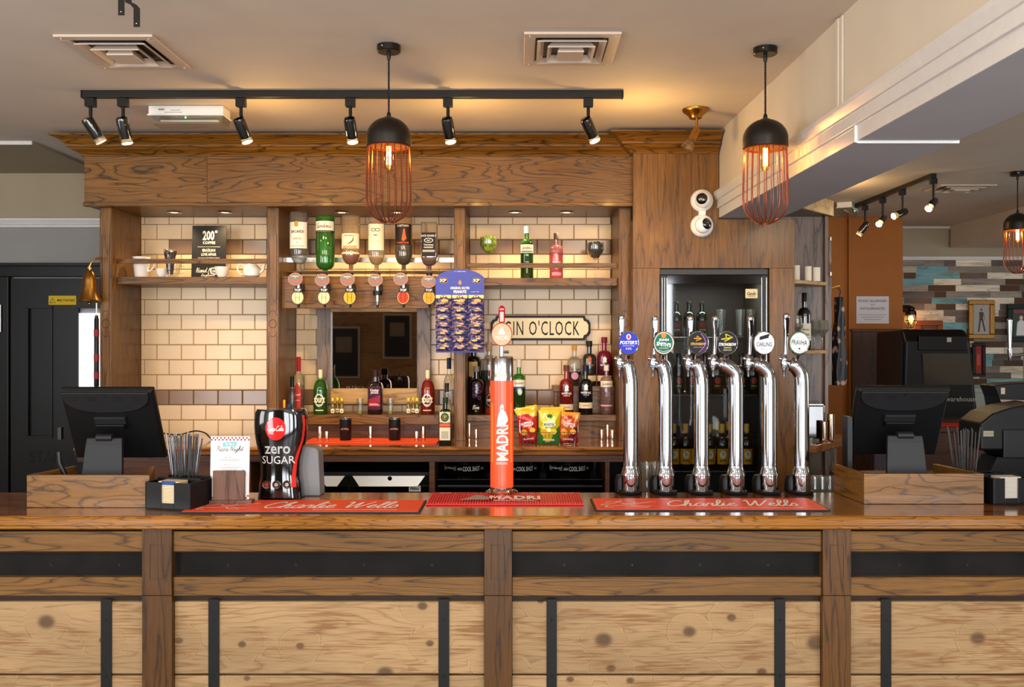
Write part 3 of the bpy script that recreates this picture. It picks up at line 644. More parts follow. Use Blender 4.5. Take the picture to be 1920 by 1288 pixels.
# corner shelves right of the housing
cs = thing('corner_shelf_unit', 'weathered oak corner shelves with cut corners between fridge housing and orange wall', 'shelving unit', (1.7, 5.76, 0))
cI = Matrix.Translation((-1.7, -5.76, 0))
def cb(mb, name, **k):
    mb.v = [tuple(cI @ Vector(v)) for v in mb.v]; return mb.build(name, cs, **k)
b = MB(); b.box(hx1, 1.855, 5.62, 5.64, 0, ZC + .9, 'grey_oak'); cb(b, 'back_panel')
b = MB(); b.box(1.835, 1.855, 5.585, 5.62, 0, ZC + .75, 'grey_oak'); cb(b, 'edge_strip', bevel=.002)
b = MB()
def dboard(m, a, c, z0, z1, th=.02):
    a, c = Vector(a), Vector(c); dd = (c - a).normalized(); n = Vector((-dd.y, dd.x)) * th
    P = [a, c, c + n, a + n]; b.prism([(p.x, p.y) for p in P], m, 'XY', z0, z1)
dboard('pale_oak', (1.56, 5.2), (1.885, 5.58), ZC + .749, ZC + .84); b.prism([(hx1, 5.21), (1.56, 5.21), (1.885, 5.585), (1.885, 5.62), (hx1, 5.62)], 'darkwood', 'XY', ZC + .75, ZC + .755)
cb(b, 'fascia')
CSH = [Z(525, 5.3), Z(657, 5.3)]
for z in CSH:
    b = MB(); b.prism([(hx1, 5.3), (1.61, 5.3), (1.82, 5.5), (1.82, 5.62), (hx1, 5.62)], 'pale_oak', 'XY', z - .02, z); cb(b, 'shelf', bevel=.002)
b = MB(); b.prism([(hx1 + .001, 5.12), (1.64, 5.12), (1.97, 5.55), (1.97, 5.76), (hx1 + .001, 5.76)], 'top_x', 'XY', ZBC - .045, ZBC); tag(b.build('corner_worktop', bevel=.008), 'small polished worktop with cut corner below the corner shelves', 'worktop')
b = MB(); b.box(hx1 + .001, 1.93, 5.66, 5.68, 0, ZBC - .046, 'grey_oak'); cb(b, 'lower_panel')

# ================================================================ front counter
ZT = ZC - .656; Y0, Y1 = 3.50, 4.05
xc0, xc1 = -3.6, 3.9
ctr = thing('bar_counter', 'long oak bar counter front with pine boards, black metal band and straps', 'bar counter', (0, 3.8, 0))
kI = Matrix.Translation((0, -3.8, 0))
def kb(mb, name, **k):
    mb.v = [tuple(kI @ Vector(v)) for v in mb.v]; return mb.build(name, ctr, **k)
b = MB(); b.prism([(Y1, ZT), (Y0 + .012, ZT), (Y0 + .012, ZT - .045), (Y1, ZT - .045)], 'top_x', 'YZ', xc0, xc1)
ctop = tag(b.build('counter_top'), 'glossy dark oak top of the front bar counter', 'counter top')
b = MB(); b.prism([(Y0 + .013, ZT - .0005), (Y0 + .004, ZT - .003), (Y0 - .002, ZT - .012), (Y0 - .002, ZT - .034), (Y0 + .004, ZT - .038), (Y0 + .004, ZT - .046), (Y0 + .012, ZT - .052), (Y0 + .013, ZT - .052)], 'nose_x', 'YZ', xc0, xc1)
b.build('nosing', ctop)
dp, drl, dm, dbd = 3.530, 3.545, 3.575, 3.56
pst = [(266, 322), (908, 960), (1543, 1596)]
px = lambda x: X(x, dp)
secs = [(-400, 266), (322, 908), (960, 1543), (1596, 2400)]
for a, c in pst:
    b = MB(); zj = Z(1117, dp)
    b.box(px(a), px(c), dp, 3.65, zj + .001, ZT - .052, 'rail_z'); b.box(px(a), px(c), dp + .001, 3.65, 0, zj - .001, 'rail_z')
    po = kb(b, 'post', bevel=.0015)
    g = MB(); xm = (px(a) + px(c)) / 2 - .002; g.M = kI
    g.line('groove', [(xm - .024, Z(1022, dp)), (xm + .026, Z(1022, dp)), (xm + .026, Z(1085, dp)), (xm - .024, Z(1085, dp)), (xm - .024, Z(1021, dp))], .0025, fplane(dp - .0006)); g.build('carved_groove', po)
for i, (a, c) in enumerate(secs):
    xa, xb = max(px(a), xc0), min(px(c), xc1)
    for r, (ya, yb) in enumerate(((996, 1034), (1082, 1117))):
        b = MB(); b.box(xa + .0005, xb - .0005, drl, 3.62, Z(yb, drl), Z(ya, drl), 'rail_x')
        b.prism([(drl, Z(yb, drl)), (drl - .0, Z(yb, drl) ), (drl + .02, Z(yb, drl) - .008), (3.62, Z(yb, drl) - .008), (3.62, Z(yb, drl))], 'rail_x', 'YZ', xa + .0005, xb - .0005)
        kb(b, 'rail', bevel=.002)
    b = MB(); b.box(xa, xb, dm, 3.6, Z(1084, drl), Z(1034, drl), 'iron'); kb(b, 'metal_band', label='dark steel band')
    nx = xa + .2
    while nx < min(xb - .02, X(1930, dm)):
        if nx > X(-10, dm): g = MB(); g.M = kI; g.cyl((nx, dm - .002, Z(1059, dm)), (nx, dm + .001, Z(1059, dm)), .005, 'black', seg=10); g.build('screw', ctr)
        nx += .26
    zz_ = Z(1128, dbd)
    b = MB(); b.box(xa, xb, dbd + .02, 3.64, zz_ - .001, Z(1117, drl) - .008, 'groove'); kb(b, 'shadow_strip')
    k = 0
    while zz_ > .02:
        zn = max(zz_ - .2795, .0); b = MB(); b.box(xa, xb, dbd, 3.61, zn + .004, zz_, 'pine'); kb(b, 'pine_board', bevel=.003, label='pale scaffold board'); zz_ = zn - .003; k += 1
for a, c in ((188, 208), (390, 410), (822, 842), (1025, 1044), (1453, 1473), (1653, 1672)):
    b = MB(); xa, xb = X(a, 3.55), X(c, 3.55); b.box(xa, xb, 3.553, 3.5602, 0, Z(1124, 3.55), 'strap'); st = kb(b, 'metal_strap', bevel=.001)
    for q in (1163, 1267): g = MB(); g.M = kI; g.ball(((xa + xb) / 2, 3.5535, Z(q, 3.55)), .0045, 'blackmetal', 8); g.build('screw', st)
b = MB(); b.box(xc0, xc1, 3.9, 3.95, 0, ZT - .046, 'black'); kb(b, 'rear_panel')
# ================================================================ ceiling fittings
def vent(name, label, px_c, y_near, y_far, w):
    """square stepped ceiling diffuser"""
    da, db = 1.17 * F / (CY - y_near), 1.17 * F / (CY - y_far); cy = (da + db) / 2
    t = thing('ceiling_vent', label, 'air vent', (X(px_c, cy), cy, CEIL), group='square ceiling vents')
    hw, hd = w / 2, (db - da) / 2
    fr = MB(); prof = [(0, 0), (0, -.012), (.05, -.012), (.055, -.006), (.055, 0)]
    def frame(mb, a, c, w_, z0, z1, m):
        for s in ((-a, a, -c, -c + w_), (-a, a, c - w_, c), (-a, -a + w_, -c + w_, c - w_), (a - w_, a, -c + w_, c - w_)): mb.box(*s, z0, z1, m)
    frame(fr, hw, hd, .045, -.012, -.001, 'vent'); fr.build('outer_frame', t, bevel=.003)
    bk = MB(); bk.box(-hw + .04, hw - .04, -hd + .04, hd - .04, -.003, -.001, 'black'); bk.build('duct', t)
    for i, (q, zt) in enumerate(((.72, -.010), (.50, -.018), (.28, -.026))):
        s_ = MB(); a, c = hw * q, hd * q
        inner = [(-a * .8, -c * .8), (a * .8, -c * .8), (a * .8, c * .8), (-a * .8, c * .8)]; outer = [(-a, -c), (a, -c), (a, c), (-a, c)]
        ring = lambda P, z: [(x, y, z) for x, y in P]
        if i < 2: s_.loft([ring(inner, -.002), ring(outer, zt - .008), ring(outer, zt - .012), ring(inner, -.006)], 'vent', caps=False, smooth=False)
        else: s_.loft([ring(inner, -.004), ring(outer, zt - .004), ring([(x * .98, y * .98) for x, y in outer], zt - .008)], 'vent', smooth=False)
        s_.build('vane', t)
    for sx in (-1, 1):
        for sy in (-1, 1): g = MB(); g.ball((sx * (hw - .022), sy * (hd - .022), -.012), .004, 'vent', 8); g.build('screw', t)
M['vent'] = plain('vent paint', '#c9b6a4', .45)
vent('v', 'square stepped ceiling vent at upper left, in front of the emergency light', 236, 63, 125, .38)
vent('v', 'square stepped ceiling vent between the two copper pendants', 1069, 58, 118, .37)
vent('v', 'square stepped ceiling vent far off on the right, beyond the lit track spots', 1800, 345, 357, .42)
def track(label, a, c, cat='lighting track'):
    a, c = Vector(a), Vector(c); dd = (c - a); L = dd.length
    t = thing('lighting_track', label, cat, tuple((a + c) / 2), math.atan2(dd.y, dd.x))
    b = MB(); b.box(-L / 2, L / 2, -.018, .018, -.034, -.001, 'blackmetal'); b.build('rail', t, bevel=.002)
    b = MB(); b.box(-L / 2 - .006, -L / 2, -.02, .02, -.036, -.001, 'black'); b.box(L / 2, L / 2 + .006, -.02, .02, -.036, -.001, 'black'); b.build('end_cap', t)
dT = 4.36
track('long black lighting track with six spots above the back bar', (X(157, dT), dT, CEIL), (X(1166, dT), dT, CEIL))
track('short black lighting track running away from view above the far room', (X(1750, 6.5), 6.5, CEIL), (X(1606, 7.95), 7.95, CEIL))
def tspot(label, p, aim, power=10, face='bulbdim', group='black spots on the long track', stem=.10, col=AMBER, size=75):
    """spot head on a short stem; aim is the direction the lamp looks"""
    t = thing('track_spotlight', label, 'spotlight', p, group=group)
    b = MB(); b.box(-.022, .022, -.018, .018, -.075, -.036, 'black'); b.box(-.014, .014, -.012, .012, -.036, -.033, 'black'); b.build('adapter', t, bevel=.003)
    b = MB(); b.cyl((0, 0, -.074), (0, 0, -.075 - stem * .75), .008, 'black', seg=10); b.build('stem', t)
    q = Vector(aim).normalized(); R = q.to_track_quat('Z', 'Y').to_matrix().to_4x4(); c = Vector((0, 0, -.085 - stem * .75)) 
    T = Matrix.Translation(c) @ R
    b = MB(); b.lathe([(.006, -.040), (.024, -.036), (.028, -.026), (.028, .06), (.026, .062), (.0255, .055)], 'black_gloss', seg=20, T=T); b.build('lamp_housing', t)
    b = MB(); b.lathe([(.0245, .050), (.0255, .068), (.027, .084), (.0275, .088), (.024, .090)], 'smoke', seg=20, T=T, caps=False); b.lathe([(.0005, .0885), (.024, .088)], face, seg=20, T=T, caps=False); b.build('bulb', t, label='lit reflector bulb')
    L = Vector(p) + T @ Vector((0, 0, .10)) 
    light('SPOT', 'spot_beam', L, power, col, aim=tuple(L + q), spot_size=math.radians(size), spot_blend=.7, shadow_soft_size=.022)
    return t
heads = [(170, (.33, .45, -.75), 'first head from the left end, tilted right'), (231, (.02, .5, -.9), 'second head from the left end, hanging straight'),
 (452, (.16, .62, -.78), 'third head, right of the emergency light'), (657, (.02, .62, -.8), 'fourth head, just left of the pendant flex'),
 (840, (.10, .62, -.78), 'fifth head, just right of the pendant'), (1103, (.40, .55, -.72), 'last head at the right end, tilted right')]
for hx, aim, lab in heads:
    tspot('black track spotlight with lit bulb, ' + lab, (X(hx, dT), dT, CEIL), aim, 22, 'lampface', size=80)
for k, (hx, hy, aim, lab) in enumerate([(1750, 6.5, (-.62, -.55, -.55), 'nearest and largest glare, at the near end'), (1692, 7.0, (-.85, -.3, -.35), 'second nearest, turned left'), (1655, 7.4, (-.6, -.65, -.5), 'third, lit face turned to the bar'), (1622, 7.8, (-.5, .25, -.8), 'farthest one, pointing down')]):
    tspot('small lit track spotlight over the far room, ' + lab, (X(hx, hy), hy, CEIL), aim, 14, 'lampfar', 'lit spots on the far track', stem=.16)
light('POINT', 'spill', (2.3, 6.9, CEIL - .16), 8.0, WARM, shadow_soft_size=.05)
for hx, pw in ((452, 4), (840, 5), (1180, 5.5)): light('POINT', 'bulb_spill', (X(hx, dT) + .06, 4.52, CEIL - .30), pw, (1, .58, .17), shadow_soft_size=.03)
# brass spot
db = 4.70; p = (X(1304, db), db, CEIL)
t = thing('ceiling_spotlight', 'single antique brass spotlight on the ceiling before the cornice corner', 'spotlight', p)
b = MB(); b.lathe([(.001, -.05), (.03, -.048), (.036, -.034), (.06, -.016), (.066, -.008), (.066, -.001)], 'brass', seg=28); b.build('ceiling_rose', t)
b = MB(); b.cyl((.006, 0, -.048), (.006, 0, -.105), .007, 'brass'); b.ball((.006, 0, -.108), .012, 'brass'); b.build('stem', t)
q = Vector((-.42, -.1, -.80)).normalized(); T = Matrix.Translation(Vector((.004, 0, -.108))) @ q.to_track_quat('Z', 'Y').to_matrix().to_4x4()
b = MB(); b.lathe([(.008, -.015), (.018, -.01), (.019, .05), (.02, .06)], 'brass', T=T); b.build('lamp_housing', t)
b = MB(); b.lathe([(.016, .055), (.024, .075), (.031, .095), (.031, .10), (.026, .102), (.001, .09)], 'smoke', T=T); b.lathe([(.012, .055), (.018, .07), (.027, .094)], 'gold', T=T, caps=False); b.build('bulb', t)
# pendants
def pendant(label, x, d, ycage, on=True):
    p = (X(x, d), d, CEIL)
    t = thing('pendant_lamp', label, 'pendant lamp', p, group='black dome pendants with copper cages')
    b = MB(); b.lathe([(.001, -.028), (.044, -.028), (.047, -.025), (.047, -.001)], 'blackmetal', seg=32); b.ball((-.02, -.046, -.014), .004, 'steel', 8); b.build('ceiling_rose', t)
    b = MB(); b.lathe([(.008, -.028), (.008, -.05), (.005, -.058)], 'black', seg=12); n = 60; zb = -.272
    for ph in (0, PI): b.tube([(.002 * math.cos(ph + i * 1.2), .002 * math.sin(ph + i * 1.2), -.05 + (zb + .05) * i / n) for i in range(n + 1)], .0026, 'black', 6)
    b.lathe([(.003, -.262), (.0075, -.268), (.009, -.28), (.006, -.295)], 'black', seg=12); b.build('flex', t)
    R = .0885; zt = -.285; zr = -.395
    pr = [(R, zr - .004), (R, zr + .03)] + [(R * math.cos(a), zr + .03 + (zt - zr - .03) * math.sin(a)) for a in [PI / 2 * k / 10 for k in range(1, 10)]] + [(.006, zt)]
    b = MB(); b.lathe(pr, 'domemetal', seg=40, caps=False); b.lathe([(max(r - .002, .001), z - .001) for r, z in pr], 'domein', seg=40, caps=False); b.lathe([(R, zr - .004), (R - .002, zr - .005)], 'domemetal', seg=40, caps=False)
    b.build('dome_shade', t)
    b = MB(); zc = -.70; rings = 20
    zb2 = -.70
    for i in range(20):
        a = 2 * PI * i / 20 + .1
        pts = []
        for k in range(17):
            s = k / 16; z = zr + .0 + (zb2 - zr) * s
            r = (R - .006) + .006 * math.sin(min(s / .75, 1) * PI / 2) if s < .68 else (R) * math.sqrt(max(0, 1 - ((s - .68) / .335) ** 2))
            r = max(r, .022); pts.append((r * math.cos(a), r * math.sin(a), z))
        b.tube(pts, .0021, 'copper', 5)
    b.tube([(.022 * math.cos(k * PI / 8), .022 * math.sin(k * PI / 8), zb2) for k in range(16)], .0025, 'copper', 5, closed=True)
    b.tube([((R - .006) * math.cos(k * PI / 16), (R - .006) * math.sin(k * PI / 16), zr - .006) for k in range(32)], .003, 'copper', 5, closed=True)
    b.build('wire_cage', t)
    b = MB(); b.cyl((0, 0, zt + .0), (0, 0, -.375), .019, 'black'); b.build('lamp_holder', t)
    b = MB(); b.lathe([(.010, -.374), (.015, -.385), (.0185, -.40), (.0185, -.475), (.013, -.487), (.001, -.492)], 'bulbglass', seg=18, caps=False); bu = b.build('bulb', t)
    b = MB()
    for k in range(5):
        a = 2 * PI * k / 5; c, s = .0075 * math.cos(a), .0075 * math.sin(a); b.tube([(c, s, -.40), (c, s, -.47)], .0016, 'bulb', 5)
    b.build('filament', bu)
    light('POINT', 'pendant_light', (p[0], p[1], CEIL - .43), 4, WARM, shadow_soft_size=.012)
    return t
M['domemetal'] = plain('dark bronze shade', '#241d18', .38, metal=.5, noise=.1); M['domein'] = plain('shade inside', '#4a2f18', .5)
pendant('black dome pendant with copper wire cage hanging left, before the optics', 729, 3.69, 415)
pendant('black dome pendant with copper wire cage in front of the grey beam', 1435, 3.72, 425)
pendant('distant black dome pendant with copper cage over the far room, at right edge', 1908, 6.44, 510)
# emergency lights
def emlight(label, x0, x1, d, w=.37):
    t = thing('emergency_light', label, 'emergency light', ((X(x0, d) + X(x1, d)) / 2, d + .06, CEIL))
    b = MB(); b.box(-w / 2, w / 2, -.06, .06, -.05, -.002, 'white'); b.box(-w / 2 - .006, w / 2 + .006, -.066, .066, -.052, -.044, 'white'); b.build('base', t, bevel=.004)
    b = MB(); b.loft([[(x * s, y * s, z) for x, y in ((-w / 2, -.06), (w / 2, -.06), (w / 2, .06), (-w / 2, .06))] for s, z in ((1, -.052), (.96, -.085), (.90, -.092))], 'smoke', smooth=False); b.build('diffuser', t)
    b = MB(); b.box(-w / 2 + .04, w / 2 - .04, -.008, .008, -.070, -.062, 'white'); b.build('tube', t)
    b = MB(); b.ball((.0, -.061, -.062), .004, 'led', 8); b.build('indicator', t)
    b = MB(); b.rect('wallgrey', -.12, -.022, .03, .008, fplane(-.0605)); b.rect('wallgrey', -.05, -.026, .05, .003, fplane(-.0605)); b.rect('wallgrey', -.06, -.036, .09, .003, fplane(-.0605)); b.build('rating_label', t)
    return t
emlight('long white emergency light box on the ceiling above the left bay', 278, 418, 4.62)
e = emlight('white emergency light box on the ceiling right of the beam, by the far track', 1575, 1612, 7.9, .34); e.rotation_euler = (0, 0, math.radians(62))
# hanging brackets upper left
for x, y1, lab in ((227, 28, 'straight black metal hanger strap hanging from the ceiling, left one at the top edge'), (256, 50, 'cranked black metal hanger strap hanging from the ceiling, right one at the top edge')):
    d = 2.9; z1 = Z(y1, d); x_ = X(x, d)
    b = MB(); pts = [(0, CEIL), (0, z1)] if x < 240 else [(-.03, CEIL), (-.026, Z(4, d)), (-.01, Z(6, d) - .004), (0, Z(8, d) - .012), (0, z1)]
    V = []; 
    for a, z in pts: V += [(x_ + a - .0095, d, z), (x_ + a + .0095, d, z), (x_ + a + .0095, d + .004, z), (x_ + a - .0095, d + .004, z)]
    b.loft([V[i:i + 4] for i in range(0, len(V), 4)], 'blackmetal', smooth=False)
    b.ball((x_, d, z1 + .01), .0025, 'steel', 8)
    tag(b.build('hanger_strap'), lab, 'metal strap')
# security cameras
for k, (cy, rot, lab) in enumerate(((377, (-.35, -.93, .05), 'upper white dome security camera on the oak housing beside the beam'), (424, (.42, -.88, .12), 'lower white dome security camera on the oak housing beside the beam'))):
    d = YC; t = thing('security_camera', lab, 'security camera', (X(1315, d), d, Z(cy, d)), group='pair of dome cameras')
    b = MB(); T = Matrix.Rotation(PI / 2, 4, 'X')
    b.lathe([(.030, 0), (.062, .001), (.064, .012), (.060, .03), (.05, .04)], 'white', T=T, seg=32)
    if k == 0: b.box(-.018, .018, -.03, 0, -.08, -.05, 'white')
    b.build('housing', t)
    b = MB(); b.ball((0, -.045, 0), .047, 'white', 28); b.build('ball', t)
    q = Vector(rot).normalized(); T = Matrix.Translation(Vector((0, -.045, 0))) @ q.to_track_quat('Z', 'Y').to_matrix().to_4x4()
    b = MB(); b.lathe([(.031, .036), (.027, .041), (.018, .0465), (.001, .049)], 'black_gloss', T=T); b.lathe([(.010, .047), (.009, .050), (.001, .051)], 'smoke', T=T); b.build('lens', t)
# brass bell and cord by the first post
d = 5.30; t = thing('hanging_bell', 'brass last-orders bell hanging from the left side of the back bar', 'bell', (X(168, d), d, Z(565, d)))
b = MB(); b.lathe([(.062, 0), (.064, .006), (.052, .03), (.040, .075), (.036, .12), (.030, .155), (.016, .175), (.002, .178)], 'brass', seg=36, caps=False); b.lathe([(.060, .0), (.048, .03), (.036, .09), (.002, .17)], 'brass', seg=36, caps=False); b.build('bell_cup', t)
b = MB(); b.tube([(0, 0, .176), (0, 0, .20), (.012, 0, .225), (.03, 0, .24), (.055, .03, .25)], .006, 'brass'); b.tube([(.008 * math.cos(a), 0, .19 + .012 * math.sin(a)) for a in [k * PI / 6 for k in range(12)]], .003, 'brass', closed=True); b.build('bracket', t)
b = MB(); b.cyl((0, 0, .12), (0, 0, -.005), .003, 'brass'); b.ball((0, 0, -.012), .011, 'brass'); b.build('clapper', t)
t = thing('bell_rope', 'black rope with red bands hanging under the brass bell', 'rope', (X(181, 5.3), 5.3, Z(578, 5.3)))
b = MB(); b.tube([(0, 0, .03), (0, 0, -.05)], .004, 'white', 6); b.cyl((0, 0, -.04), (0, 0, -.055), .010, 'black'); b.build('cord', t)
b = MB(); b.lathe([(.006, -.05), (.013, -.06), (.014, -.44), (.006, -.46)], 'black', seg=14)
for z in (-.16, -.30, -.40): b.lathe([(.0148, z), (.0148, z + .04)], '#7a1f22', seg=14, caps=False)
b.build('grip', t)

# ================================================================ bottles
def bottle(name, label, p, H, R, glassm, sh=.62, nr=.011, cap=.03, capm='black', n=2, labels=(), liquid=None, level=.6, inverted=False, group=None, neck=None, base=.0, rz=0, capr=None, sh2=.16, extra=None):
    """H total height, R body radius, sh shoulder start (fraction), labels: (z0, z1, material, half_angle, [(kind, text, mat, zc, w, h)])"""
    t = thing(name, label, 'bottle', p, rz, group)
    hs, hn = H * sh, H * (sh + sh2); hc = H - cap
    prof = [(R * .55, .002), (R * .92, 0), (R, .006)] + [(R, hs)] + [(R * math.cos(a) * 1.0 + (nr - 0) * (1 - math.cos(a)), hs + (hn - hs) * math.sin(a) ** 1.0) for a in [PI / 2 * k / 6 for k in range(1, 6)]] + [(nr, hn), (nr, hc), (nr * 1.12, hc), (nr * 1.12, hc + min(.006, cap * .3))]
    fz = (lambda pr: [(r, H - z) for r, z in reversed(pr)]) if inverted else (lambda pr: pr)
    nn = lambda z: n
    def lat(mb, pr, m, caps=True, grow=0):
        body = [(r + grow, z) for r, z in pr]
        if n == 2: mb.lathe(fz(body), m, seg=24, caps=caps)
        else:
            rings = []
            for r, z in fz(body):
                k = n if r > R * .7 else 2 + (n - 2) * max(0, (r - R * .4) / (R * .3))
                rings.append([(r * SE(2 * PI * j / 32 + PI / 4 * 0, k) * math.cos(2 * PI * j / 32), r * SE(2 * PI * j / 32, k) * math.sin(2 * PI * j / 32), z) for j in range(32)])
            mb.loft(rings, m, caps)
        return mb
    b = MB(); lat(b, prof, glassm); b.build('glass_body', t)
    if liquid:
        zl = H * level
        if inverted:
            zl = H - H * level     # the liquid sits at the neck end, which is down
            lp = [(max(r - .003, .003), z) for r, z in prof if z >= zl]; lp = [(R - .003, zl)] + lp[:-2]
        else:
            lp = [(max(r - .003, .003), z + .004) for r, z in prof if z < zl and z < hc] ; lp.append((lp[-1][0], max(zl, lp[-1][1] + .001)))
        b = MB(); lat(b, lp, liquid); b.build('liquid', t)
    if cap > .001 and not inverted:
        cr = capr or nr * 1.25
        b = MB(); b.lathe([(cr, hc - .001), (cr, H - .002), (cr * .9, H), (.001, H)], capm, seg=18); b.build('cap', t)
    for (z0, z1, m, ha, deco) in labels:
        if m:
            b = MB(); rr = R * SE(0, 2) + .0006
            ring = []
            A0, A1 = -PI / 2 - ha, -PI / 2 + ha; K = 18
            V = []; 
            for z in (z0, z1):
                for j in range(K + 1):
                    a = A0 + (A1 - A0) * j / K; q = rr * SE(a, n); V.append((q * math.cos(a), q * math.sin(a), z))
            b.add(V, [(j, j + 1, K + 2 + j, K + 1 + j) for j in range(K)], m, True); lb = b.build('paper_label', t)
        else: lb = t
        if deco:
            b = MB(); fn = fcyl(R + .0012, n=n)
            for dk in deco:
                k = dk[0]
                if k == 'text': b.text(dk[1], dk[2], dk[6] if len(dk) > 6 else 0, dk[3], dk[4], dk[5], fn, bold=.02)
                elif k == 'script': b.script(dk[1], dk[2], 0, dk[3], dk[4], dk[5], fn, wt=.2)
                elif k == 'rect': b.rect(dk[2], 0, dk[3], dk[4], dk[5], fn, nx=8)
                elif k == 'disc': b.disc(dk[2], dk[1], dk[3], dk[4], dk[5], fn)
                elif k == 'ring': b.ring(dk[2], dk[1], dk[3], dk[4], dk[5], .003, fn)
                elif k == 'poly': b.poly(dk[2], [(x, z) for x, z in dk[1]], fn)
            b.build('lettering', lb)
    if extra: extra(t)
    return t
# optics -------------------------------------------------------------------
dO = 5.345; zO = Z(516, dO)
def pale(c): return G_(c, .55)
opt = [
 (561, .36, .052, pale('#eef2ee'), None, '#d9e8ee', 2, 'inverted clear white rum bottle with cream label, first optic from the left', [(.15, .30, '#efe6cf', 1.2, [('text', 'BACARDI', 'ink', .245, .075, .016), ('disc', -.005, '#c98f2a', .288, .012, .017), ('rect', 0, '#bdb39a', .205, .05, .012), ('text', 'N', 'ink', .182, .008, .008), ('rect', 0, '#6b6b6b', .163, .08, .003)])], .36),
 (610, .34, .053, pale('#4fc030'), '#2fa81c', '', 2, 'inverted bright green gin bottle, second optic from the left', [(.252, .305, '#f2ead2', 1.3, [('script', "Gordon's", '#8a5f1c', .277, .088, .03)]), (.238, .251, '#1c2a18', 1.3, [('rect', 0, '#c9a54b', .2445, .09, .002)])], .34),
 (658, .34, .053, pale('#f3d8a8'), '#c0641c', '', 2, 'inverted blended whisky bottle with bird label, third optic from the left', [(.15, .235, '#eadcb8', 1.2, [('text', 'THE FAMOUS', '#6b4a22', .222, .06, .007), ('poly', [(-.004, .180), (.006, .186), (.018, .198), (.02, .212), (.024, .213), (.024, .196), (.016, .184), (.006, .178), (-.012, .168)], '#7a4318', 0, 0, 0), ('rect', 0, '#c79a58', .158, .085, .014)]), (.118, .13, '#d8c39a', 1.2, [])], .34),
 (706, .33, .047, pale('#f1e8cf'), '#e8c98a', '', 2, 'inverted clear bottle with cream moustache label, fourth optic from the left', [(.14, .29, '#eddfb9', 1.2, [('text', 'VODKA', '#a04a1e', .295, .07, .014), ('ring', -.012, 'ink', .255, .012, .008), ('ring', .012, 'ink', .255, .012, .008), ('rect', 0, '#8a7a5c', .225, .02, .008), ('rect', 0, '#b9a981', .19, .05, .003)])], .33),
 (757, .33, .050, pale('#e8c08a'), '#1c0703', '', 2, 'inverted dark spiced rum bottle with black label, fifth optic from the left', [(.17, .29, '#2a1c16', 1.1, [('text', 'CAPTAIN', '#d8cbb0', .278, .07, .012), ('poly', [(-.006, .2), (.004, .26), (.012, .262), (.016, .23), (.022, .205), (.012, .195), (.002, .19)], '#c7611c', 0, 0, 0), ('text', 'DARK RUM', '#e05a22', .182, .07, .009)])], .33),
 (805, .30, .047, pale('#e6d6b0'), '#8c2a10', '', 7, 'inverted square whiskey bottle with black label, sixth optic at the right end', [(.105, .24, '#14100d', .72, [('text', "JACK DANIEL'S", '#e8e0cf', .22, .075, .014), ('ring', 0, '#e8e0cf', .195, .022, .012), ('text', 'No7', '#e8e0cf', .195, .02, .009), ('text', 'Tennessee', '#e8e0cf', .17, .05, .009), ('text', 'WHISKEY', '#e8e0cf', .155, .05, .008), ('rect', 0, '#a59c88', .135, .06, .012)])], .30)]
lvl = {561: .30, 610: .93, 658: .40, 706: .30, 757: .52, 805: .40}
for i, (ox, H, R, gm, lq, _, n, lab, lbs, _h) in enumerate(opt):
    lq = {None: None}.get(lq, lq)
    bottle('spirit_bottle', lab, (X(ox, dO), dO, zO), H, R, gm, sh=.62 if i != 1 else .78, sh2=.2 if i != 1 else .13, nr=.013, n=n, labels=lbs, liquid=('liq ' + lq) if lq and ('liq ' + lq) in M else (G_(lq, .5) if lq else G_('#f4f6f4', .6)), level=1 - lvl[ox] if False else 1 - (1 - lvl[ox]), inverted=True)
lids = [(559, 'first', '#e9cf9f'), (585 + 0, 'second', '#e9cf9f'), (656, 'third', '#e0a01c'), (708, 'fourth', None), (757, 'fifth', '#b5360c'), (805, 'sixth', '#e0921c')]
lx = [560, 609, 657, 708, 757, 805]; bx = [557, 607, 654, 706, 753, 805]; by = [524, 526, 525, 526, 524, 529]
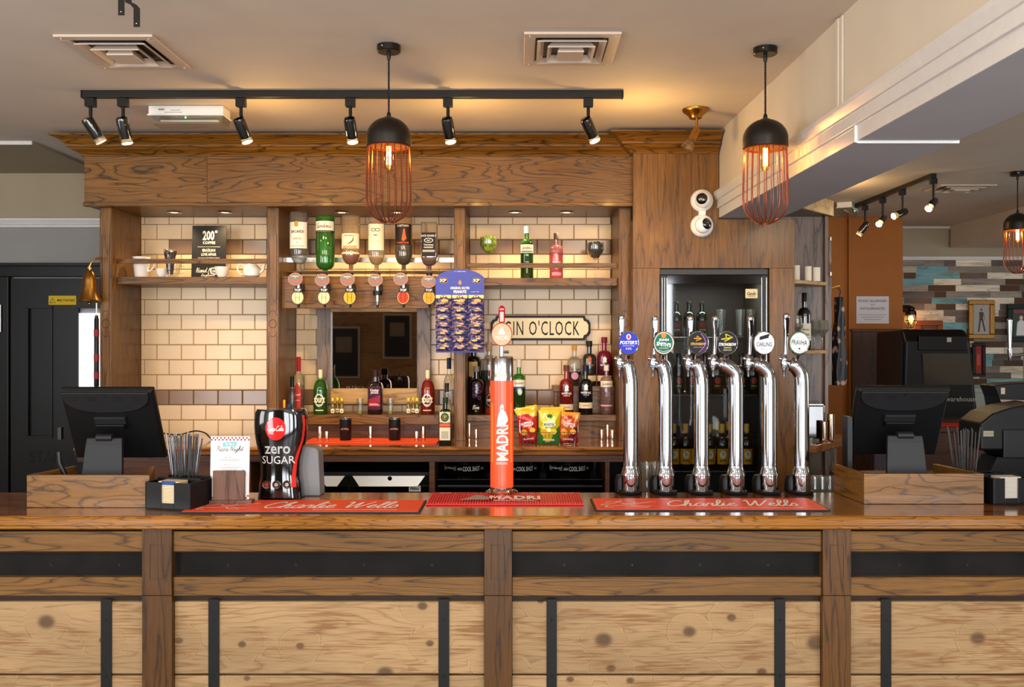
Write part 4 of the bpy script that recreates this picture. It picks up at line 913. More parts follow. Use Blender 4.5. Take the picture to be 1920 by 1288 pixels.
for i, x in enumerate(lx):
    nth = ['first', 'second', 'third', 'fourth', 'fifth', 'last'][i]
    t = thing('optic_dispenser', 'chrome and black spirit measure under the %s inverted bottle from the left' % nth, 'spirit dispenser', (X(x, dO), dO, zO), group='spirit measures on the optics board')
    b = MB(); b.cyl((0, 0, .012), (0, 0, -.01), .017, 'black'); b.cyl((0, 0, -.01), (0, 0, -.15), .013, 'steel'); b.cyl((0, 0, -.15), (0, 0, -.185), .010, 'black', .006); b.box(-.02, .02, .01, .07, -.09, -.05, 'black'); b.build('measure', t)
    if lids[i][2]:
        b = MB(); fn = fplane(-.028); b.disc('black', .0, -.128, .038, .042, fplane(-.026)); b.box(-.024, .024, -.028, -.016, -.10, -.075, 'black')
        b.disc('#c9a070', 0, -.128, .034, .038, fplane(-.0265)); b.disc(lids[i][2], 0, -.128, .030, .034, fplane(-.027)); b.build('sight_window', t)
        b = MB(); b.text('TOP', 'inkwhite', 0, -.087, .036, .014, fplane(-.029), bold=.02); b.line('ink', [(-.012, -.098), (-.012, -.158)], .002, fn); b.line('ink', [(.012, -.098), (.012, -.158)], .002, fn); b.text('25ml', '#7a4a1a', 0, -.128, .022, .008, fn); b.build('lettering', t)
    else:
        b = MB(); b.cyl((0, 0, -.09), (0, 0, -.115), .026, 'black'); b.cyl((0, 0, -.115), (0, 0, -.17), .014, 'smoke'); b.build('measure_chamber', t)
    b = MB(); T = Matrix.Translation(Vector((X(bx[i], dO) - X(x, dO), -.04, Z(by[i], dO) - zO))); b.M = T
    b.lathe([(.001, .003), (.041, .003), (.042, 0), (.001, 0)], '#cf7f6c', T=T @ Matrix.Diagonal((1, 1, .86, 1)) @ Matrix.Rotation(PI / 2, 4, 'X'), seg=28)
    b.disc('#77706c', 0, 0, .0385, .032, fplane(-.0035)); pb = b.build('price_badge', t)
    b = MB(); b.M = T; b.text('DOUBLE UP', 'inkwhite', 0, .016, .042, .006, fplane(-.004), bold=.02); b.text('FOR', 'inkwhite', 0, .007, .010, .004, fplane(-.004)); b.text('£1.50', '#e0552f', 0, -.010, .044, .016, fplane(-.004), bold=.02); b.build('lettering', pb)
# mirror ---------------------------------------------------------------------
dm_ = 5.75; t = thing('wall_mirror', 'oak framed mirror between the optics and the back ledge', 'mirror', (X(702, dm_), dm_, Z(757, dm_)))
mx = lambda x: X(x, dm_) - X(702, dm_); mz = lambda y: Z(y, dm_) - Z(757, dm_)
for a, c, e, f_, m_ in ((597, 622, 757, 520, 'grey_oak'), (783, 808, 757, 520, 'grey_oak')):
    b = MB(); b.box(mx(a), mx(c), -.035, .014, mz(e), mz(f_), m_); b.build('frame_side', t, bevel=.002)
b = MB(); b.box(mx(622), mx(783), -.034, .014, mz(757), mz(728), 'pale_oak'); b.build('frame_bottom', t, bevel=.002)
b = MB(); b.box(mx(622), mx(783), -.034, .014, mz(585), mz(520), 'pale_oak'); b.build('frame_top', t, bevel=.002)
b = MB(); b.box(mx(620), mx(785), -.004, .0, mz(730), mz(583), 'mirror'); b.build('mirror_glass', t)
# ================================================================ bottles on the back ledges
zc = ZBC
def on(x, d): return (X(x, d), d)
def bt(name, lab, x, d, z, H, R, gm, **k):
    return bottle(name, lab, (X(x, d), d, z), H, R, gm, **k)
green = pale('#4fb02a'); dgreen = pale('#0d4a1c'); clear_ = pale('#f0f2ec'); blk = plain('black glass', '#0a0809', .06, coat=1)
d1 = 5.56
sour = lambda c, c2: [(0.03, .03, None, 1, [('ring', 0, 'inkwhite', .085, .027, .036), ('ring', 0, 'inkwhite', .085, .023, .032), ('text', 'sourz', '#f7f3c8', .085, .072, .030), ('text', 'apple', '#f7f3c8', .06, .02, .006), ('rect', 0, c2, .025, .05, .006)])]
bt('liqueur_bottle', 'bright green sour liqueur bottle on the left of the mirror ledge', 601, d1, ZL, .265, .042, pale('#35b51c'), sh=.50, sh2=.28, nr=.012, cap=.055, capm='#d8cfa4', capr=.0125, labels=sour(1, '#d9e8c0'), liquid=G_('#2ea016', .5), level=.55)
bt('liqueur_bottle', 'red sour liqueur bottle on the right of the mirror ledge', 802, d1, ZL, .262, .042, pale('#e8381c'), sh=.50, sh2=.28, nr=.012, cap=.055, capm='#d8cfa4', capr=.0125, labels=sour(1, '#f0c0b0'), liquid=G_('#e02812', .3), level=.72)
bt('liqueur_bottle', 'dark square shouldered black cherry liqueur bottle centred before the mirror', 704, d1, ZL, .262, .043, pale('#3a0d0c'), sh=.60, sh2=.14, nr=.018, cap=.04, n=5, capm='#2a0c0b', labels=[(.03, .165, '#3c0a2c', .75, [('text', 'Cactus', 'inkwhite', .145, .045, .014), ('text', 'JACKS', 'inkwhite', .128, .042, .014), ('poly', [(-.03, .09), (.03, .115), (.03, .07), (-.03, .07)], '#8a1838', 0, 0, 0), ('poly', [(-.03, .085), (.03, .06), (.03, .05), (-.03, .05)], '#c8342c', 0, 0, 0), ('text', 'DARK FRUIT', 'inkwhite', .06, .045, .006)])])
bt('liqueur_bottle', 'tall clear bottle with red neck and red flame label, far left of the mirror ledge', 560, 5.62, ZL, .34, .034, clear_, sh=.50, sh2=.22, nr=.0105, cap=.088, capm='#a3142c', capr=.013, liquid=G_('#f3ded8', .7), level=.5, labels=[(0, 0, None, 1, [('poly', [(0, .19), (.022, .14), (.026, .10), (.018, .03), (-.018, .03), (-.026, .10), (-.022, .14)], '#c03a34', 0, 0, 0), ('script', 'Coral', 'inkwhite', .115, .036, .014), ('text', 'LIQUEUR', 'inkwhite', .08, .03, .006)])])
bt('liqueur_bottle', 'small clear bottle with black cap at the left end of the mirror ledge', 548, 5.53, ZL, .225, .020, clear_, sh=.48, sh2=.2, nr=.008, cap=.062, capm='black', capr=.0115)
for k, (px_, dd, lab) in enumerate(((624, 5.53, 'left group, left one'), (633, 5.57, 'left group, middle one'), (641, 5.53, 'left group, right one'), (766, 5.53, 'right group, left one'), (775, 5.57, 'right group, middle one'), (782, 5.53, 'right group, right one'))):
    bt('miniature_bottle', 'tiny yellow capped miniature bottle on the mirror ledge, ' + lab, px_, dd, ZL, .098, .0115, pale('#e3c01c'), sh=.55, sh2=.18, nr=.005, cap=.016, capm='#f0d020', capr=.0075, group='yellow miniatures before the mirror', liquid=G_('#e8b818', .3), level=.5, labels=[(.010, .034, '#efe6c0', 1.2, [('rect', 0, '#b0392c', .020, .010, .006)])])
def tumbler(name, lab, cat, p, H, r0, r1, m='clear', liquid=None, lm=None, group=None, wall=.0015, parts=None):
    t = thing(name, lab, cat, p, group=group)
    b = MB(); b.lathe([(r0 * .8, 0), (r0, .001), (r1, H), (r1 - wall, H), (r0 - wall, .008), (.001, .006)], m, seg=20, caps=False); b.build('glass', t)
    if liquid: b = MB(); b.lathe([(r0 - wall - .0005, .009), (r0 + (r1 - r0) * liquid / H - wall - .0008, liquid), (.001, liquid)], lm, seg=20, caps=True); b.build('liquid', t)
    return t
for px_, lab in ((675, 'left of the dark cherry bottle'), (732, 'right of the dark cherry bottle')):
    tumbler('shot_glass', 'small flared shot glass with pale liquid, ' + lab, 'glass', (X(px_, 5.54), 5.54, ZL), .093, .015, .021, liquid=.02, lm='#c9b24a', group='shot glasses before the mirror')
# red drip runner with jiggers and mugs on back worktop
zr = zc + .0005
b = MB(); b.box(X(575, 5.3), X(822, 5.3), 5.20, 5.46, zr, zr + .006, 'runner')
ro = tag(b.build('bar_runner', bevel=.002), 'orange red rubber runner on the back worktop under the metal jiggers', 'bar mat')
b = MB(); rr = random.Random(2)
for k in range(5):
    x_ = X(600 + k * 46, 5.3); b.line('inkgold', [(x_, 5.3), (x_ + .03, 5.34), (x_ + .06, 5.31), (x_ + .09, 5.35), (x_ + .11, 5.30)], .006, ftop(zr + .0065), sm=True)
b.build('pattern', ro)
def jigger(lab, x, d, h, r, z=None):
    t = thing('spirit_measure', lab, 'spirit measure', (X(x, d), d, (zc if z is None else z) + .0), group='steel spirit measures on the back worktop')
    b = MB(); b.lathe([(r * .98, 0), (r, .002), (r, h - .001), (r * .98, h), (r - .001, h), (r - .002, h * .2), (.001, h * .2)], 'jigger', seg=20, caps=False); b.build('cup', t)
zj = .0068
for x, h, lab in ((600, .080, 'tall one left of the left black mug'), (613, .052, 'short one beside the left black mug'), (695, .080, 'single one between the two black mugs'), (781, .052, 'short one right of the right black mug'), (794, .080, 'tall one by the green herbal bottle')):
    jigger('copper toned steel spirit measure on the runner, ' + lab, x, 5.32, h, .0115, zc + zj)
for x, d, h, lab in ((880, 5.24, .112, 'tall one right of the third post'), (893, 5.20, .082, 'shorter one right of the third post'), (1128, 5.2, .080, 'left of the three near the tiled bay end'), (1139, 5.22, .105, 'tallest of the three near the tiled bay end'), (1148, 5.2, .078, 'right of the three near the tiled bay end')):
    jigger('polished steel spirit measure on the worktop, ' + lab, x, d, h, .0095)
for x, lab in ((648, 'left'), (740, 'right')):
    t = thing('metal_mug', 'black cylindrical cup with curved white lettering, %s one on the back runner' % lab, 'cup', (X(x, 5.34), 5.34, zc + zj), group='black cups on the back runner')
    b = MB(); b.lathe([(.031, 0), (.033, .003), (.0335, .120), (.034, .124), (.032, .124), (.030, .01), (.001, .01)], 'black', seg=28, caps=False); b.lathe([(.0342, .119), (.0346, .125), (.032, .1255)], 'steel', seg=28, caps=False); b.build('cup_body', t)
    b = MB(); b.text("JACK DANIEL'S", '#d9a58c', 0, .062, .05, .012, lambda x, z: fcyl(.0342)(x, z + .004 * math.cos(x * 60)), bold=.01); b.build('lettering', t)
def herbal(t):
    pass
bt('herbal_liqueur_bottle', 'square green herbal liqueur bottle with cream label on the back worktop edge', 835, 5.14, zc, .262, .036, pale('#103a18'), sh=.60, sh2=.16, nr=.012, cap=.03, capm='#173018', n=6, labels=[(.03, .10, '#e3dcc4', .70, [('rect', 0, '#b9b49b', .06, .035, .04)]), (.102, .125, '#cc4420', .72, [('text', 'Jagermeister', 'inkgold', .113, .05, .010)]), (.128, .185, '#cfd0b0', .70, [('disc', 0, '#1f4a22', .156, .020, .024), ('ring', 0, '#c9a54b', .156, .012, .013), ('poly', [(0, .145), (-.008, .165), (-.003, .160), (0, .168), (.003, .160), (.008, .165)], '#d8c27c', 0, 0, 0)])], liquid='#120c05', level=.55)
bt('liqueur_bottle', 'tall clear bottle with dark blue capsule behind the herbal bottle', 842, 5.56, ZL, .335, .033, clear_, sh=.5, sh2=.2, nr=.0105, cap=.065, capm='#1a2440', capr=.013)
bt('liqueur_bottle', 'slim dark capped clear bottle between herbal bottle and oak post', 838, 5.36, zc + zj, .325, .028, clear_, sh=.5, sh2=.2, nr=.010, cap=.05, capm='black', capr=.0125, liquid='#4a4648', level=.3)
# bay three, lower ledge and step
bt('spirit_bottle', 'big round black bottle with cream neck tag behind the beer column', 888, 5.68, ZL, .42, .054, blk, sh=.66, sh2=.16, nr=.016, cap=.03, capm='black', labels=[(.22, .31, '#c7a561', .5, [])])
bt('spirit_bottle', 'black bottle with purple floral etching left of the beer column', 893, 5.55, ZL, .285, .044, blk, sh=.62, sh2=.12, nr=.014, cap=.03, capm='#8a8278', labels=[(0, 0, None, 1, [('script', 'Boe', 'inkwhite', .045, .042, .026), ('text', 'GIN', 'inkwhite', .022, .012, .006)] + [('ring', .02 * math.cos(k * 2.1), '#75506e', .10 + .012 * k, .008 + .002 * (k % 3), .009) for k in range(8)])])
bt('spirit_bottle', 'orange labelled gin bottle with red cap half behind the beer column', 921, 5.55, ZL, .258, .038, pale('#d8562a'), sh=.58, sh2=.2, nr=.012, cap=.03, capm='#c8281c', labels=[(.04, .12, '#26252c', 1.0, [('text', 'OPIHR', 'inkwhite', .085, .05, .016), ('ring', 0, 'inkgold', .085, .03, .034)])], liquid='#c84c1e', level=.5)
bt('spirit_bottle', 'tall clear bottle with pale stopper rising behind the beer column', 917, 5.69, ZL, .425, .038, clear_, sh=.66, sh2=.16, nr=.016, cap=.05, capm='#c9a37c', capr=.018, liquid='#2c3a28', level=.6)
bt('gin_bottle', 'green gin bottle with cream label and blue seal right of the beer column', 973, 5.56, ZL, .325, .0385, pale('#3a9a1c'), sh=.62, sh2=.12, nr=.0125, cap=.045, capm='#cfc8b4', liquid=G_('#0e5a18', .4), level=.58, labels=[(.165, .205, '#efe8cf', 1.25, [('script', "Gordon's", '#c8452c', .187, .06, .022)]), (.155, .164, '#2a5aa8', 1.25, []), (.02, .05, '#1d3a20', 1.2, [('rect', 0, '#e8e2c8', .035, .04, .012)]), (0, 0, None, 1, [('disc', .006, '#e6ead8', .135, .014, .020), ('ring', .006, '#274a98', .135, .010, .014)])])
bt('gin_bottle', 'red gin bottle with cream base label on the right ledge', 1062, 5.54, ZL, .292, .041, pale('#e02a1e'), sh=.60, sh2=.12, nr=.014, cap=.035, capm='#6a3a2c', liquid=G_('#c81414', .3), level=.45, labels=[(.028, .062, '#e9d7b4', 1.3, [('rect', 0, '#c2a878', .045, .04, .010)]), (0, 0, None, 1, [('text', 'WHITLEY NEILL', 'inkwhite', .125, .066, .011), ('poly', [(-.012, .142), (-.008, .155), (-.012, .165), (0, .178), (.012, .165), (.008, .155), (.012, .142)], 'inkwhite', 0, 0, 0), ('text', 'RASPBERRY GIN', 'inkwhite', .112, .04, .005)])])
bt('gin_bottle', 'midnight blue gin bottle with cream base label and blue neck on the right ledge', 1098, 5.54, ZL, .292, .041, pale('#16283a'), sh=.60, sh2=.12, nr=.014, cap=.035, capm='#1b2038', liquid='#060a10', level=.55, labels=[(.038, .072, '#e9d7b4', 1.3, [('rect', 0, '#c2a878', .055, .04, .010)]), (0, 0, None, 1, [('text', 'WHITLEY NEILL', 'inkwhite', .130, .066, .011), ('poly', [(-.012, .147), (-.008, .16), (-.012, .17), (0, .183), (.012, .17), (.008, .16), (.012, .147)], 'inkwhite', 0, 0, 0), ('text', 'LONDON GIN', 'inkwhite', .117, .035, .005)])])
bt('gin_bottle', 'clear pink tinted gin bottle with white label at the right end of the ledge', 1137, 5.53, ZL, .29, .037, pale('#ecc7c2'), sh=.66, sh2=.12, nr=.0125, cap=.03, capm='#e8d8cc', labels=[(.165, .20, '#efe6cf', 1.25, [('script', "Gordon's", '#6a5a3a', .183, .06, .022)]), (.05, .06, '#d8a0a0', 1.2, []), (0, 0, None, 1, [('rect', 0, '#b0566c', .16, .07, .003)])], liquid=G_('#e8b4ac', .6), level=.12)
bt('gin_bottle', 'clear bottle with cork and lilac label on the raised step, left of three', 1077, 5.68, ZU, .245, .043, clear_, sh=.52, sh2=.2, nr=.013, cap=.03, capm='#c08a4a', capr=.015, labels=[(0, 0, None, 1, [('script', 'Pink gin', '#5a2a4a', .10, .07, .03), ('disc', 0, '#d9a0b8', .06, .022, .022)])], liquid=G_('#5a2030', .3), level=.35)
bt('gin_bottle', 'black gin bottle with orange tree emblem on the raised step, middle of three', 1105, 5.68, ZU, .272, .042, plain('smoked glass', '#2a2520', .12, coat=1), sh=.60, sh2=.12, nr=.0145, cap=.035, capm='#241a14', labels=[(.028, .062, '#d8be8c', 1.3, []), (0, 0, None, 1, [('poly', [(-.012, .142), (-.008, .155), (-.012, .165), (0, .178), (.012, .165), (.008, .155), (.012, .142)], '#c8642c', 0, 0, 0), ('text', 'WHITLEY', '#b08a5c', .125, .05, .010)])])
bt('gin_bottle', 'cerise pink gin bottle on the raised step, tallest at the right', 1133, 5.68, ZU, .295, .044, pale('#c21e4c'), sh=.60, sh2=.12, nr=.0145, cap=.035, capm='#7a2038', labels=[(.028, .062, '#e0c89c', 1.3, []), (0, 0, None, 1, [('poly', [(-.012, .142), (-.008, .155), (-.012, .165), (0, .178), (.012, .165), (.008, .155), (.012, .142)], 'inkwhite', 0, 0, 0), ('text', 'WHITLEY NEILL', 'inkwhite', .125, .06, .010)])], liquid=G_('#a01038', .3), level=.5)
# shelf three
ds = 5.55
bt('gin_bottle', 'green gin bottle with cream label on the top right shelf', 988, ds, SH3, .315, .0385, pale('#4aa82a'), sh=.62, sh2=.14, nr=.0125, cap=.04, capm='#e8e8dc', liquid=G_('#0f5c16', .4), level=.68, labels=[(.155, .205, '#f1ead2', 1.25, [('script', "Gordon's", '#8a5a2c', .185, .062, .024), ('rect', 0, '#2b5a2c', .163, .08, .006)]), (0, 0, None, 1, [('rect', 0, '#a8c88c', .05, .006, .03), ('rect', 0, '#0a3a0c', .12, .03, .03)])])
bt('gin_bottle', 'pink gin bottle with black neck stopper on the top right shelf', 1043, ds, SH3, .275, .0405, pale('#ef9aa8'), sh=.62, sh2=.12, nr=.0125, cap=.035, capm='#5a4a44', liquid=G_('#ec8c9c', .6), level=.58, labels=[(0, 0, None, 1, [('disc', 0, '#f3c9a8', .135, .009, .010), ('text', 'PINK GIN', 'inkwhite', .10, .05, .008), ('rect', 0, '#e7a6a8', .03, .06, .02)])])
def goblet(lab, x, d, z, H, R, fill, fm, fr):
    t = thing('gin_goblet', lab, 'glass', (X(x, d), d, z))
    hb = H - 1.9 * R
    b = MB(); b.lathe([(.034, 0), (.036, .002), (.006, .006), (.004, .012), (.004, hb - .005), (.010, hb + .002), (R * .75, hb + R * .55), (R, hb + R * 1.1), (R * .93, H), (R * .91, H), (R * .97, hb + R * 1.1), (R * .72, hb + R * .58), (.001, hb + .012)], 'clear', seg=24, caps=False); b.build('glass', t)
    rr = random.Random(x); b = MB()
    for k in range(fill):
        a = rr.random() * 6.28; zz = rr.random(); r_ = R * (.35 + .5 * math.sin(min(1, zz * 1.5) * 1.5)) * rr.random() ** .4
        b.ball((r_ * math.cos(a) * .85, r_ * math.sin(a) * .85, hb + R * .35 + zz * R * 1.45), fr, fm[k % len(fm)], 8)
    o = b.build('filling', t); o['kind'] = 'stuff'
    return t
goblet('stemmed gin goblet heaped with green limes on the top right shelf', 916, 5.50, SH3, .245, .052, 60, ['#a8c420', '#c8d83c', '#7ea01a'], .014)
goblet('stemmed gin goblet full of glossy black berries on the top right shelf', 1116, 5.52, SH3, .215, .052, 70, [plain('black berry', '#160e10', .1, coat=1)], .0125)
# shelf one
t = thing('milk_jug', 'white conical china jug behind the guard rail, far left of the coffee shelf', 'jug', (X(265, 5.52), 5.52, SH1))
b = MB(); b.lathe([(.036, 0), (.038, .003), (.050, .118), (.052, .124), (.049, .124), (.036, .01), (.001, .008)], 'ceramic', seg=28, caps=False); b.build('body', t)
b = MB(); b.tube(smooth_path([(.046, -.01, .10), (.078, -.02, .105), (.082, -.02, .07), (.06, -.012, .045), (.042, -.01, .04)]), .005, 'ceramic'); b.build('handle', t)
def cup(lab, x, d, z, H, R, m='ceramic', saucer=False, name='coffee_cup', hs=1):
    t = thing(name, lab, 'cup', (X(x, d), d, z))
    b = MB(); b.lathe([(R * .5, 0), (R * .55, .004), (R * .85, H * .4), (R, H), (R * .94, H), (R * .78, H * .4), (.001, .008)], m, seg=28, caps=False); b.build('body', t)
    b = MB(); b.tube(smooth_path([(hs * R * .9, 0, H * .85), (hs * R * 1.5, 0, H * .85), (hs * R * 1.5, 0, H * .4), (hs * R * .8, 0, H * .3)]), .0035, m); b.build('handle', t)
    if saucer: pass
    return t
cup('white china cup left of the glass of coffee beans', 303, 5.50, SH1, .053, .034)
cup('white espresso cup standing before the black coffee sign', 416, 5.47, SH1, .062, .042, hs=-1)
cup('clear glass coffee mug right of the glass of beans', 327, 5.56, SH1, .085, .036, 'clear', name='glass_mug')
t = thing('bean_glass', 'tall flared glass filled with dark coffee beans on the coffee shelf', 'glass', (X(319, 5.48), 5.48, SH1))
b = MB(); b.lathe([(.014, 0), (.016, .012), (.025, .09), (.038, .165), (.0365, .165), (.023, .09), (.013, .016), (.001, .014)], 'clear', seg=24, caps=False); b.build('glass', t)
b = MB(); b.lathe([(.012, .018), (.0215, .09), (.033, .148), (.02, .158), (.001, .162)], '#2c140c', seg=20); rr = random.Random(5)
for k in range(90):
    a = rr.random() * 6.28; z_ = .02 + .14 * rr.random(); r_ = .013 + (z_ - .018) * .155; b.ball((r_ * math.cos(a), r_ * math.sin(a), z_), .0042, '#3a1b10', 6)
o = b.build('coffee_beans', t); o['kind'] = 'stuff'
t = thing('coffee_sign', 'black coffee brand board with cream lettering on the left shelf', 'sign', (X(391, 5.60), 5.60, SH1), rot=(math.radians(-4), 0, 0))
W_, H_ = .205, .322
b = MB(); b.box(-W_ / 2, W_ / 2, -.006, 0, 0, H_, '#23211f'); b.build('board', t, bevel=.001)
fn = fplane(-.0066); b = MB(); cw = '#efe2c4'
b.text('200', cw, -.004, .262, .070, .058, fn, bold=.03); b.ring(cw, .042, .285, .006, .006, .003, fn); b.text('COFFEE', cw, 0, .218, .074, .016, fn, bold=.01)
b.rect(cw, 0, .193, .135, .0015, fn); b.text('BRAZILIAN', cw, 0, .172, .076, .017, fn, bold=.01); b.text('LOVE AFFAIR', cw, 0, .147, .09, .017, fn, bold=.01); b.text('THE SIGNATURE ESPRESSO BLEND', cw, 0, .126, .13, .006, fn)
b.script('Hand Made', cw, -.005, .052, .14, .030, fn, .2); b.text('in', cw, 0, .036, .010, .006, fn); b.script('England', cw, 0, .020, .085, .026, fn, .2); b.build('lettering', t)
t = thing('teapot', 'white china teapot at the right end of the coffee shelf', 'teapot', (X(472, 5.50), 5.50, SH1))
b = MB(); b.lathe([(.030, 0), (.046, .012), (.052, .035), (.046, .062), (.030, .078), (.028, .080), (.022, .088), (.006, .092), (.005, .098), (.008, .103), (.001, .106)], 'ceramic', seg=32); b.build('body', t)
b = MB(); b.tube(smooth_path([(.045, 0, .030), (.065, 0, .045), (.075, 0, .075), (.085, 0, .088)]), [.014, .012, .010, .009, .009, .008, .008, .0075, .007, .007, .007, .0065, .006, .006, .006, .006], 'ceramic', 10); b.build('spout', t)
b = MB(); b.tube(smooth_path([(-.042, 0, .068), (-.072, 0, .078), (-.084, 0, .05), (-.066, 0, .022), (-.046, 0, .022)]), .005, 'ceramic'); b.build('handle', t)
# gin o'clock sign
d = 5.74; W_ = X(1107, d) - X(920, d); H_ = Z(592, d) - Z(638, d)
t = thing('street_sign', "cream street-style plaque reading GIN O'CLOCK on the tiles", 'sign', (X(1013.5, d), d, Z(615, d)))
def plaque(w, h, n):
    a, c = w / 2, h / 2
    q = [(a - n, c), (a - n * .85, c - n * .55), (a - n * .35, c - n * .75), (a, c - n * 1.3)]
    P = q + [(x, -z) for x, z in reversed(q)]
    return P + [(-x, z) for x, z in reversed(P)]
b = MB(); b.prism(plaque(W_, H_, .035), '#1c120d', 'XZ', -.014, .026); b.build('back_board', t, bevel=.002)
b = MB(); b.prism(plaque(W_ - .028, H_ - .026, .033), '#ecdcb4', 'XZ', -.018, -.014); b.build('face', t, bevel=.001)
b = MB(); b.text("GIN O'CLOCK", '#1c120d', .008, 0, W_ * .75, H_ * .60, fplane(-.0186), bold=.006, sp=1.15); b.build('lettering', t)
# peanut card
d = 5.28; x0, x1 = X(817, d), X(908, d); xc_, W_ = (x0 + x1) / 2, x1 - x0
t = thing('peanut_card', 'blue hanging display card of salted peanuts on the third post', 'display card', (xc_, d, Z(661, d)))
H_ = Z(505, d) - Z(661, d); hs = Z(525, d) - Z(661, d)
b = MB(); P = [(-W_ / 2, 0), (W_ / 2, 0), (W_ / 2, hs)] + [(W_ / 2 * math.cos(a) * 1.0 if a > .3 else W_ / 2 - .0, hs + (H_ - hs) * math.sin(a)) for a in [PI * k / 14 for k in range(1, 14)]] + [(-W_ / 2, hs)]
b.prism(P, 'blue', 'XZ', 0, .002); b.build('card', t)
fn = fplane(-.0006); fn2 = fplane(-.0010); fn3 = fplane(-.0014); b = MB()
for s in (-1, 1):
    x_ = s * .094
    b.disc('#c99a52', x_ - .008, hs - .002, .016, .015, fn); b.disc('#c99a52', x_ + .009, hs - .002, .016, .015, fn); b.disc('#1a1410', x_ - .008, hs - .002, .0145, .0135, fn2); b.disc('#1a1410', x_ + .009, hs - .002, .0145, .0135, fn2)
    b.text('KP', '#f5ecc0', x_, hs - .002, .034, .017, fn3, bold=.05)
b.text('21 x 50g Packets', 'inkwhite', 0, H_ - .012, .065, .006, fn); b.text('ORIGINAL SALTED', 'inkwhite', 0, hs - .045, .108, .013, fn, bold=.02); b.text('PEANUTS', 'inkwhite', 0, hs - .066, .072, .017, fn, bold=.03); b.text('contains nuts', 'inkwhite', .085, hs - .066, .045, .005, fn)
b.poly('#e08a2c', [(-.010, hs - .018), (0, hs - .028), (.010, hs - .018), (.006, hs - .008), (0, hs + .002), (-.006, hs - .008)], fn); b.build('lettering', t)
rr = random.Random(11); pk, nt_, nb = newmat('peanut foil'); n_ = N(nt_, 'ShaderNodeTexNoise'); n_.inputs['Scale'].default_value = 42; n_.inputs['Detail'].default_value = 3; tcn = N(nt_, 'ShaderNodeTexCoord'); oi_ = N(nt_, 'ShaderNodeObjectInfo'); va = N(nt_, 'ShaderNodeVectorMath', operation='ADD'); vs_ = N(nt_, 'ShaderNodeVectorMath', operation='MULTIPLY'); vs_.inputs[1].default_value = (1, 1, 2.2)
nt_.links.new(tcn.outputs['Object'], vs_.inputs[0]); nt_.links.new(vs_.outputs[0], va.inputs[0]); nt_.links.new(oi_.outputs['Random'], va.inputs[1]); nt_.links.new(va.outputs[0], n_.inputs['Vector']); cr = N(nt_, 'ShaderNodeValToRGB'); e_ = cr.color_ramp.elements; e_[0].position = .40; e_[0].color = lin('#1c2154'); e_[1].position = .72; e_[1].color = lin('#d8b48c')
for p_, c_ in ((.52, '#2c3274'), (.57, '#6a4a4c'), (.63, '#a3765a')): q_ = e_.new(p_); q_.color = lin(c_)
nt_.links.new(n_.outputs['Fac'], cr.inputs[0]); nt_.links.new(cr.outputs[0], nb.inputs['Base Color']); nb.inputs['Roughness'].default_value = .28; nb.inputs['Coat Weight'].default_value = .5
_ = 0; pk2 = plain('peanut foil bronze', '#8b6a55', .3, metal=.5, noise=.5, nscale=90); pky = plain('peanut foil gold', '#d6a51e', .3, metal=.3, coat=.3)
pw, zt0 = W_ / 3, hs - .085; step = (zt0 + .0) / 7.6
for c in range(3):
    for r in range(7):
        zt_ = zt0 - r * step * .98; y_ = d - .004 - r * .0; h = step * 1.5 if r < 6 else step * 1.5
        g = thing('peanut_packet', 'foil peanut packet on the blue card, %s column, %s from the top' % (['left', 'middle', 'right'][c], ORD[r] if r else 'first'), 'snack packet', (xc_ - W_ / 2 + pw * (c + .5) + rr.uniform(-.002, .002), y_, Z(661, d) + zt_), group='peanut packets on the blue card')
        b = MB(); V = []; nx, nz = 10, 10
        for j in range(nz + 1):
            for i in range(nx + 1):
                u, v = i / nx, j / nz; w_ = pw * .485
                bul = (math.sin(PI * u) ** .6) * (math.sin(PI * v) ** .7)
                V.append(((u - .5) * 2 * w_, -.004 - bul * .02 - (1 - v) * .016 + rr.uniform(-.0022, .0022) * bul - .003, -h * (1 - v)))
        Fq = [(j * (nx + 1) + i, j * (nx + 1) + i + 1, (j + 1) * (nx + 1) + i + 1, (j + 1) * (nx + 1) + i) for j in range(nz) for i in range(nx)]
        b.add(V, Fq, pk, True); b.add([(x, y + .004 if True else y, z) for x, y, z in V], Fq, pk, True)
        b.build('wrapper', g)
        b = MB()
        fnp = lambda x, z: (x, -.034 - .012 * (1 - (z + h) / h) + .0, z)
        if r == 0:
            b.rect(pky, 0, -.010, pw * .94, .018, lambda x, z: (x, -.0235, z)); b.disc('#1a1410', 0, -.012, .018, .009, lambda x, z: (x, -.024, z)); b.text('KP', '#f5ecc0', 0, -.012, .024, .011, lambda x, z: (x, -.0245, z), bold=.04)
            b.disc(pky, .008, -.034, .02, .010, fnp); 
        q_ = rr.uniform(-.010, .006); q2 = rr.uniform(-.15, .15); b.disc(rr.choice(['#b58a6a', '#8a6450', '#c9a22c']), q_, -h + .017, rr.uniform(.013, .020), .006, lambda x, z: (x, -.0455, z)); b.text('Salted', '#d8c4a8', q_, -h + .017, .024, .006, lambda x, z: (x, -.046, z), bold=.02, rot=q2)
        b.disc(pk2, .012, -h + .028, .014, .004, lambda x, z: (x, -.045, z))
        b.build('print', g)
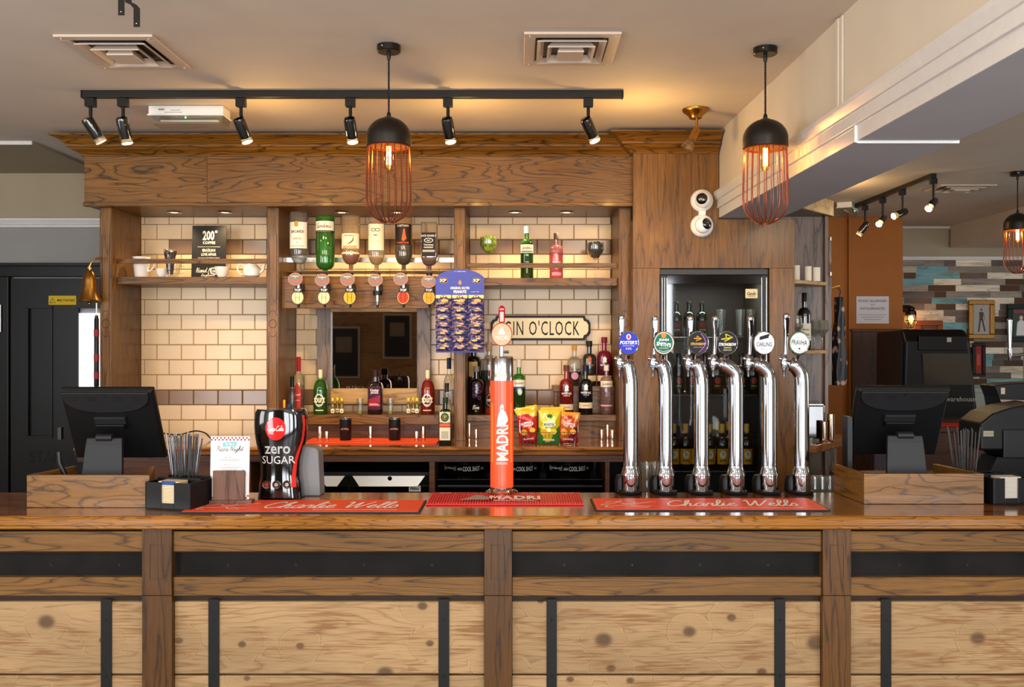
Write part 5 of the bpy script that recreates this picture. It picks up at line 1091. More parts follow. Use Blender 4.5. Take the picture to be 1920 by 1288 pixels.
# snack basket
d = 5.17; x0, x1 = X(975, d), X(1083, d); xm = (x0 + x1) / 2; W_ = x1 - x0
t = thing('wire_basket', 'chrome wire basket of crisp packets on the back worktop', 'basket', (xm, d, zc))
b = MB(); hb_ = .125
for x_, y_ in ((-1, 0), (1, 0), (1, .11), (-1, .11)): pass
for z in (.004, .07, .135):
    w2 = W_ / 2 * (.88 + .12 * z / .135); dd = -.02 - .02 * z / .135
    if z == .135: b.tube([(-w2, dd, .07), (-w2, dd + .01, z), (-w2, .11, z), (w2, .11, z), (w2, dd + .01, z), (w2, dd, .07)], .0022, 'chrome', 6)
    else: b.tube([(-w2, dd, z), (w2, dd, z), (w2, .11, z), (-w2, .11, z)], .002, 'chrome', 6, closed=True)
for k in range(15):
    u = -1 + 2 * k / 14; b.tube([(u * W_ / 2 * .94, -.033, .07), (u * W_ / 2 * .88, -.021, .004), (u * W_ / 2 * .88, .11, .004)], .0011, 'chrome', 5)
for s in (-1, 1): b.tube([(s * W_ / 2 * .885, -.022, .004), (s * W_ / 2, -.036, .13)], .002, 'chrome', 6)
b.build('wire_frame', t)
def crisp(lab, x, y, z, w, h, tilt, yaw, cols, txt, seed):
    g = thing('crisp_packet', lab, 'snack packet', (x, y, z), rot=(math.radians(tilt), math.radians(yaw), 0), group='crisp packets in the wire basket')
    rr = random.Random(seed); nx, nz = 22, 30; V = []; ph = [rr.uniform(0, 6) for _ in range(6)]
    for j in range(nz + 1):
        for i in range(nx + 1):
            u, v = i / nx, j / nz; bul = (math.sin(PI * u) ** .5) * (math.sin(PI * v) ** .45)
            V.append(((u - .5) * w * (1 - .06 * math.sin(PI * v)), -.022 * bul + .0016 * bul * (math.sin(9 * u + 7 * v + ph[0]) + math.sin(17 * u - 11 * v + ph[1]) + .7 * math.sin(23 * v + 5 * u + ph[2])) + (.0015 * math.sin(u * 40) if v > .93 or v < .05 else 0), v * h))
    q = lambda j, i: j * (nx + 1) + i
    b = MB(); FM = []
    for j in range(nz):
        for i in range(nx):
            v = (j + .5) / nz; u = (i + .5) / nx
            k = 0 if v > .84 + .05 * math.sin(u * 5) else (1 if (v > .30 + .25 * math.sin(u * 6 + seed)) else 2)
            FM.append(((q(j, i), q(j, i + 1), q(j + 1, i + 1), q(j + 1, i)), k))
    b.add(V, [f_ for f_, _k in FM], plain_c(cols[0]), True); b.m[-len(FM):] = [b.mi(plain_c(cols[_k])) for _f, _k in FM]
    b.add([(x_, -y_ * .8 + .001, z_) for x_, y_, z_ in V], [(q(j, i), q(j + 1, i), q(j + 1, i + 1), q(j, i + 1)) for j in range(nz) for i in range(nx)], plain_c(cols[1]), True)
    b.build('wrapper', g)
    b = MB(); f2 = fplane(-.0235)
    b.disc('inkwhite', .0, h * .60, w * .28, h * .07, f2); b.text(txt, cols[3], 0, h * .60, w * .46, h * .08, fplane(-.0240), bold=.03)
    b.disc('#e8a818', -w * .22, h * .36, w * .17, h * .09, f2); b.disc('#f2c23a', w * .2, h * .40, w * .14, h * .08, f2); b.text(txt, 'inkwhite', 0, h * .15, w * .5, h * .05, f2, bold=.02); b.disc(cols[3], .0, h * .85, w * .13, h * .055, fplane(-.0215)); b.build('print', g)
def plain_c(c):
    n = 'foil ' + c
    if n not in M: M[n] = plain(n, c, .25, metal=.15, coat=.6)
    return M[n]
crisp('red and orange crisp packet with yellow top, left in the basket', xm - .108, d + .015, zc + .006, .115, .185, 4, -5, ['#e8b81c', '#c8281c', '#a01828', '#c22418'], 'FLAVOUR', 1)
crisp('yellow and green crisp packet in the middle of the basket', xm - .002, d - .002, zc + .002, .125, .19, 5, 2, ['#e6c21c', '#d9c41c', '#1f7a2c', '#2a7a22'], 'MONSTER', 2)
crisp('orange and crimson crisp packet, right in the basket', xm + .105, d + .01, zc + .006, .115, .175, 4, 4, ['#e0901c', '#d8601c', '#8c1420', '#b8301c'], 'ROASTER', 3)
crisp('blue and yellow crisp packet behind the left red one', xm - .09, d + .06, zc + .02, .13, .19, 3, -12, ['#e8b81c', '#2a5a9c', '#204a80', '#1c3a7c'], 'PUFFS', 4)
crisp('yellow crisp packet peeping out behind the middle green one', xm + .03, d + .06, zc + .02, .14, .185, 3, -2, ['#e3b21c', '#d89a1c', '#b06a1c', '#c8641c'], 'PUFFS', 5)
# brush and small knob by the left ledge
b = MB(); xb, db_ = X(533, 5.3), 5.30
b.lathe([(.012, .0), (.012, .14), (.010, .16), (.006, .20), (.0075, .235), (.002, .24)], '#e0962a', c=(xb, db_, zc), seg=12, sy=.5); tag(b.build('brush_handle', bevel=0), 'yellow brush handle standing behind the black cola dispenser', 'brush')
# ================================================================ on the front counter
def rise(): return ZT + .0008
CT = rise()
# beer fonts ----------------------------------------------------------------
taps = [(1182, 1166, 1176, 590, 'royal blue badge lettered FOSTERS, first from the left'), (1248, 1229, 1241, 592, 'green badge lettered JOHN SMITHS, second from the left'),
 (1315, 1295, 1305, 592, 'black and purple STRONGBOW badge, third from the left'), (1380, 1342, 1359, 592, 'black badge with yellow arrow, fourth from the left'),
 (1442, 1408, 1427, 592, 'white CARLING badge, fifth from the left'), (1503, 1475, 1492, 587, 'white PRAVHA badge, last on the right')]
dTap = 4.02
def tap(i, xc, xb, xg, yh, lab):
    p = (X(xc, dTap), dTap, CT)
    t = thing('beer_font', 'tall chrome swan-neck beer font with ' + lab, 'beer tap', p, group='chrome swan-neck beer fonts')
    m = lambda x: X(x, dTap) - p[0]; z = lambda y: Z(y, dTap) - CT
    b = MB(); b.lathe([(.046, 0), (.050, .002), (.052, .008), (.048, .014), (.040, .016)], 'black', seg=28); b.build('gasket', t)
    b = MB(); b.lathe([(.037, .014), (.0385, .02), (.0385, .078), (.041, .08), (.041, .084), (.036, .098), (.033, .110), (.031, .118), (.031, .121)], 'chrome', seg=32); b.build('base_collar', t)
    s = MB(); xo = m(xb) + .012
    pts = [(0, 0, .12), (0, 0, z(735)), (-.001, 0, z(715)), (-.006, 0, z(700)), (xo * .45, 0, z(688)), (xo * .8, .002, z(682)), (xo, .004, z(680))]
    pp = [pts[0], (0, 0, .13), (0, 0, z(748)), (0, 0, z(740))] + smooth_path(pts[1:], 6); s.tube(pp, [.0315] * (len(pp) - 8) + [.030, .029, .028, .026, .024, .022, .020, .018], 'chrome', 24); s.build('column', t)
    s = MB(); xq = m(xb) - .002
    s.tube([(xo + .006, .002, z(682)), (xq - .012, .004, z(678))], .014, 'chrome', 14)
    s.lathe([(.006, 0), (.014, .006), (.016, .02), (.016, .05), (.011, .058), (.013, .064)], 'chrome', c=(xq - .008, .004, z(692)), seg=18)
    s.lathe([(.005, -.035), (.006, -.03), (.006, -.01), (.010, -.004), (.010, .0)], 'chrome', c=(xq - .008, .004, z(692) + .002), seg=14); s.ball((xq - .026, .0, z(672)), .008, 'chrome', 10); s.build('tap_body', t)
    s = MB(); h0, h1 = z(640) , z(yh)
    s.tube([(xq - .004, .004, z(672)), (xq - .002, .002, h0), (xq + .000, .001, (h0 + h1) / 2), (xq + .0, .0, h1 - .012), (xq, 0, h1 - .004), (xq, 0, h1)], [.007, .008, .012, .0155, .013, .005], 'chrome', 16)
    s.add([(xq - .005, -.0165, h0 + .02), (xq + .005, -.0165, h0 + .02), (xq + .008, -.0185, h1 - .02), (xq - .008, -.0185, h1 - .02)], [(0, 1, 2, 3)], 'black_gloss'); s.build('handle', t)
    # badge
    gx, gz = m(xg), z(643); T = Matrix.Translation(Vector((gx, -.045, gz))); R2 = T @ Matrix.Diagonal((1, 1, 1.12, 1)) @ Matrix.Rotation(PI / 2, 4, 'X')
    rb = .0455
    s = MB(); s.lathe([(.001, -.014), (rb * .8, -.012), (rb, -.004), (rb, .004), (rb * .95, .007), (rb * .90, .006)], ['chrome', 'copperish', 'chrome', 'chrome', 'chrome', 'chrome'][i], T=R2, seg=40); s.tube([(gx, -.03, gz - .05), (gx, -.006, gz - .075), (gx, 0, z(690))], .009, 'chrome', 10); bd = s.build('badge', t)
    s = MB(); s.M = T; A = fplane(-.0066); B_ = fplane(-.0071); C_ = fplane(-.0076); D_ = fplane(-.0081)
    r = rb * .92; e = 1.12
    if i == 0:
        s.disc('#2a35b8', 0, 0, r, r * e, A); s.disc('#f0f0f6', 0, .026, .010, .012, B_); s.disc('#c82a2a', 0, .026, .005, .008, C_); s.text("FOSTER'S", 'inkwhite', 0, .002, .074, .015, B_, bold=.03, shear=.2); s.text('AUSTRALIAN FOR BEER', 'inkwhite', 0, -.012, .05, .004, B_); s.text('4.0%', 'inkwhite', 0, -.024, .026, .009, B_)
    elif i == 1:
        s.disc('#c9ccc0', 0, 0, r, r * e, A); s.disc('#0f6a55', 0, 0, r * .9, r * e * .9, B_); s.poly('#d8882a', [(-.012, .036), (0, .044), (.012, .036), (.008, .022), (-.008, .022)], C_); s.text('JOHN', 'inkwhite', 0, .012, .042, .014, C_, bold=.04); s.text("SMITH'S", 'inkwhite', 0, -.006, .062, .017, C_, bold=.04, rot=-.12); s.text('EXTRA SMOOTH', 'inkwhite', 0, -.022, .036, .005, C_); s.line('inkwhite', [(-.022, -.03), (0, -.037), (.022, -.03)], .0015, C_, sm=True)
    elif i == 2:
        s.disc('#0c0a0b', 0, 0, r, r * e, A); s.poly('#4a1c58', [(.012, .043), (.026, .032), (.036, .016), (.040, -.004), (.034, -.024), (.020, -.038), (.008, -.043), (.020, -.026), (.028, -.006), (.026, .016)], B_); s.line('#cf9ad0', [(.012, .040), (.028, .012), (.026, -.012), (.002, -.040)], .0014, C_, sm=True)
        s.line('#e0a52a', [(-.018, .02), (.012, .018), ], .004, C_); s.line('#e0a52a', [(-.006, .030), (.014, .018), (-.010, .008), (-.004, .018), (-.006, .030)], .003, C_); s.text('STRONGBOW', 'inkgold', 0, -.004, .064, .011, D_, bold=.03); s.text('DARK FRUIT', '#c890c8', 0, -.018, .04, .005, D_)
    elif i == 3:
        s.disc('#0c0a0b', 0, 0, r, r * e, A); s.line('#e8cf2a', [(-.026, .016), (.016, .022)], .005, B_); s.line('#e8cf2a', [(-.008, .038), (.022, .024), (-.014, .006), (-.004, .020), (-.008, .038)], .004, B_); s.text('STRONGBOW', 'inkwhite', 0, -.006, .074, .013, C_, bold=.03); s.text('ORIGINAL', '#e8cf2a', 0, -.020, .034, .006, C_, bold=.02); s.text('EXTRA COLD', 'inkwhite', 0, -.030, .034, .005, C_)
    elif i == 4:
        s.disc('#e9e9f0', 0, 0, r, r * e, A); s.poly('#111014', [(-.020, .012), (-.020, .026), (.022, .040), (.022, .030), (.018, .028), (.020, .022)], B_); s.text('CARLING', '#141218', .0, -.006, .066, .018, B_, bold=.01); s.text('BREWED IN THE UK', '#5a5a66', 0, -.026, .03, .004, B_)
    else:
        s.disc('#4c7a4c', 0, 0, r, r * e, A); s.disc('#eef0ec', 0, 0, r * .92, r * e * .92, B_); s.text('PRAVHA', '#141218', 0, .002, .066, .022, C_, bold=.012, rot=-.05); s.text('BREWED WITH', '#6a6a6a', 0, .024, .034, .004, C_); s.script('Prague', '#222', 0, -.032, .026, .010, C_) if False else s.disc('#222222', 0, -.024, .004, .004, C_)
        s.text('4.0%', '#222222', 0, -.034, .018, .006, C_)
    s.build('badge_face', bd)
    s = MB(); s.lathe([(.028, 0), (.034, .004), (.034, .055), (.026, .075), (.002, .08)], 'black', c=(-.030, .035, 0), seg=20); s.build('shank_cover', t)
M['copperish'] = plain('rose metal rim', '#b89a88', .2, metal=1)
for i, a in enumerate(taps): tap(i, *a)
# illuminated column font -----------------------------------------------------
dM = 4.02; p = (X(941, dM), dM, CT); t = thing('illuminated_beer_font', 'tall lit orange red beer column with white vertical lettering and round badge', 'beer tap', p)
z = lambda y: Z(y, dM) - CT; R = .0495
b = MB(); b.lathe([(.066, 0), (.070, .004), (.070, .010), (.056, .018), (.052, .022), (.052, z(912))], 'chrome', seg=36); b.build('base_collar', t)
redl = MB(); nt_m, nt_, nb = newmat('backlit red acrylic'); nb.inputs['Base Color'].default_value = lin('#d8431f'); nb.inputs['Roughness'].default_value = .25; nb.inputs['Emission Color'].default_value = lin('#e2502a'); nb.inputs['Emission Strength'].default_value = .55
b = MB(); b.lathe([(R, z(912)), (R, z(712))], nt_m, seg=40); col_ = b.build('lit_column', t)
b = MB(); b.lathe([(R + .0015, z(713)), (R + .0015, z(706)), (R - .001, z(703)), (R - .001, z(672)), (R, z(671)), (R - .004, z(668)), (.001, z(667.5))], 'steel', seg=40); b.build('cap_collar', t)
b = MB(); fc = fcyl(R); wl = 'inkwhite'
b.text('MADRI', wl, .003, z(828), .152, .052, fc, bold=.02, rot=PI / 2); b.text('EXCEPCIONAL', wl, .003 - .0, z(838), .0, .0, fc) if False else None
b.text('EXCEPCIONAL', '#f6d9c8', .001, z(866), .05, .010, fc, bold=.02)
man = [(-.018, .0), (-.020, .02), (-.014, .05), (-.010, .062), (-.006, .072), (-.008, .085), (-.004, .098), (.004, .10), (.009, .094), (.008, .082), (.008, .074), (.018, .062), (.026, .04), (.028, .025), (.016, .008), (.020, 0)]
zz = z(797); b.poly(wl, [(x_, zz + y_ * .92) for x_, y_ in man], fc); b.line('#5a4a48', [(-.004, zz + .078), (.002, zz + .072), (.004, zz + .078)], .003, fcyl(R, e=.0009))
for s_ in (-1, 1): b.line('#f3c23c', [(s_ * .045, z(865)), (s_ * .045, z(755))], .003, fc); b.line('#f3c23c', [(s_ * .052, z(865)), (s_ * .052, z(755))], .0015, fc)
b.build('lettering', col_)
b = MB(); b.cyl((0, 0, z(668)), (0, 0, z(648)), .011, 'chrome'); b.tube([(0, 0, z(660)), (.03, .0, z(660))], .006, 'chrome'); b.build('badge_stem', t)
T = Matrix.Translation(Vector((0, -.012, z(627)))); b = MB(); b.lathe([(.001, -.010), (.040, -.010), (.0455, -.004), (.0455, .004), (.0425, .006)], '#b8402a', T=T @ Matrix.Diagonal((1, 1, 1.12, 1)) @ Matrix.Rotation(PI / 2, 4, 'X'), seg=40); bd = b.build('badge', t)
b = MB(); b.M = T; b.disc('#e3b48e', 0, 0, .042, .047, fplane(-.0064)); b.text('MADRI', wl, 0, -.014, .056, .020, fplane(-.0072)); b.poly(wl, [(-.016, .0), (-.012, .014), (-.004, .026), (.0, .032), (.006, .028), (.006, .020), (.014, .010), (.014, 0)], fplane(-.007)); b.text('* * *    * * *', wl, 0, .004, .066, .006, fplane(-.007)); b.build('badge_face', bd)
b = MB(); b.tube([(0, -.004, z(605)), (0, -.004, z(590)), (0, -.004, z(578)), (0, -.004, z(573))], [.012, .014, .014, .006], '#b81c28', 16); b.box(-.008, .008, -.0185, -.016, z(603), z(585), '#e8c0bc'); b.text('MADRI', wl, 0, z(580), .018, .006, fplane(-.0186), bold=.02); b.build('handle', t)
# bar runners ------------------------------------------------------------------
def runner(lab, x0f, x1f, x0b, x1b, yf, yb, side):
    df, db2 = .656 * F / (yf - CY), .656 * F / (yb - CY)
    P = [(X(x0f, df), df), (X(x1f, df), df), (X(x1b, db2), db2), (X(x0b, db2), db2)]
    xa, xb_ = (P[0][0] + P[3][0]) / 2, (P[1][0] + P[2][0]) / 2
    t = thing('bar_runner', lab, 'bar mat', ((xa + xb_) / 2, (df + db2) / 2, CT)); hw, hd = (xb_ - xa) / 2, (db2 - df) / 2
    b = MB(); b.box(-hw - .008, hw + .008, -hd - .006, hd + .006, 0, .004, 'runner_edge'); b.build('rubber_base', t, bevel=.001)
    b = MB(); b.box(-hw, hw, -hd + .002, hd, .0038, .0052, 'runner'); b.build('printed_face', t)
    fn = ftop(.0058); b = MB(); w_ = 'inkwhite'
    b.script('Charlie Wells', w_, .10, .012, hw * 1.16, hd * 1.15, fn, .2); b.rect(w_, hw * .45, -hd * .70, hw * .72, .010, fn); b.text('FIERCELY INDEPENDENT BREWERS', 'runner', hw * .45, -hd * .70, hw * .66, .006, ftop(.0062))
    c = -hw * .72   # winged horse emblem drawn in white lines
    for L_ in ([(-.13, -.02), (-.06, .01), (-.02, .06), (.02, .055), (.05, .02), (.0, .0), (-.03, .03)], [(-.13, -.03), (-.05, -.045), (.03, -.03), (.09, -.06), (.12, -.05)], [(-.02, -.01), (.05, .0), (.13, .04), (.16, .045)], [(-.10, .02), (-.07, .05), (-.03, .055)], [(-.02, .08), (.0, .06), (.03, .07)], [(.02, -.04), (.05, -.075), (.10, -.08)], [(-.09, -.04), (-.11, -.075), (-.07, -.08)]):
        b.line(w_, [(c + x_ * .8, y_) for x_, y_ in L_], .006, fn, sm=True)
    b.build('lettering', t); return t
runner('orange red bar runner with white script lettering, left of the lit beer column', 345, 785, 378, 795, 962, 940, 0)
runner('orange red bar runner with white script lettering in front of the chrome fonts', 1122, 1550, 1108, 1518, 958, 937, 0)
t = thing('drip_mat', 'ribbed red rubber drip mat in front of the lit beer column', 'bar mat', (X(947, 3.85), 3.86, CT)); hw = .315; hd = .135
b = MB(); b.box(-hw, hw, -hd, hd, 0, .006, 'mat_red'); b.build('base', t, bevel=.002)
b = MB(); k = -hw + .006
while k < hw - .004: b.box(k, k + .004, -hd + .008, hd - .006, .0055, .011, 'mat_red'); k += .0105
b.build('ribs', t); b = MB(); b.text('MADRI', '#e9dcd8', .04, -.01, .21, .09, ftop(.0114), bold=.05, sp=1.1); b.text('EXCEPCIONAL', '#e9dcd8', .04, -.08, .17, .022, ftop(.0114), bold=.03); b.poly('#9a928c', [(-.19, -.07), (-.15, -.01), (-.13, .05), (-.10, .055), (-.07, .0), (-.05, -.06)], ftop(.0114)); b.build('lettering', t)
# cola dispenser -----------------------------------------------------------------
dC = 3.93; p = (X(528, dC), dC, CT); t = thing('cola_dispenser', 'glossy black contour-shaped cola zero sugar dispenser with red side stripes', 'drink dispenser', p)
prof = [(0, 43), (12, 41), (26, 40), (40, 37), (60, 37), (72, 38), (88, 42), (104, 46), (120, 48.5), (136, 49.5), (150, 49), (160, 47.5), (166, 44)]
sc_ = dC / F; hwp = [(h * sc_, w_ * sc_) for h, w_ in prof]
def HW(z_):
    for (a, wa), (c, wc) in zip(hwp, hwp[1:]):
        if z_ <= c: return wa + (wc - wa) * max(0, (z_ - a)) / (c - a)
    return hwp[-1][1]
def DP(z_): return .045 + .030 * (HW(z_) / .11)
def front(x_, z_, e=0.0008):
    w_, q = HW(z_), DP(z_); return (x_, -q * max(0, 1 - abs(x_ / w_) ** 2.6) ** (1 / 2.6) - e, z_)
b = MB(); rings = []; zs = [hwp[0][0]] + [hwp[-1][0] * k / 26 for k in range(1, 27)]
NS = 48
for z_ in zs:
    w_, q = HW(z_), DP(z_); rg = []
    for j in range(NS):
        a = 2 * PI * j / NS; r_ = SE(a, 2.6) if False else 1 / (abs(math.cos(a)) ** 2.6 + abs(math.sin(a)) ** 2.6) ** (1 / 2.6)
        rg.append((w_ * r_ * math.cos(a), q * r_ * math.sin(a) if math.sin(a) < 0 else .5 * q * r_ * math.sin(a), z_))
    rings.append(rg)
b.loft(rings, 'black_gloss'); body = b.build('front_shell', t, bevel=.0)
b = MB()
for sgn in (1, -1):
    V = []; K = 14
    for k in range(K + 1):
        z_ = .05 + (hwp[-1][0] - .075) * k / K if sgn > 0 else .05 + .13 * k / K
        w_, q = HW(z_), DP(z_)
        if sgn > 0: s0 = .90 - .28 * max(0, 1 - (z_ - .05) / .2) ; s1 = .995
        else: s0 = .86 + .1 * k / K; s1 = .985
        for s_ in (s0, (s0 + s1) / 2, s1):
            x_ = sgn * w_ * s_; f_ = front(x_, z_, .0014); V.append(f_)
    b.add(V, [(3 * k + j, 3 * k + j + 1, 3 * k + j + 4, 3 * k + j + 3) for k in range(K) for j in range(2)], '#e0392f gloss' if False else hexm('#e0342c', .25, 1), True)
b.build('red_stripe', t)
gy = plain('grey dispenser back', '#77787a', .4)
b = MB(); b.prism([(-.10, 0), (.158, 0), (.150, .19), (.135, .205), (.10, .21), (-.09, .20)], gy, 'XZ', .022, .12); b.build('rear_housing', t, bevel=.006)
b = MB(); f1 = lambda x_, z_: front(x_, z_, .0008); f2 = lambda x_, z_: front(x_, z_, .0016)
f2.grid = .007
zc_ = Z(801, dC) - CT; K = 36
V = [f1(-.006, zc_)]; rings_ = []
for rr_ in (.45, .8, 1):
    rings_.append([f1(-.006 + .0425 * rr_ * math.cos(2 * PI * j / K), zc_ + .0475 * rr_ * math.sin(2 * PI * j / K)) for j in range(K)])
V += [q for r_ in rings_ for q in r_]
b.add(V, [(0, 1 + j, 1 + (j + 1) % K) for j in range(K)] + [(1 + i * K + j, 1 + (i + 1) * K + j, 1 + (i + 1) * K + (j + 1) % K, 1 + i * K + (j + 1) % K) for i in range(2) for j in range(K)], hexm('#d8201e', .2, 1), True)
lg = b.build('logo_disc', t); b = MB(); b.script('Coca-Cola', 'inkwhite', -.006, zc_ + .002, .068, .024, f2, .24); b.build('lettering', lg)
b = MB(); sg = plain('silver letters', '#b9b9b9', .3); b.text('zero', sg, 0, Z(840, dC) - CT, .106, .033, f2, bold=.018); b.text('SUGAR', '#e8e8e8', .002, Z(858.5, dC) - CT, .135, .032, f2, bold=-.004); b.build('lettering', t)
for x_, m_, lb in ((-.046, '#c8201e', 'red cola button'), (-.004, '#b8b4aa', 'silver lemonade button'), (.039, '#c9c4b8', 'silver button')):
    c_ = front(x_, .062, 0); b = MB(); T = Matrix.Translation(Vector(c_)) @ Matrix.Rotation(PI / 2, 4, 'X'); b.lathe([(.0155, -.004), (.0175, .002), (.0165, .005), (.014, .003)], 'chrome', T=T, seg=26); b.lathe([(.0145, .002), (.001, .004)], m_, T=T, seg=26, caps=False)
    b.line('ink', [(x_ - .006, .062), (x_, .067), (x_ + .006, .062)], .0015, lambda a, c: (a, c_[1] - .0045, c)); b.line('ink', [(x_ - .005, .057), (x_ + .006, .057)], .0015, lambda a, c: (a, c_[1] - .0045, c)); b.build('button', t, label=lb)
b = MB(); b.tube([(.03, .02, .36), (.03, .015, .385), (.034, .012, .392)], [.010, .011, .006], '#2c3446', 12); b.build('top_knob', t, label='dark blue knob')
M['menublock'] = oak('brown menu block', '#7d5a47', '#3c2419', 'Z', 5, (1, 12), coat=0)
dS = 3.76; p = (X(431, dS), dS, CT); t = thing('menu_stand', 'small brown wooden menu block on the counter', 'menu holder', p)
k = dS / F
b = MB(); b.box(-28 * k, 31 * k, -.028, -.012, 9 * k, 64 * k, 'menublock'); b.build('front_block', t, bevel=.002)

b = MB(); b.box(-44 * k, 44 * k, -.030, .022, 0, 9 * k, 'menublock'); b.build('base', t, bevel=.002)
t = thing('menu_card', 'white Pizza Night menu card with red checked border in the wooden block', 'menu', (p[0] - .0, dS - .006, CT + 9 * k + .001), rot=(math.radians(-3), 0, 0))
wc, hc = 73 * k, 117 * k; b = MB(); b.box(-wc / 2, wc / 2, -.001, .001, 0, hc, 'paper'); b.build('card', t)
b = MB(); f_ = fplane(-.0014); f3 = fplane(-.0019); s_ = wc / 21
for r_ in range(2):
    for q in range(21):
        if (q + r_) % 2: b.rect('#a8362c', -wc / 2 + (q + .5) * s_, hc - (r_ + .5) * s_ - .002, s_ * .9, s_ * .9, f_); b.rect('#a8362c', -wc / 2 + (q + .5) * s_, (r_ + .5) * s_ + .002, s_ * .9, s_ * .9, f_)
b.poly('#7cc4c4', [(-.030, hc - .042), (-.030, hc - .024), (.026, hc - .019), (.026, hc - .037)], f_); b.text('2-4-1', 'inkwhite', -.002, hc - .030, .036, .010, f3, bold=.02); b.script('Pizza Night', '#22222a', .0, hc - .053, .108, .030, f_, .17)
for q, zz in enumerate((.084, .114, .138)):
    b.text(['MEAT FEAST  10.5', 'BBQ FEAST  10.5', 'MARGHERITA  10.5'][q], '#333333', 0, hc - zz, .045, .005, f_)
    for j in range(3 if q < 2 else 1): b.rect('#9a9a9a', 0, hc - zz - .008 - j * .005, .085 - .012 * j, .0018, f_)
b.disc('#5fb8b4', .053, hc * .40, .012, .018, f_); b.build('lettering', t)
# tills -------------------------------------------------------------------------------
def trough(lab, x0, x1, d0, x0b, x1b, d1, h, y_top):
    xa, xb_ = X(x0, d0), X(x1, d0); xab, xbb = X(x0b, d1), X(x1b, d1)
    t = thing('till_surround', lab, 'wooden surround', ((xa + xb_) / 2, d0, CT)); T = Matrix.Translation(Vector((-(xa + xb_) / 2, -d0, 0)))
    b = MB(); b.M = T; b.box(xa, xb_, d0, d0 + .018, 0, h, 'rail_x2'); b.build('front_board', t, bevel=.0015)
    for nm, a, c, s_ in (('side_board', (xa, d0 + .018), (xab, d1), 1), ('side_board', (xb_, d0 + .018), (xbb, d1), -1)):
        a, c = Vector(a), Vector(c); n_ = Vector((.018 * s_, 0)); b = MB(); b.M = T
        b.prism([tuple(a), tuple(a + n_), tuple(c + n_), tuple(c)], 'oak_y', 'XY', 0, h); b.build(nm, t, bevel=.0015)
M['rail_x2'] = oak('till surround oak', '#855a22', '#291605', 'X', 14, (1.8, 8), coat=.2, rough=.35)
trough('open oak surround boxing in the left till terminal', 50, 280, 3.68, 137, 290, 3.95, .128, 890)
trough('open oak surround boxing in the right till terminal', 1620, 1845, 3.76, 1563, 1757, 4.06, .122, 888)
def till(lab, xc, d, ztop, w, H, loc_yaw, tilt):
    t = thing('till_terminal', lab, 'till', (xc, d, CT), loc_yaw)
    # screen pivots at the head of the stand; its top leans towards the counter front
    zt_ = ztop - CT; a = math.radians(tilt)
    T = Matrix.Translation(Vector((0, -.06, zt_ - .0))) @ Matrix.Rotation(a, 4, 'X')      # local: z down the screen back from the top edge
    b = MB(); b.M = T; b.box(-w / 2, w / 2, 0, .022, -H, 0, 'till'); b.loft([[(x_ * s_, y_, (z_ + H / 2) * s_ - H / 2) for x_, z_ in ((-w / 2, -H), (w / 2, -H), (w / 2, 0), (-w / 2, 0))] for s_, y_ in ((1, 0), (.965, -.008), (.95, -.012))], 'till', smooth=False); b.build('screen_housing', t, bevel=.004)
    b = MB(); b.M = T; P = [(-w * .46, -.006), (w * .46, -.006)] + [(w * .46 * math.cos(q) ** .8 if math.cos(q) > 0 else -(w * .46 * abs(math.cos(q)) ** .8), -.018 - .082 * math.sin(q) ** .8) for q in [PI * k_ / 20 for k_ in range(0, 21)]]
    b.prism(P, 'till_light', 'XZ', -.026, -.010); cv = b.build('curved_cover', t, bevel=.003)
    b = MB(); b.M = T
    for gx in (-.36, -.14, .14, .34):
        for r_ in range(4):
            for q in range(7): b.rect('black', w * gx + (q - 3) * .006, -.024 - r_ * .006, .0045, .0016, fplane(-.0265))
    b.rect('black', 0, -.020, .006, .012, fplane(-.0265)); b.build('air_slots', cv)
    b = MB(); b.M = T; b.box(-.065, .065, -.030, -.010, -.155, -.120, 'till_light'); b.box(-.060, .060, -.040, -.012, -.175, -.150, 'black'); b.build('hinge_mount', t, bevel=.004)
    b = MB(); zh = zt_ - .20
    b.loft([[(-w_, y_, z_), (w_, y_, z_), (w_, y_ + .022, z_), (-w_, y_ + .022, z_)] for w_, y_, z_ in ((.092, -.125, 0), (.088, -.115, .02), (.075, -.085, zh - .03), (.072, -.078, zh))], 'till_light', smooth=False); b.build('stand', t, bevel=.004)
    b = MB(); b.cyl((-.032, -.072, zh - .0), (.032, -.072, zh), .016, 'till_light'); b.build('hinge_barrel', t)
    b = MB(); b.box(-.12, .12, -.13, .10, 0, .016, 'till'); b.build('base_plate', t, bevel=.004)
    return t
wT = .385
t = till('black till terminal seen from behind, on the left end of the counter', X(203, 3.86), 3.90, Z(729, 3.84), wT, .335, math.radians(0), 26)
b = MB(); b.tube(smooth_path([(.09, -.06, .04), (.14, -.07, .07), (.16, -.07, .03), (.12, -.08, .006), (.07, -.08, .02)]), .003, '#2c5ea8', 8); b.build('blue_cable', t, label='blue network cable')
b = MB(); b.box(-.205, -.19, -.05, -.03, .25, .30, 'black'); b.tube([(-.20, -.05, .20), (-.196, -.052, .155), (-.17, -.052, .10)], .010, 'black', 8); b.build('card_swipe', t)
t = till('black till terminal seen from behind, on the right end of the counter', X(1694, 3.95), 4.0, Z(727, 3.93), wT, .34, math.radians(-3), 28)
b = MB(); b.box(-.215, -.195, .0, .08, .08, .33, 'black'); b.build('card_swipe', t)
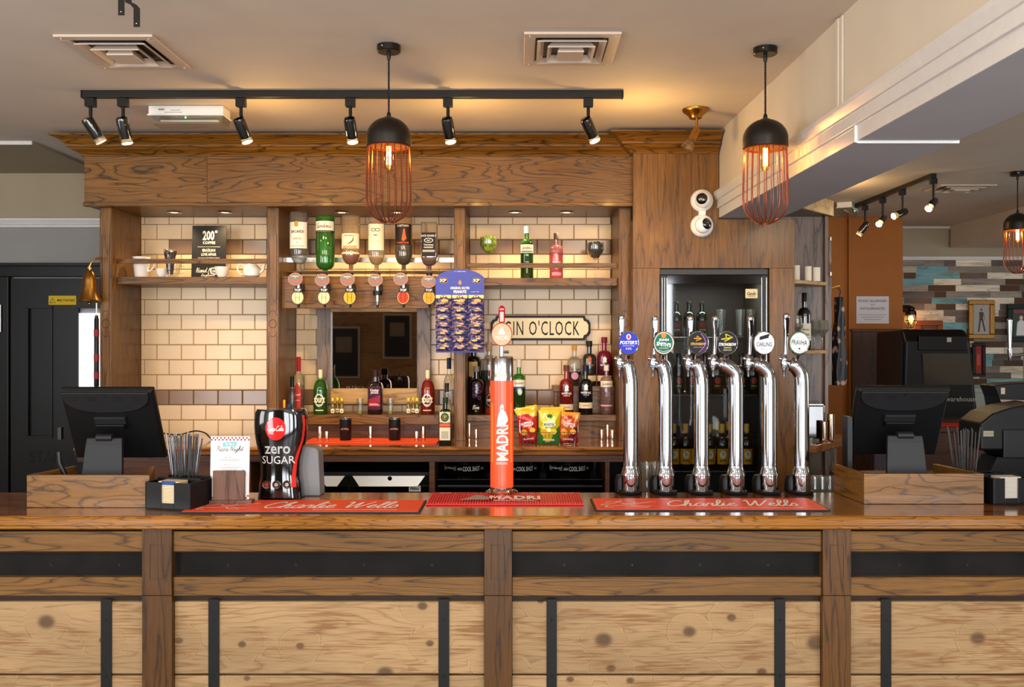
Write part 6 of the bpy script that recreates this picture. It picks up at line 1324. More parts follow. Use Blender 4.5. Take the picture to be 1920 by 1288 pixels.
# napkin caddies with straws
def caddy(lab, x, y, rz, w=.20, dp_=.15, h=.115, straw_side=1, slab='left'):
    t = thing('napkin_caddy', lab, 'bar caddy', (x, y, CT), rz)
    b = MB(); th = .004
    b.box(-w / 2, w / 2, -dp_ / 2, dp_ / 2, 0, th, 'black')
    for x_ in (-w / 2, w / 2 - th): b.box(x_, x_ + th, -dp_ / 2, dp_ / 2, th, h * .92, 'black')
    b.box(-w / 2 + th, w / 2 - th, dp_ / 2 - th, dp_ / 2, th, h, 'black'); b.box(-w / 2 + th, w / 2 - th, 0, th, th, h, 'black')
    b.box(-.01, -.006, th, dp_ / 2 - th, th, h, 'black')
    n0 = .028   # front wall with the napkin notch
    b.box(-w / 2 + th, -n0, -dp_ / 2, -dp_ / 2 + th, th, h * .92, 'black'); b.box(n0, w / 2 - th, -dp_ / 2, -dp_ / 2 + th, th, h * .92, 'black'); b.box(-n0, n0, -dp_ / 2, -dp_ / 2 + th, th, h * .22, 'black')
    b.build('tray', t, bevel=.0015)
    return t
def inworld(t, p): return Matrix.Translation(t.location) @ t.rotation_euler.to_matrix().to_4x4() @ Vector(p)
c1 = caddy('black plastic caddy with stacked napkins right of the left till surround', X(332, 3.68), 3.70, math.radians(-14))
c2 = caddy('black plastic caddy with napkins at the right end beside the right till surround', X(1880, 3.80), 3.82, math.radians(6), w=.155)
for c_, lab, wn in ((c1, 'stack of cream paper napkins showing through the notch of the left caddy', .06), (c2, 'stack of grey white napkins in the notch of the right caddy', .06)):
    q = inworld(c_, (0, -.035, .0045)); b = MB()
    n = 22
    for k_ in range(n): b.box(-.045, .045, -.033, .028, k_ * .0048, k_ * .0048 + .0040, '#d8c6a0' if c_ is c1 else '#c3bdb2')
    if c_ is c1: b.box(-.030, .030, -.0345, -.033, .092, .106, '#2c4a8c')
    o = tag(b.build('napkin_stack', loc=tuple(q)), lab, 'napkins'); o.rotation_euler = c_.rotation_euler
rr = random.Random(9)
for c_, side, n, ll in ((c1, 'left', 30, 'left'), (c2, 'right', 24, 'right')):
    cup_ = inworld(c_, (.035 if c_ is c1 else -.02, .038, 0))
    if c_ is c2: cup_ = Vector((X(1812, 3.98), 3.98, CT))
    else: cup_ = Vector((X(345, 3.76), 3.765, CT))
    t = thing('straw_cup', 'black square cup holding the bunch of straws by the %s till' % ll, 'container', tuple(cup_))
    b = MB(); b.box(-.05, .05, -.03, .03, 0, .004, 'black')
    for s_ in ((-.05, .05, -.03, -.027), (-.05, .05, .027, .03), (-.05, -.047, -.027, .027), (.047, .05, -.027, .027)): b.box(*s_, .004, .10, 'black')
    b.build('cup', t)
    for k_ in range(n):
        fx = -1 + 2 * (k_ + .5) / n + rr.uniform(-.05, .05); fy = rr.uniform(-.8, .8)
        L = rr.uniform(.262, .285); a0 = Vector((fx * .036, fy * .018, .006)); lean = Vector((fx * .12 + rr.uniform(-.04, .04), fy * .08, 1)).normalized()
        b = MB(); b.cyl(tuple(a0), tuple(a0 + lean * L), .0026, 'straw', seg=6)
        o = tag(b.build('drinking_straw', loc=tuple(cup_)), 'thin black drinking straw in the bunch by the %s till' % ll, 'straw', 'straws in the %s bunch' % ll)
# glasses behind the counter
rr = random.Random(3)
for k_, (x_, lab) in enumerate(((1213, 'left one of the pair between the first two beer fonts'), (1228, 'right one of the pair between the first two beer fonts'))):
    tumbler('tall_glass', 'clear ribbed tall glass, ' + lab, 'glass', (X(x_, 4.14), 4.14, ZT - .10), .22, .025, .030, 'smoke', group='tall glasses behind the counter')
b = MB(); b.box(X(1150, 4.1), X(1560, 4.1), 4.07, 4.22, ZT - .13, ZT - .101, 'steel'); b.box(X(1150, 4.1), X(1560, 4.1), 4.1, 4.2, 0, ZT - .13, 'black'); tag(b.build('glass_shelf_rack'), 'low steel glass shelf behind the counter below the beer fonts', 'shelf')
for k_, (x_, lab) in enumerate(((1527, 'left'), (1541, 'middle'), (1556, 'right'))):
    tumbler('upturned_glass', 'clear stacked glass by the right till surround, %s one' % lab, 'glass', (X(x_, 4.13), 4.13, ZT - .10), .16, .030, .026, 'smoke', group='stacked glasses by the right till')
# ================================================================ under-counter bays
zs_ = ZBC - .13
t = thing('bottle_cooler', 'undercounter bottle cooler with brushed steel top and recessed handles, left bay', 'fridge', (X(700, 5.12), 5.4, 0)); T = Matrix.Translation(Vector((-X(700, 5.12), -5.4, 0)))
b = MB(); b.M = T; x0, x1 = X(592, 5.12), X(804, 5.12); b.box(x0, x1, 5.16, 5.68, .09, Z(885, 5.16), 'black'); b.build('cabinet_body', t, bevel=.003)
for a, c in ((594, 652), (656, 802)):
    b = MB(); b.M = T; xa, xc2 = X(a, 5.13), X(c, 5.13); za, zb_ = Z(892, 5.13), Z(911, 5.13)
    b.prism([(5.15, za), (5.125, za - .004), (5.14, zb_ + .006), (5.155, zb_)], 'blackmetal', 'YZ', xa, xc2); b.add([(xa + .015, 5.124, za), (xc2 - .015, 5.124, za), (xc2 - .055, 5.112, zb_), (xa + .055, 5.112, zb_)], [(3, 2, 1, 0)], plain('satin steel strip', '#b9b9b6', .3, metal=.6)); b.add([(xa + .015, 5.124, za), (xc2 - .015, 5.124, za), (xc2 - .015, 5.15, za), (xa + .015, 5.15, za)], [(0, 1, 2, 3)], 'steel')
    b.build('door_handle', t, label='brushed steel handle strip')
    b = MB(); b.M = T; b.box(xa, xc2, 5.14, 5.16, .1, zb_ - .004, 'black_gloss'); b.build('door', t)
b = MB(); b.M = T; b.rect('#d0d0ce', X(777, 5.12), Z(917, 5.12), .065, .032, fplane(5.1385)); b.text('rhino', 'ink', X(777, 5.12), Z(917, 5.12), .05, .018, fplane(5.138), bold=.03); b.cyl((X(730, 5.1), 5.118, Z(898, 5.1)), (X(730, 5.1), 5.125, Z(898, 5.1)), .012, 'chrome'); b.build('maker_plate', t)
t = thing('bottle_cooler', 'plain black undercounter cooler with curved ice bucket row on top, middle bay', 'fridge', (X(975, 5.15), 5.4, 0)); T = Matrix.Translation(Vector((-X(975, 5.15), -5.4, 0)))
b = MB(); b.M = T; zc2 = Z(896, 5.2); b.box(X(818, 5.15), X(1132, 5.15), 5.15, 5.68, .09, zc2, 'black_gloss'); b.box(X(820, 5.14), X(1130, 5.14), 5.135, 5.15, zc2 - .045, zc2 - .035, 'blackmetal'); b.build('cabinet_body', t, bevel=.003)
for k_, (x_, lab, tx) in enumerate(((872, 'left of three, left of the lit beer column', True), (970, 'middle of three, right behind the lit beer column', False), (1066, 'right of three', True))):
    t = thing('ice_bucket', 'round black ice bucket lettered COOL SHOT, %s' % lab, 'ice bucket', (X(x_, 5.34), 5.34, zc2 + .0005), group='ice buckets under the back worktop')
    R = .140; h = Z(873, 5.2) - zc2
    b = MB(); b.lathe([(R * .88, 0), (R * .97, h * .55), (R, h * .6), (R + .003, h), (R - .004, h), (R * .93, h * .5), (.001, .01)], 'black_gloss', seg=40, caps=False); bk = b.build('bucket', t)
    b = MB(); fn = fcyl(R + .003); zt2 = h * .72; rim = '#c9c6c0'
    b.text('COOL SHOT', rim, .045, zt2, .10, .026, fn, bold=.01); b.text('AAAA', rim, -.022, zt2, .026, .016, fn); b.text('MIXED VODKA SHOTS', rim, -.085, zt2 + .003, .075, .010, fn, bold=.02); b.line(rim, [(-.126, zt2 - .008), (-.126, zt2 + .014), (-.044, zt2 + .014), (-.044, zt2 - .008), (-.126, zt2 - .008)], .002, fn); b.text('AAA', rim, .112, zt2, .020, .014, fn); b.build('lettering', bk)
# ================================================================ glass fronted fridge in the housing
t = thing('drinks_fridge', 'tall black glass-door drinks fridge set in the oak housing', 'fridge', (X(1340, YC), 5.74, 0)); T = Matrix.Translation(Vector((-X(1340, YC), -5.74, 0)))
fx0, fx1, fz1 = fo0 + .002, fo1 - .002, foz - .002
b = MB(); b.M = T; yb = 5.73; dkin = plain('fridge lining', '#3c3833', .5)
b.box(fx0, fx1, yb - .01, yb, .02, fz1, dkin); b.box(fx0, fx0 + .02, YC + .05, yb, .02, fz1, dkin); b.box(fx1 - .02, fx1, YC + .05, yb, .02, fz1, dkin); b.box(fx0, fx1, YC + .05, yb, fz1 - .05, fz1, 'black'); b.box(fx0, fx1, YC + .05, yb, .02, .10, 'black'); b.build('cabinet', t)
b = MB(); b.M = T; yd0, yd1 = YC + .012, YC + .045; fw = .040
b.box(fx0 + .002, fx0 + fw, yd0, yd1, .10, fz1 - .035, 'black'); b.box(fx1 - fw, fx1 - .002, yd0, yd1, .10, fz1 - .035, 'black'); b.box(fx0 + fw, fx1 - fw, yd0, yd1, fz1 - .085, fz1 - .035, 'black_gloss'); b.box(fx0 + fw, fx1 - fw, yd0, yd1, .10, .16, 'black_gloss')
b.box(fx0, fx1, YC + .02, YC + .05, fz1 - .033, fz1, 'blackmetal'); dr_ = b.build('door', t, bevel=.002)
b = MB(); b.M = T
for x_ in (fx0 + .012, fx0 + .026, fx0 + fw - .002, fx1 - fw + .0, fx1 - .014): b.box(x_, x_ + .0025, yd0 - .002, yd0, .12, fz1 - .05, 'steel')
b.build('trim_strips', dr_)
b = MB(); b.M = T; b.box(fx0 + fw, fx1 - fw, yd0 + .012, yd0 + .016, .16, fz1 - .085, 'pane'); b.build('glass_pane', dr_)
b = MB(); b.M = T; xs_, zs2 = X(1411, YC), Z(550, YC); b.rect('#d8c89c', xs_, zs2, .068, .052, fplane(yd0 + .0108)); b.script('Candis', 'ink', xs_, zs2, .054, .022, fplane(yd0 + .0102), .25) if False else b.text('Candis', 'ink', xs_, zs2, .050, .018, fplane(yd0 + .0102), bold=.02, shear=.3); b.rect('ink', xs_, zs2 - .015, .04, .002, fplane(yd0 + .0102)); b.build('maker_sticker', dr_)
dB = 5.42; zsh = [Z(632, dB), Z(738, dB), Z(877, dB), Z(1000, dB)]
for q, z_ in enumerate(zsh):
    b = MB(); b.M = T
    b.tube([(fx0 + .022, YC + .08, z_ - .003), (fx1 - .022, YC + .08, z_ - .003)], .0035, 'steel', 6); b.tube([(fx0 + .022, yb - .03, z_ - .003), (fx1 - .022, yb - .03, z_ - .003)], .003, 'steel', 6)
    k_ = fx0 + .03
    while k_ < fx1 - .02: b.tube([(k_, YC + .08, z_ - .001), (k_, yb - .03, z_ - .001)], .0012, 'steel', 4); k_ += .022
    b.build('wire_shelf', t)
light('AREA', 'fridge_light', ((fx0 + fx1) / 2, YC + .16, fz1 - .06), 3.5, (1, .9, .75), shape='RECTANGLE', size=.45, size_y=.1)
amber_g = plain('brown beer glass', '#1c0c05', .08, coat=1); grn_g = plain('dark green beer glass', '#0b1a10', .08, coat=1)
def beer(lab, x, d, z_, H, R, gm, cols, txt, grp, cap='black', foil=None):
    L = []
    if cols: L = [(H * .12, H * .46, cols[0], 1.15, [('disc', 0, cols[1], H * .33, R * .55, H * .08)] + ([('text', 'B', '#3a2410', H * .33, R * .5, H * .10)] if txt == 'BREWERS' else []) + [('text', txt, cols[2], H * .20, R * 1.1, H * .04)])]
    o = bottle('beer_bottle', lab, (X(x, d), d, z_ + .0008), H, R, gm, sh=.52, sh2=.2, nr=R * .4, cap=.02 if not foil else H * .2, capm=foil or cap, labels=L, group=grp, capr=R * .45)
    return o
g1, g2, g3, g4 = 'oval labelled bottles on the top fridge shelf', 'bottles on the second fridge shelf', 'yellow labelled bottles on the third fridge shelf', 'dark bottles on the lowest visible fridge shelf'
rowA = [1268, 1292, 1316]
for x_, lab in zip(rowA, ('left', 'middle', 'right')): beer('dark green oval-labelled beer bottle on the top fridge shelf, %s of three' % lab, x_, 5.40, zsh[0], .205, .033, grn_g, ['#31403a', '#8c2a22', '#d8c070'], 'LAGER', g1)
for x_, lab in zip((1352, 1388, 1408), ('left', 'middle', 'right')):
    tumbler('pilsner_glass', 'plain frosted tall glass on the top fridge shelf, %s of three' % lab, 'glass', (X(x_, 5.42), 5.42, zsh[0] + .001), .16, .022, .028, 'smoke', group='tall glasses on the top fridge shelf')
for x_, lab in zip((1272, 1297, 1322, 1344, 1366, 1390, 1412), ORD): beer('brown beer bottle with oval gold label on the second fridge shelf, %s from the left' % (lab if lab != 'top' else 'first'), x_, 5.38, zsh[1], .235, .032, amber_g, ['#17130f', '#a3382a', '#d8b82c'], 'STOUT', g2)
for x_, lab in zip((1263, 1285, 1306, 1330, 1354, 1378, 1400), ORD): beer('brown beer bottle with yellow label on the third fridge shelf, %s from the left' % (lab if lab != 'top' else 'first'), x_, 5.36, zsh[2], .26, .034, amber_g, ['#d99a1c', '#f0e6d0', '#3a2410'], 'BREWERS', g3, foil='inkgold')
for x_, lab in zip((1345, 1366), ('left', 'right')): beer('brown bottle standing behind the yellow labelled row on the third fridge shelf, %s one' % lab, x_, 5.50, zsh[2], .26, .034, amber_g, ['#d99a1c', '#f0e6d0', '#3a2410'], 'BREWERS', g3, foil='inkgold')
for x_, lab in zip((1265, 1287, 1309, 1332, 1355, 1377, 1400, 1420), ORD): beer('small dark beer bottle on the lowest fridge shelf, %s from the left' % (lab if lab != 'top' else 'first'), x_, 5.36, zsh[3], .235, .031, amber_g, ['#2a1a14', '#8c3a24', '#c9a070'], 'ALE', g4, cap='#b9a27a')
# ================================================================ corner shelves
for x_, h, lab in ((1493, .092, 'left of three, half hidden'), (1515, .086, 'middle of three'), (1531, .080, 'right of three')):
    t = thing('pillar_candle', 'ivory pillar candle on the upper corner shelf, %s' % lab, 'candle', (X(x_, 5.42), 5.42, CSH[0] + .0006), group='ivory candles on the corner shelf')
    b = MB(); r_ = .021; b.lathe([(r_, 0), (r_, h), (r_ * .9, h - .002), (r_ * .85, h - .012), (.001, h - .014)], '#e6d9bf', seg=24, caps=False); b.build('wax', t); b = MB(); b.cyl((0, 0, h - .014), (.001, 0, h - .002), .001, 'black', seg=6); b.build('wick', t)
bt('wine_bottle', 'dark red wine bottle with cream label on the lower corner shelf', 1508, 5.44, CSH[1] + .0006, .335, .0375, blk, sh=.60, sh2=.14, nr=.0135, cap=.06, capm='#141012', capr=.0145, labels=[(.055, .155, '#d8cdb8', 1.2, [('text', 'Merlot', '#5a3a34', .12, .04, .010), ('rect', 0, '#9a8e7a', .09, .04, .012)])])
def wineglass(lab, x, d, z_, H=.175, R=.036, flip=False):
    t = thing('wine_glass', lab, 'glass', (X(x, d), d, z_ + .0006), group='wine glasses on the lower corner shelf')
    pr = [(.032, 0), (.034, .002), (.005, .006), (.0035, .012), (.0035, H * .42), (.012, H * .47), (R, H * .68), (R * .78, H), (R * .76, H), (R * .96, H * .68), (.001, H * .49)]
    b = MB(); b.lathe(pr, 'smoke', seg=24, caps=False); b.build('glass', t)
wineglass('wine glass on the lower corner shelf, left of the two nearest the wall edge', 1527, 5.50, CSH[1]); wineglass('wine glass on the lower corner shelf, right of the two', 1542, 5.50, CSH[1]); wineglass('wine glass half hidden left of the dark wine bottle', 1494, 5.40, CSH[1], .20)
t = thing('kettle_box', 'black countertop machine on the corner worktop behind the last beer font', 'appliance', (X(1515, 5.4), 5.40, ZBC + .0006))
b = MB(); b.box(-.075, .075, -.06, .12, .012, .205, 'black_gloss'); b.build('body', t, bevel=.008); b = MB(); b.tube([(-.06, -.03, .205), (-.05, -.03, .225), (.05, -.03, .225), (.06, -.03, .205)], .004, 'chrome'); b.box(-.07, .07, -.055, .10, .205, .210, 'steel'); b.build('lid_rack', t); b = MB(); b.box(-.078, -.055, -.064, -.02, .08, .17, 'steel'); b.build('side_trim', t)
for s_ in ((-.06, -.05), (.06, -.05), (-.06, .11), (.06, .11)):
    b = MB(); b.cyl((s_[0], s_[1], 0), (s_[0], s_[1], .013), .01, 'black'); b.build('foot', t)
for x_, dd, h, r_, lab in ((1543, 5.40, .20, .016, 'back tall one'), (1545, 5.30, .115, .018, 'short front one'), (1558, 5.34, .155, .0225, 'widest one on the right')):
    t = thing('steel_tumbler', 'polished steel cocktail tumbler on the corner worktop, ' + lab, 'tumbler', (X(x_, dd), dd, ZBC + .0006), group='steel tumblers on the corner worktop')
    b = MB(); b.lathe([(r_ * 1.35, 0), (r_ * 1.4, .004), (r_ * 1.0, .010), (r_, .016), (r_, h), (r_ - .001, h), (r_ - .002, .02), (.001, .018)], 'jigger', seg=28, caps=False); b.build('cup', t)
tumbler('shot_measure', 'tiny clear glass at the front of the corner worktop', 'glass', (X(1521, 5.22), 5.22, ZBC + .0006), .028, .014, .016, 'smoke')
# apron by the orange wall and its hanging board
b = MB(); b.box(1.99, 2.015, 6.0, 6.4, Z(722, 6.0), Z(520, 6.0), 'grey_oak'); b.cyl((2.014, 6.05, Z(722, 6.05) + .625), (2.085, 6.05, Z(722, 6.05) + .64), .006, 'brass'); tag(b.build('hanging_board', bevel=.002), 'grey oak end board beside the hanging patterned apron', 'board')
ap = plain('patterned cloth', '#1a1718', .8); 
m_, nt_, nb = newmat('floral apron'); vo = N(nt_, 'ShaderNodeTexVoronoi'); vo.inputs['Scale'].default_value = 22; cr = N(nt_, 'ShaderNodeValToRGB'); cr.color_ramp.elements[0].position = .25; cr.color_ramp.elements[0].color = lin('#b98e7a'); cr.color_ramp.elements[1].position = .4; cr.color_ramp.elements[1].color = lin('#16161c'); tcn = N(nt_, 'ShaderNodeTexCoord'); nt_.links.new(tcn.outputs['Object'], vo.inputs['Vector']); nt_.links.new(vo.outputs['Distance'], cr.inputs[0]); nt_.links.new(cr.outputs[0], nb.inputs['Base Color'])
t = thing('patterned_apron', 'dark floral apron hanging beside the grey board left of the orange wall', 'apron', (2.078, 6.05, Z(722, 6.05)))
b = MB(); rings = []
for k_ in range(13):
    z_ = .57 * k_ / 12; w_ = .045 * (1 - .55 * (k_ / 12) ** 2); rings.append([(w_ * math.cos(a) * (1 + .25 * math.sin(3 * a + k_)), .05 * math.sin(a) * (1 + .15 * math.sin(5 * a)), z_) for a in [2 * PI * j / 20 for j in range(20)]])
b.loft(rings, m_); b.build('cloth', t); b = MB(); b.tube([(0, 0, .565), (.01, 0, .61), (-.005, 0, .63)], .004, 'black'); b.build('neck_loop', t)
t = thing('menu_holder', 'slim clear acrylic holder edge-on left of the orange wall', 'holder', (1.8625, 5.60, Z(516, 5.6)))
b = MB(); b.box(-.0065, .006, -.03, .03, .0, .215, 'smoke'); b.build('acrylic', t); b = MB(); b.cyl((0, -.03, .205), (0, -.03, .225), .008, 'steel'); b.cyl((0, -.03, -.004), (0, -.03, .016), .008, 'steel'); b.build('fixings', t)
# notice on orange wall
d = YO - .004; t = thing('allergy_notice', 'white laminated food allergies notice on the orange wall', 'notice', (X(1636, d), d, Z(581, d)))
W_, H_ = X(1667, d) - X(1606, d), Z(555, d) - Z(606, d); b = MB(); b.box(-W_ / 2, W_ / 2, -.002, 0, -H_ / 2, H_ / 2, plain('laminate', '#cfcbd0', .15, coat=1)); b.build('sheet', t)
b = MB(); f_ = fplane(-.0026); b.text('FOOD ALLERGIES', '#3a3a3e', 0, H_ * .33, W_ * .86, .022, f_, bold=.01); b.text('and', '#3a3a3e', 0, H_ * .20, .04, .014, f_); b.text('INTOLERANCES', '#3a3a3e', 0, H_ * .05, W_ * .76, .022, f_, bold=.01)
for k_ in range(3): b.rect('#77777c', 0, -H_ * (.18 + .09 * k_), W_ * (.82 - .15 * k_), .004, f_)
b.build('lettering', t)
# caged wall lamp
d = 9.3; t = thing('caged_wall_lamp', 'black bulkhead wall lamp with lit bulb in a wire cage on the plank wallpaper', 'wall lamp', (X(1708, d), d, Z(590, d))); k = d / F
b = MB(); b.tube([(-.03, .17, 12 * k), (-.01, .02, 12 * k), (0, 0, 8 * k)], [.04, .035, .045], 'blackmetal', 14); b.lathe([(.02, 10 * k), (.05, 6 * k), (.052, 0)], 'blackmetal', caps=False); b.build('arm', t)
b = MB(); b.lathe([(.03, -2 * k), (.034, -12 * k), (.02, -18 * k), (.001, -19 * k)], 'bulbglass', caps=False); b.build('glass', t)
b = MB(); b.ball((0, 0, -8 * k), .024, 'bulb', 12, sz=1.4); b.build('bulb', t)
b = MB()
for j in range(6):
    a = j * PI / 3; b.tube([(.05 * math.cos(a), .05 * math.sin(a), 0), (.052 * math.cos(a), .052 * math.sin(a), -15 * k), (.03 * math.cos(a), .03 * math.sin(a), -23 * k), (0, 0, -25 * k)], .004, 'blackmetal', 5)
b.tube([(.052 * math.cos(q), .052 * math.sin(q), -11 * k) for q in [j * PI / 8 for j in range(16)]], .004, 'blackmetal', 5, closed=True); b.build('wire_cage', t)
light('POINT', 'wall_lamp_light', (X(1708, d), d - .02, Z(600, d)), 5, WARM, shadow_soft_size=.03)
# pictures
def picture(lab, x0, x1, y0, y1, d, fm, fw, bg, art):
    W_, H_ = X(x1, d) - X(x0, d), Z(y0, d) - Z(y1, d); t = thing('framed_picture', lab, 'picture', ((X(x0, d) + X(x1, d)) / 2, d, (Z(y0, d) + Z(y1, d)) / 2))
    b = MB()
    for s_ in ((-W_ / 2, W_ / 2, -H_ / 2, -H_ / 2 + fw), (-W_ / 2, W_ / 2, H_ / 2 - fw, H_ / 2), (-W_ / 2, -W_ / 2 + fw, -H_ / 2 + fw, H_ / 2 - fw), (W_ / 2 - fw, W_ / 2, -H_ / 2 + fw, H_ / 2 - fw)):
        b.box(s_[0], s_[1], -.03, 0, s_[2], s_[3], fm)
    b.build('frame', t, bevel=.006)
    b = MB(); b.box(-W_ / 2 + fw, W_ / 2 - fw, -.008, -.001, -H_ / 2 + fw, H_ / 2 - fw, bg); pr_ = b.build('print', t)
    b = MB(); art(b, W_ - 2 * fw, H_ - 2 * fw, fplane(-.009)); b.build('image', pr_)
def fig(b, w, h, f_):
    c = '#4a4440'; b.disc('#6a5a50', 0, h * .33, w * .06, h * .05, f_); b.poly(c, [(-w * .13, h * .25), (w * .13, h * .25), (w * .10, -h * .02), (-w * .10, -h * .02)], f_); b.line(c, [(-.06 * w, 0), (-.16 * w, -h * .42)], w * .10, f_); b.line(c, [(.06 * w, 0), (.22 * w, -h * .40)], w * .10, f_); b.line('#7a6a5c', [(.13 * w, h * .22), (.2 * w, h * .0)], w * .05, f_)
picture('gilt framed picture of a standing figure on the plank wallpaper', 1815, 1863, 563, 635, 9.45, 'gold', .045, '#a9a19b', fig)
def poster(b, w, h, f_):
    b.text('FOOTBALL', '#c83a3a', 0, h * .40, w * .8, h * .09, f_, bold=.03); b.disc('#d8c0ac', 0, h * .18, w * .10, h * .08, f_); b.poly('#dcdcda', [(-w * .28, -h * .45), (w * .28, -h * .45), (w * .22, h * .02), (w * .08, h * .1), (-w * .08, h * .1), (-w * .22, h * .02)], f_)
picture('dark green framed poster with red heading at the right edge of the wallpaper', 1888, 1940, 570, 641, 9.45, '#16241e', .05, '#3d4b42', poster)
picture('narrow dark frame with red picture half hidden behind the tall game machine', 1822, 1846, 643, 706, 9.45, '#1c1512', .03, '#8c2622', lambda b, w, h, f_: b.rect('#b8483a', 0, 0, w * .5, h * .4, f_))
picture('small brown framed picture between the caged lamp and the game machine', 1716, 1766, 601, 645, 9.45, '#7a4018', .05, '#5a3a28', lambda b, w, h, f_: b.rect('#7a5a3a', 0, 0, w * .6, h * .5, f_))
M['darkcab'] = plain('satin black cabinet', '#080605', .4, spec=.2)
d = 7.2; t = thing('game_machine', 'tall black quiz machine with dark screen standing before the plank wallpaper', 'game machine', (X(1770, d), d, 0)); m = lambda x: X(x, d) - X(1770, d); z = lambda y: Z(y, d)
hw = (m(1845) - m(1697)) / 2
b = MB(); prof = [(.0, .0), (.62, 0), (.62, z(620)), (.10, z(617)), (.04, z(640)), (.06, z(790)), (-.04, z(805)), (-.04, z(830)), (.02, z(850))]
b.prism([(y_, z_) for y_, z_ in prof], 'darkcab', 'YZ', -hw, hw); tp = lambda x_, z_: x_ * (1 - .28 * max(0, (z_ - z(800)) / (z(620) - z(800)))) if x_ > 0 else x_ * (1 - .05 * max(0, (z_ - z(800)) / (z(620) - z(800)))); b.v = [(tp(x_, z_), y_, z_) for x_, y_, z_ in b.v]; b.build('cabinet', t, bevel=.03, seg=4)

b = MB(); b.box(-hw * .60, hw * .64, .025, .06, z(657), z(630), 'darkcab'); b.build('header_panel', t, bevel=.004)
b = MB(); b.add([(-hw * .50, .032, z(663)), (hw * .68, .032, z(663)), (hw * .84, .048, z(722)), (-hw * .44, .048, z(722))], [(3, 2, 1, 0)], plain('dim screen', '#1a1714', .1, coat=1)); b.build('screen', t)
b = MB(); b.text('gameswarehouse', '#8a857c', m(1789), z(750), m(1833) - m(1745), .050, fplane(.030), bold=.01); b.rect('#9a958c', hw * .16, z(637), .035, .035, fplane(.02)); b.build('lettering', t)
b = MB(); b.box(-hw * .98, hw * .98, -.10, .05, z(818), z(806), 'black'); b.build('control_shelf', t, bevel=.006)
for i_, (px0, px1, pz0, pz1) in enumerate(((-2.95, -2.45, 1.15, 1.95), (-2.1, -1.65, 1.45, 2.15))):
    t = thing('framed_poster', 'dark framed poster on the board wall, %s one reflected in the mirror' % ('larger' if i_ == 0 else 'smaller'), 'poster', ((px0 + px1) / 2, -2.969, (pz0 + pz1) / 2)); w_, h_ = (px1 - px0) / 2, (pz1 - pz0) / 2
    b = MB(); b.box(-w_, w_, 0, .03, -h_, h_, '#8a7a66'); b.build('frame', t, bevel=.004)
    b = MB(); b.box(-w_ + .03, w_ - .03, .03, .033, -h_ + .03, h_ - .03, '#15120f'); b.build('print', t); b = MB(); b.box(-w_ * .5, w_ * .5, .033, .034, 0, h_ * .6, '#5a4a3a'); b.build('image', t)
# far bar counter with tap and machines
t = thing('far_bar_counter', 'dark far bar counter with red mat on the right, behind the till', 'bar counter', (3.6, 6.6, 0))
b = MB(); b.box(-.95, 1.6, -.25, .35, 0, Z(800, 6.35) - .04, 'darkwood'); b.build('body', t); b = MB(); b.box(-.98, 1.65, -.28, .38, Z(800, 6.35) - .04, Z(800, 6.35), 'darkwood'); b.build('top', t, bevel=.008)
b = MB(); b.box(X(1768, 6.3), X(1850, 6.3), 6.36, 6.56, Z(800, 6.35) + .0006, Z(800, 6.35) + .008, '#b8281c'); tag(b.build('drip_mat', bevel=.002), 'red drip mat on the far bar counter beyond the right till', 'bar mat')
zf = Z(800, 6.35)
d = 5.2; t = thing('wall_beer_tap', 'slim chrome beer tap with tall handle near the right edge', 'beer tap', (X(1893, d), d, Z(678, d))); k = d / F
b = MB(); b.tube([(0, 0, 0), (0, 0, 8 * k), (0, 0, 24 * k)], [.006, .012, .013], 'chrome', 14); b.tube([(0, .0, 12 * k), (.05, .01, 12 * k), (.09, .02, 14 * k), (.12, .02, 10 * k)], .010, 'chrome', 12); b.build('tap_body', t); b = MB(); b.tube([(0, 0, 24 * k), (0, 0, 50 * k), (0, 0, 78 * k), (0, 0, 81 * k)], [.008, .011, .015, .008], 'chrome', 14); b.build('handle', t)
b = MB(); b.tube([(.12, .02, 10 * k - .5 * 1.0), (.12, .02, 30 * k)], .03, 'chrome', 16); b.tube([(.12, .02, -.62), (.12, .02, 10 * k - .5)], .034, 'chrome', 16); b.build('column', t)
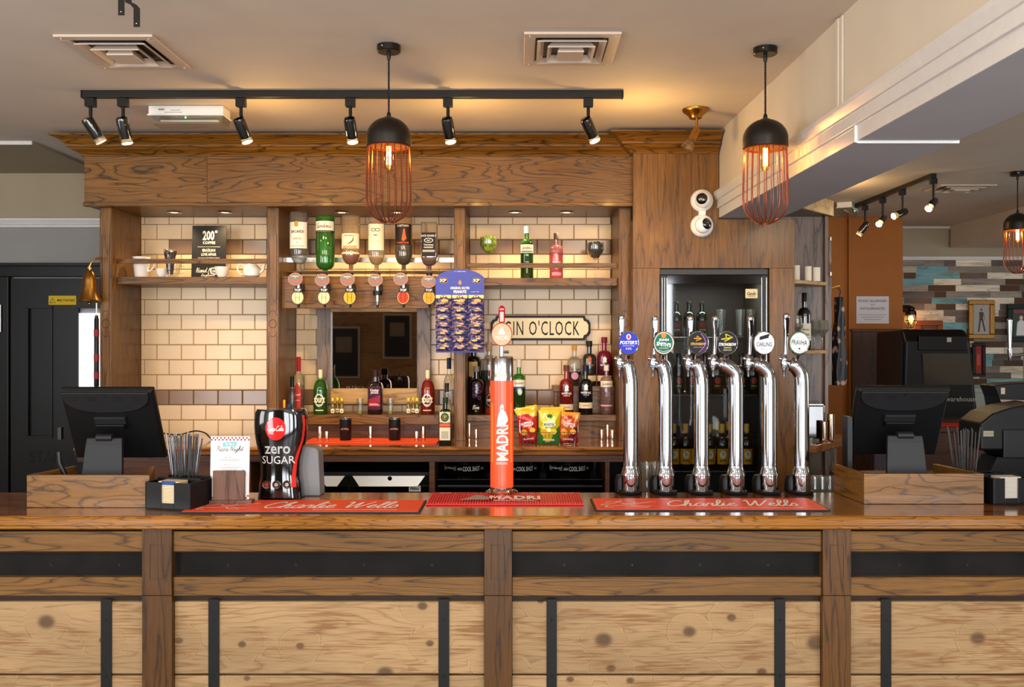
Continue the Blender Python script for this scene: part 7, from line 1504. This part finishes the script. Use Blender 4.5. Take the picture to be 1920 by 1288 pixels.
# machines right
t = thing('card_till', 'low black till printer with rounded grey corner at the right edge', 'till', (X(1890, 4.75), 4.8, Z(905, 4.7)))
k = 4.7 / F; b = MB(); zz0 = 0
P = [(-.165, 60 * k), (-.165, 118 * k - .02), (-.10, 130 * k), (.0, 142 * k), (.14, 150 * k), (.14, 45 * k), (-.03, 45 * k), (-.05, 60 * k)]
b.prism(P, 'till', 'XZ', -.10, .14); b.build('body', t, bevel=.012, seg=3); b = MB(); b.box(-.055, .14, -.112, -.10, 46 * k, 100 * k, 'till_light'); b.build('front_cover', t, bevel=.01, seg=3)
b = MB(); b.rect('#a59c8c', -.125, 92 * k, .052, .028, fplane(-.101)); b.text('CAUTION', '#6a6458', -.125, 92 * k, .04, .008, fplane(-.1015)); b.build('sticker', t)
b = MB(); b.prism([(-.12, 2 * k), (.14, 2 * k), (.14, 46 * k), (-.06, 46 * k)], 'black', 'XZ', -.06, .10); b.build('stand', t)
t = thing('receipt_printer', 'second dark till screen hood with pale sticker, above the till printer at the right edge', 'till', (X(1905, 5.0), 5.05, Z(765, 5.0)))
k = 5.0 / F; b = MB(); b.prism([(-.085, 118 * k * .95), (-.09, 95 * k), (-.045, 0 * k), (.12, 10 * k), (.12, 130 * k), (-.03, 128 * k)] if False else [(-.115, 42 * k), (-.09, 20 * k), (-.075, -8 * k), (.12, -4 * k), (.12, 48 * k), (-.04, 46 * k)], 'till', 'XZ', -.05, .12); b.build('hood', t, bevel=.006)
b = MB(); b.poly('#b8a89a', [(-.085, 16 * k), (.06, 14 * k), (.06, -2 * k), (-.03, -2 * k), (-.07, 4 * k)], fplane(-.0508)); b.rect('#b8a89a', -.07, 32 * k, .022, .034, fplane(-.0508)); b.build('sticker', t)
b = MB(); b.box(-.06, .12, -.03, .10, -140 * k - .0, -4 * k, 'black'); b.build('stand', t)
b = MB(); b.box(X(1590, 4.9), X(1980, 4.9), 4.62, 5.2, Z(907, 4.7) - .05, Z(907, 4.7) - .002, 'darkwood'); b.box(X(1590, 4.9), X(1980, 4.9), 4.66, 5.15, 0, Z(907, 4.7) - .05, 'black'); tag(b.build('service_counter', bevel=.004), 'low dark service counter behind the right till', 'counter')
# loose cable along back bar
b = MB(); b.tube(smooth_path([(X(305, 5.5), 5.5, Z(812, 5.5)), (X(335, 5.5), 5.5, Z(815, 5.5)), (X(365, 5.5), 5.5, Z(808, 5.5)), (X(385, 5.45), 5.45, Z(812, 5.45)), (X(400, 5.4), 5.4, zc + .004), (X(440, 5.35), 5.35, zc + .004)]), .004, 'black', 8); tag(b.build('power_cable'), 'black cable looping along the tiles behind the menu card', 'cable')
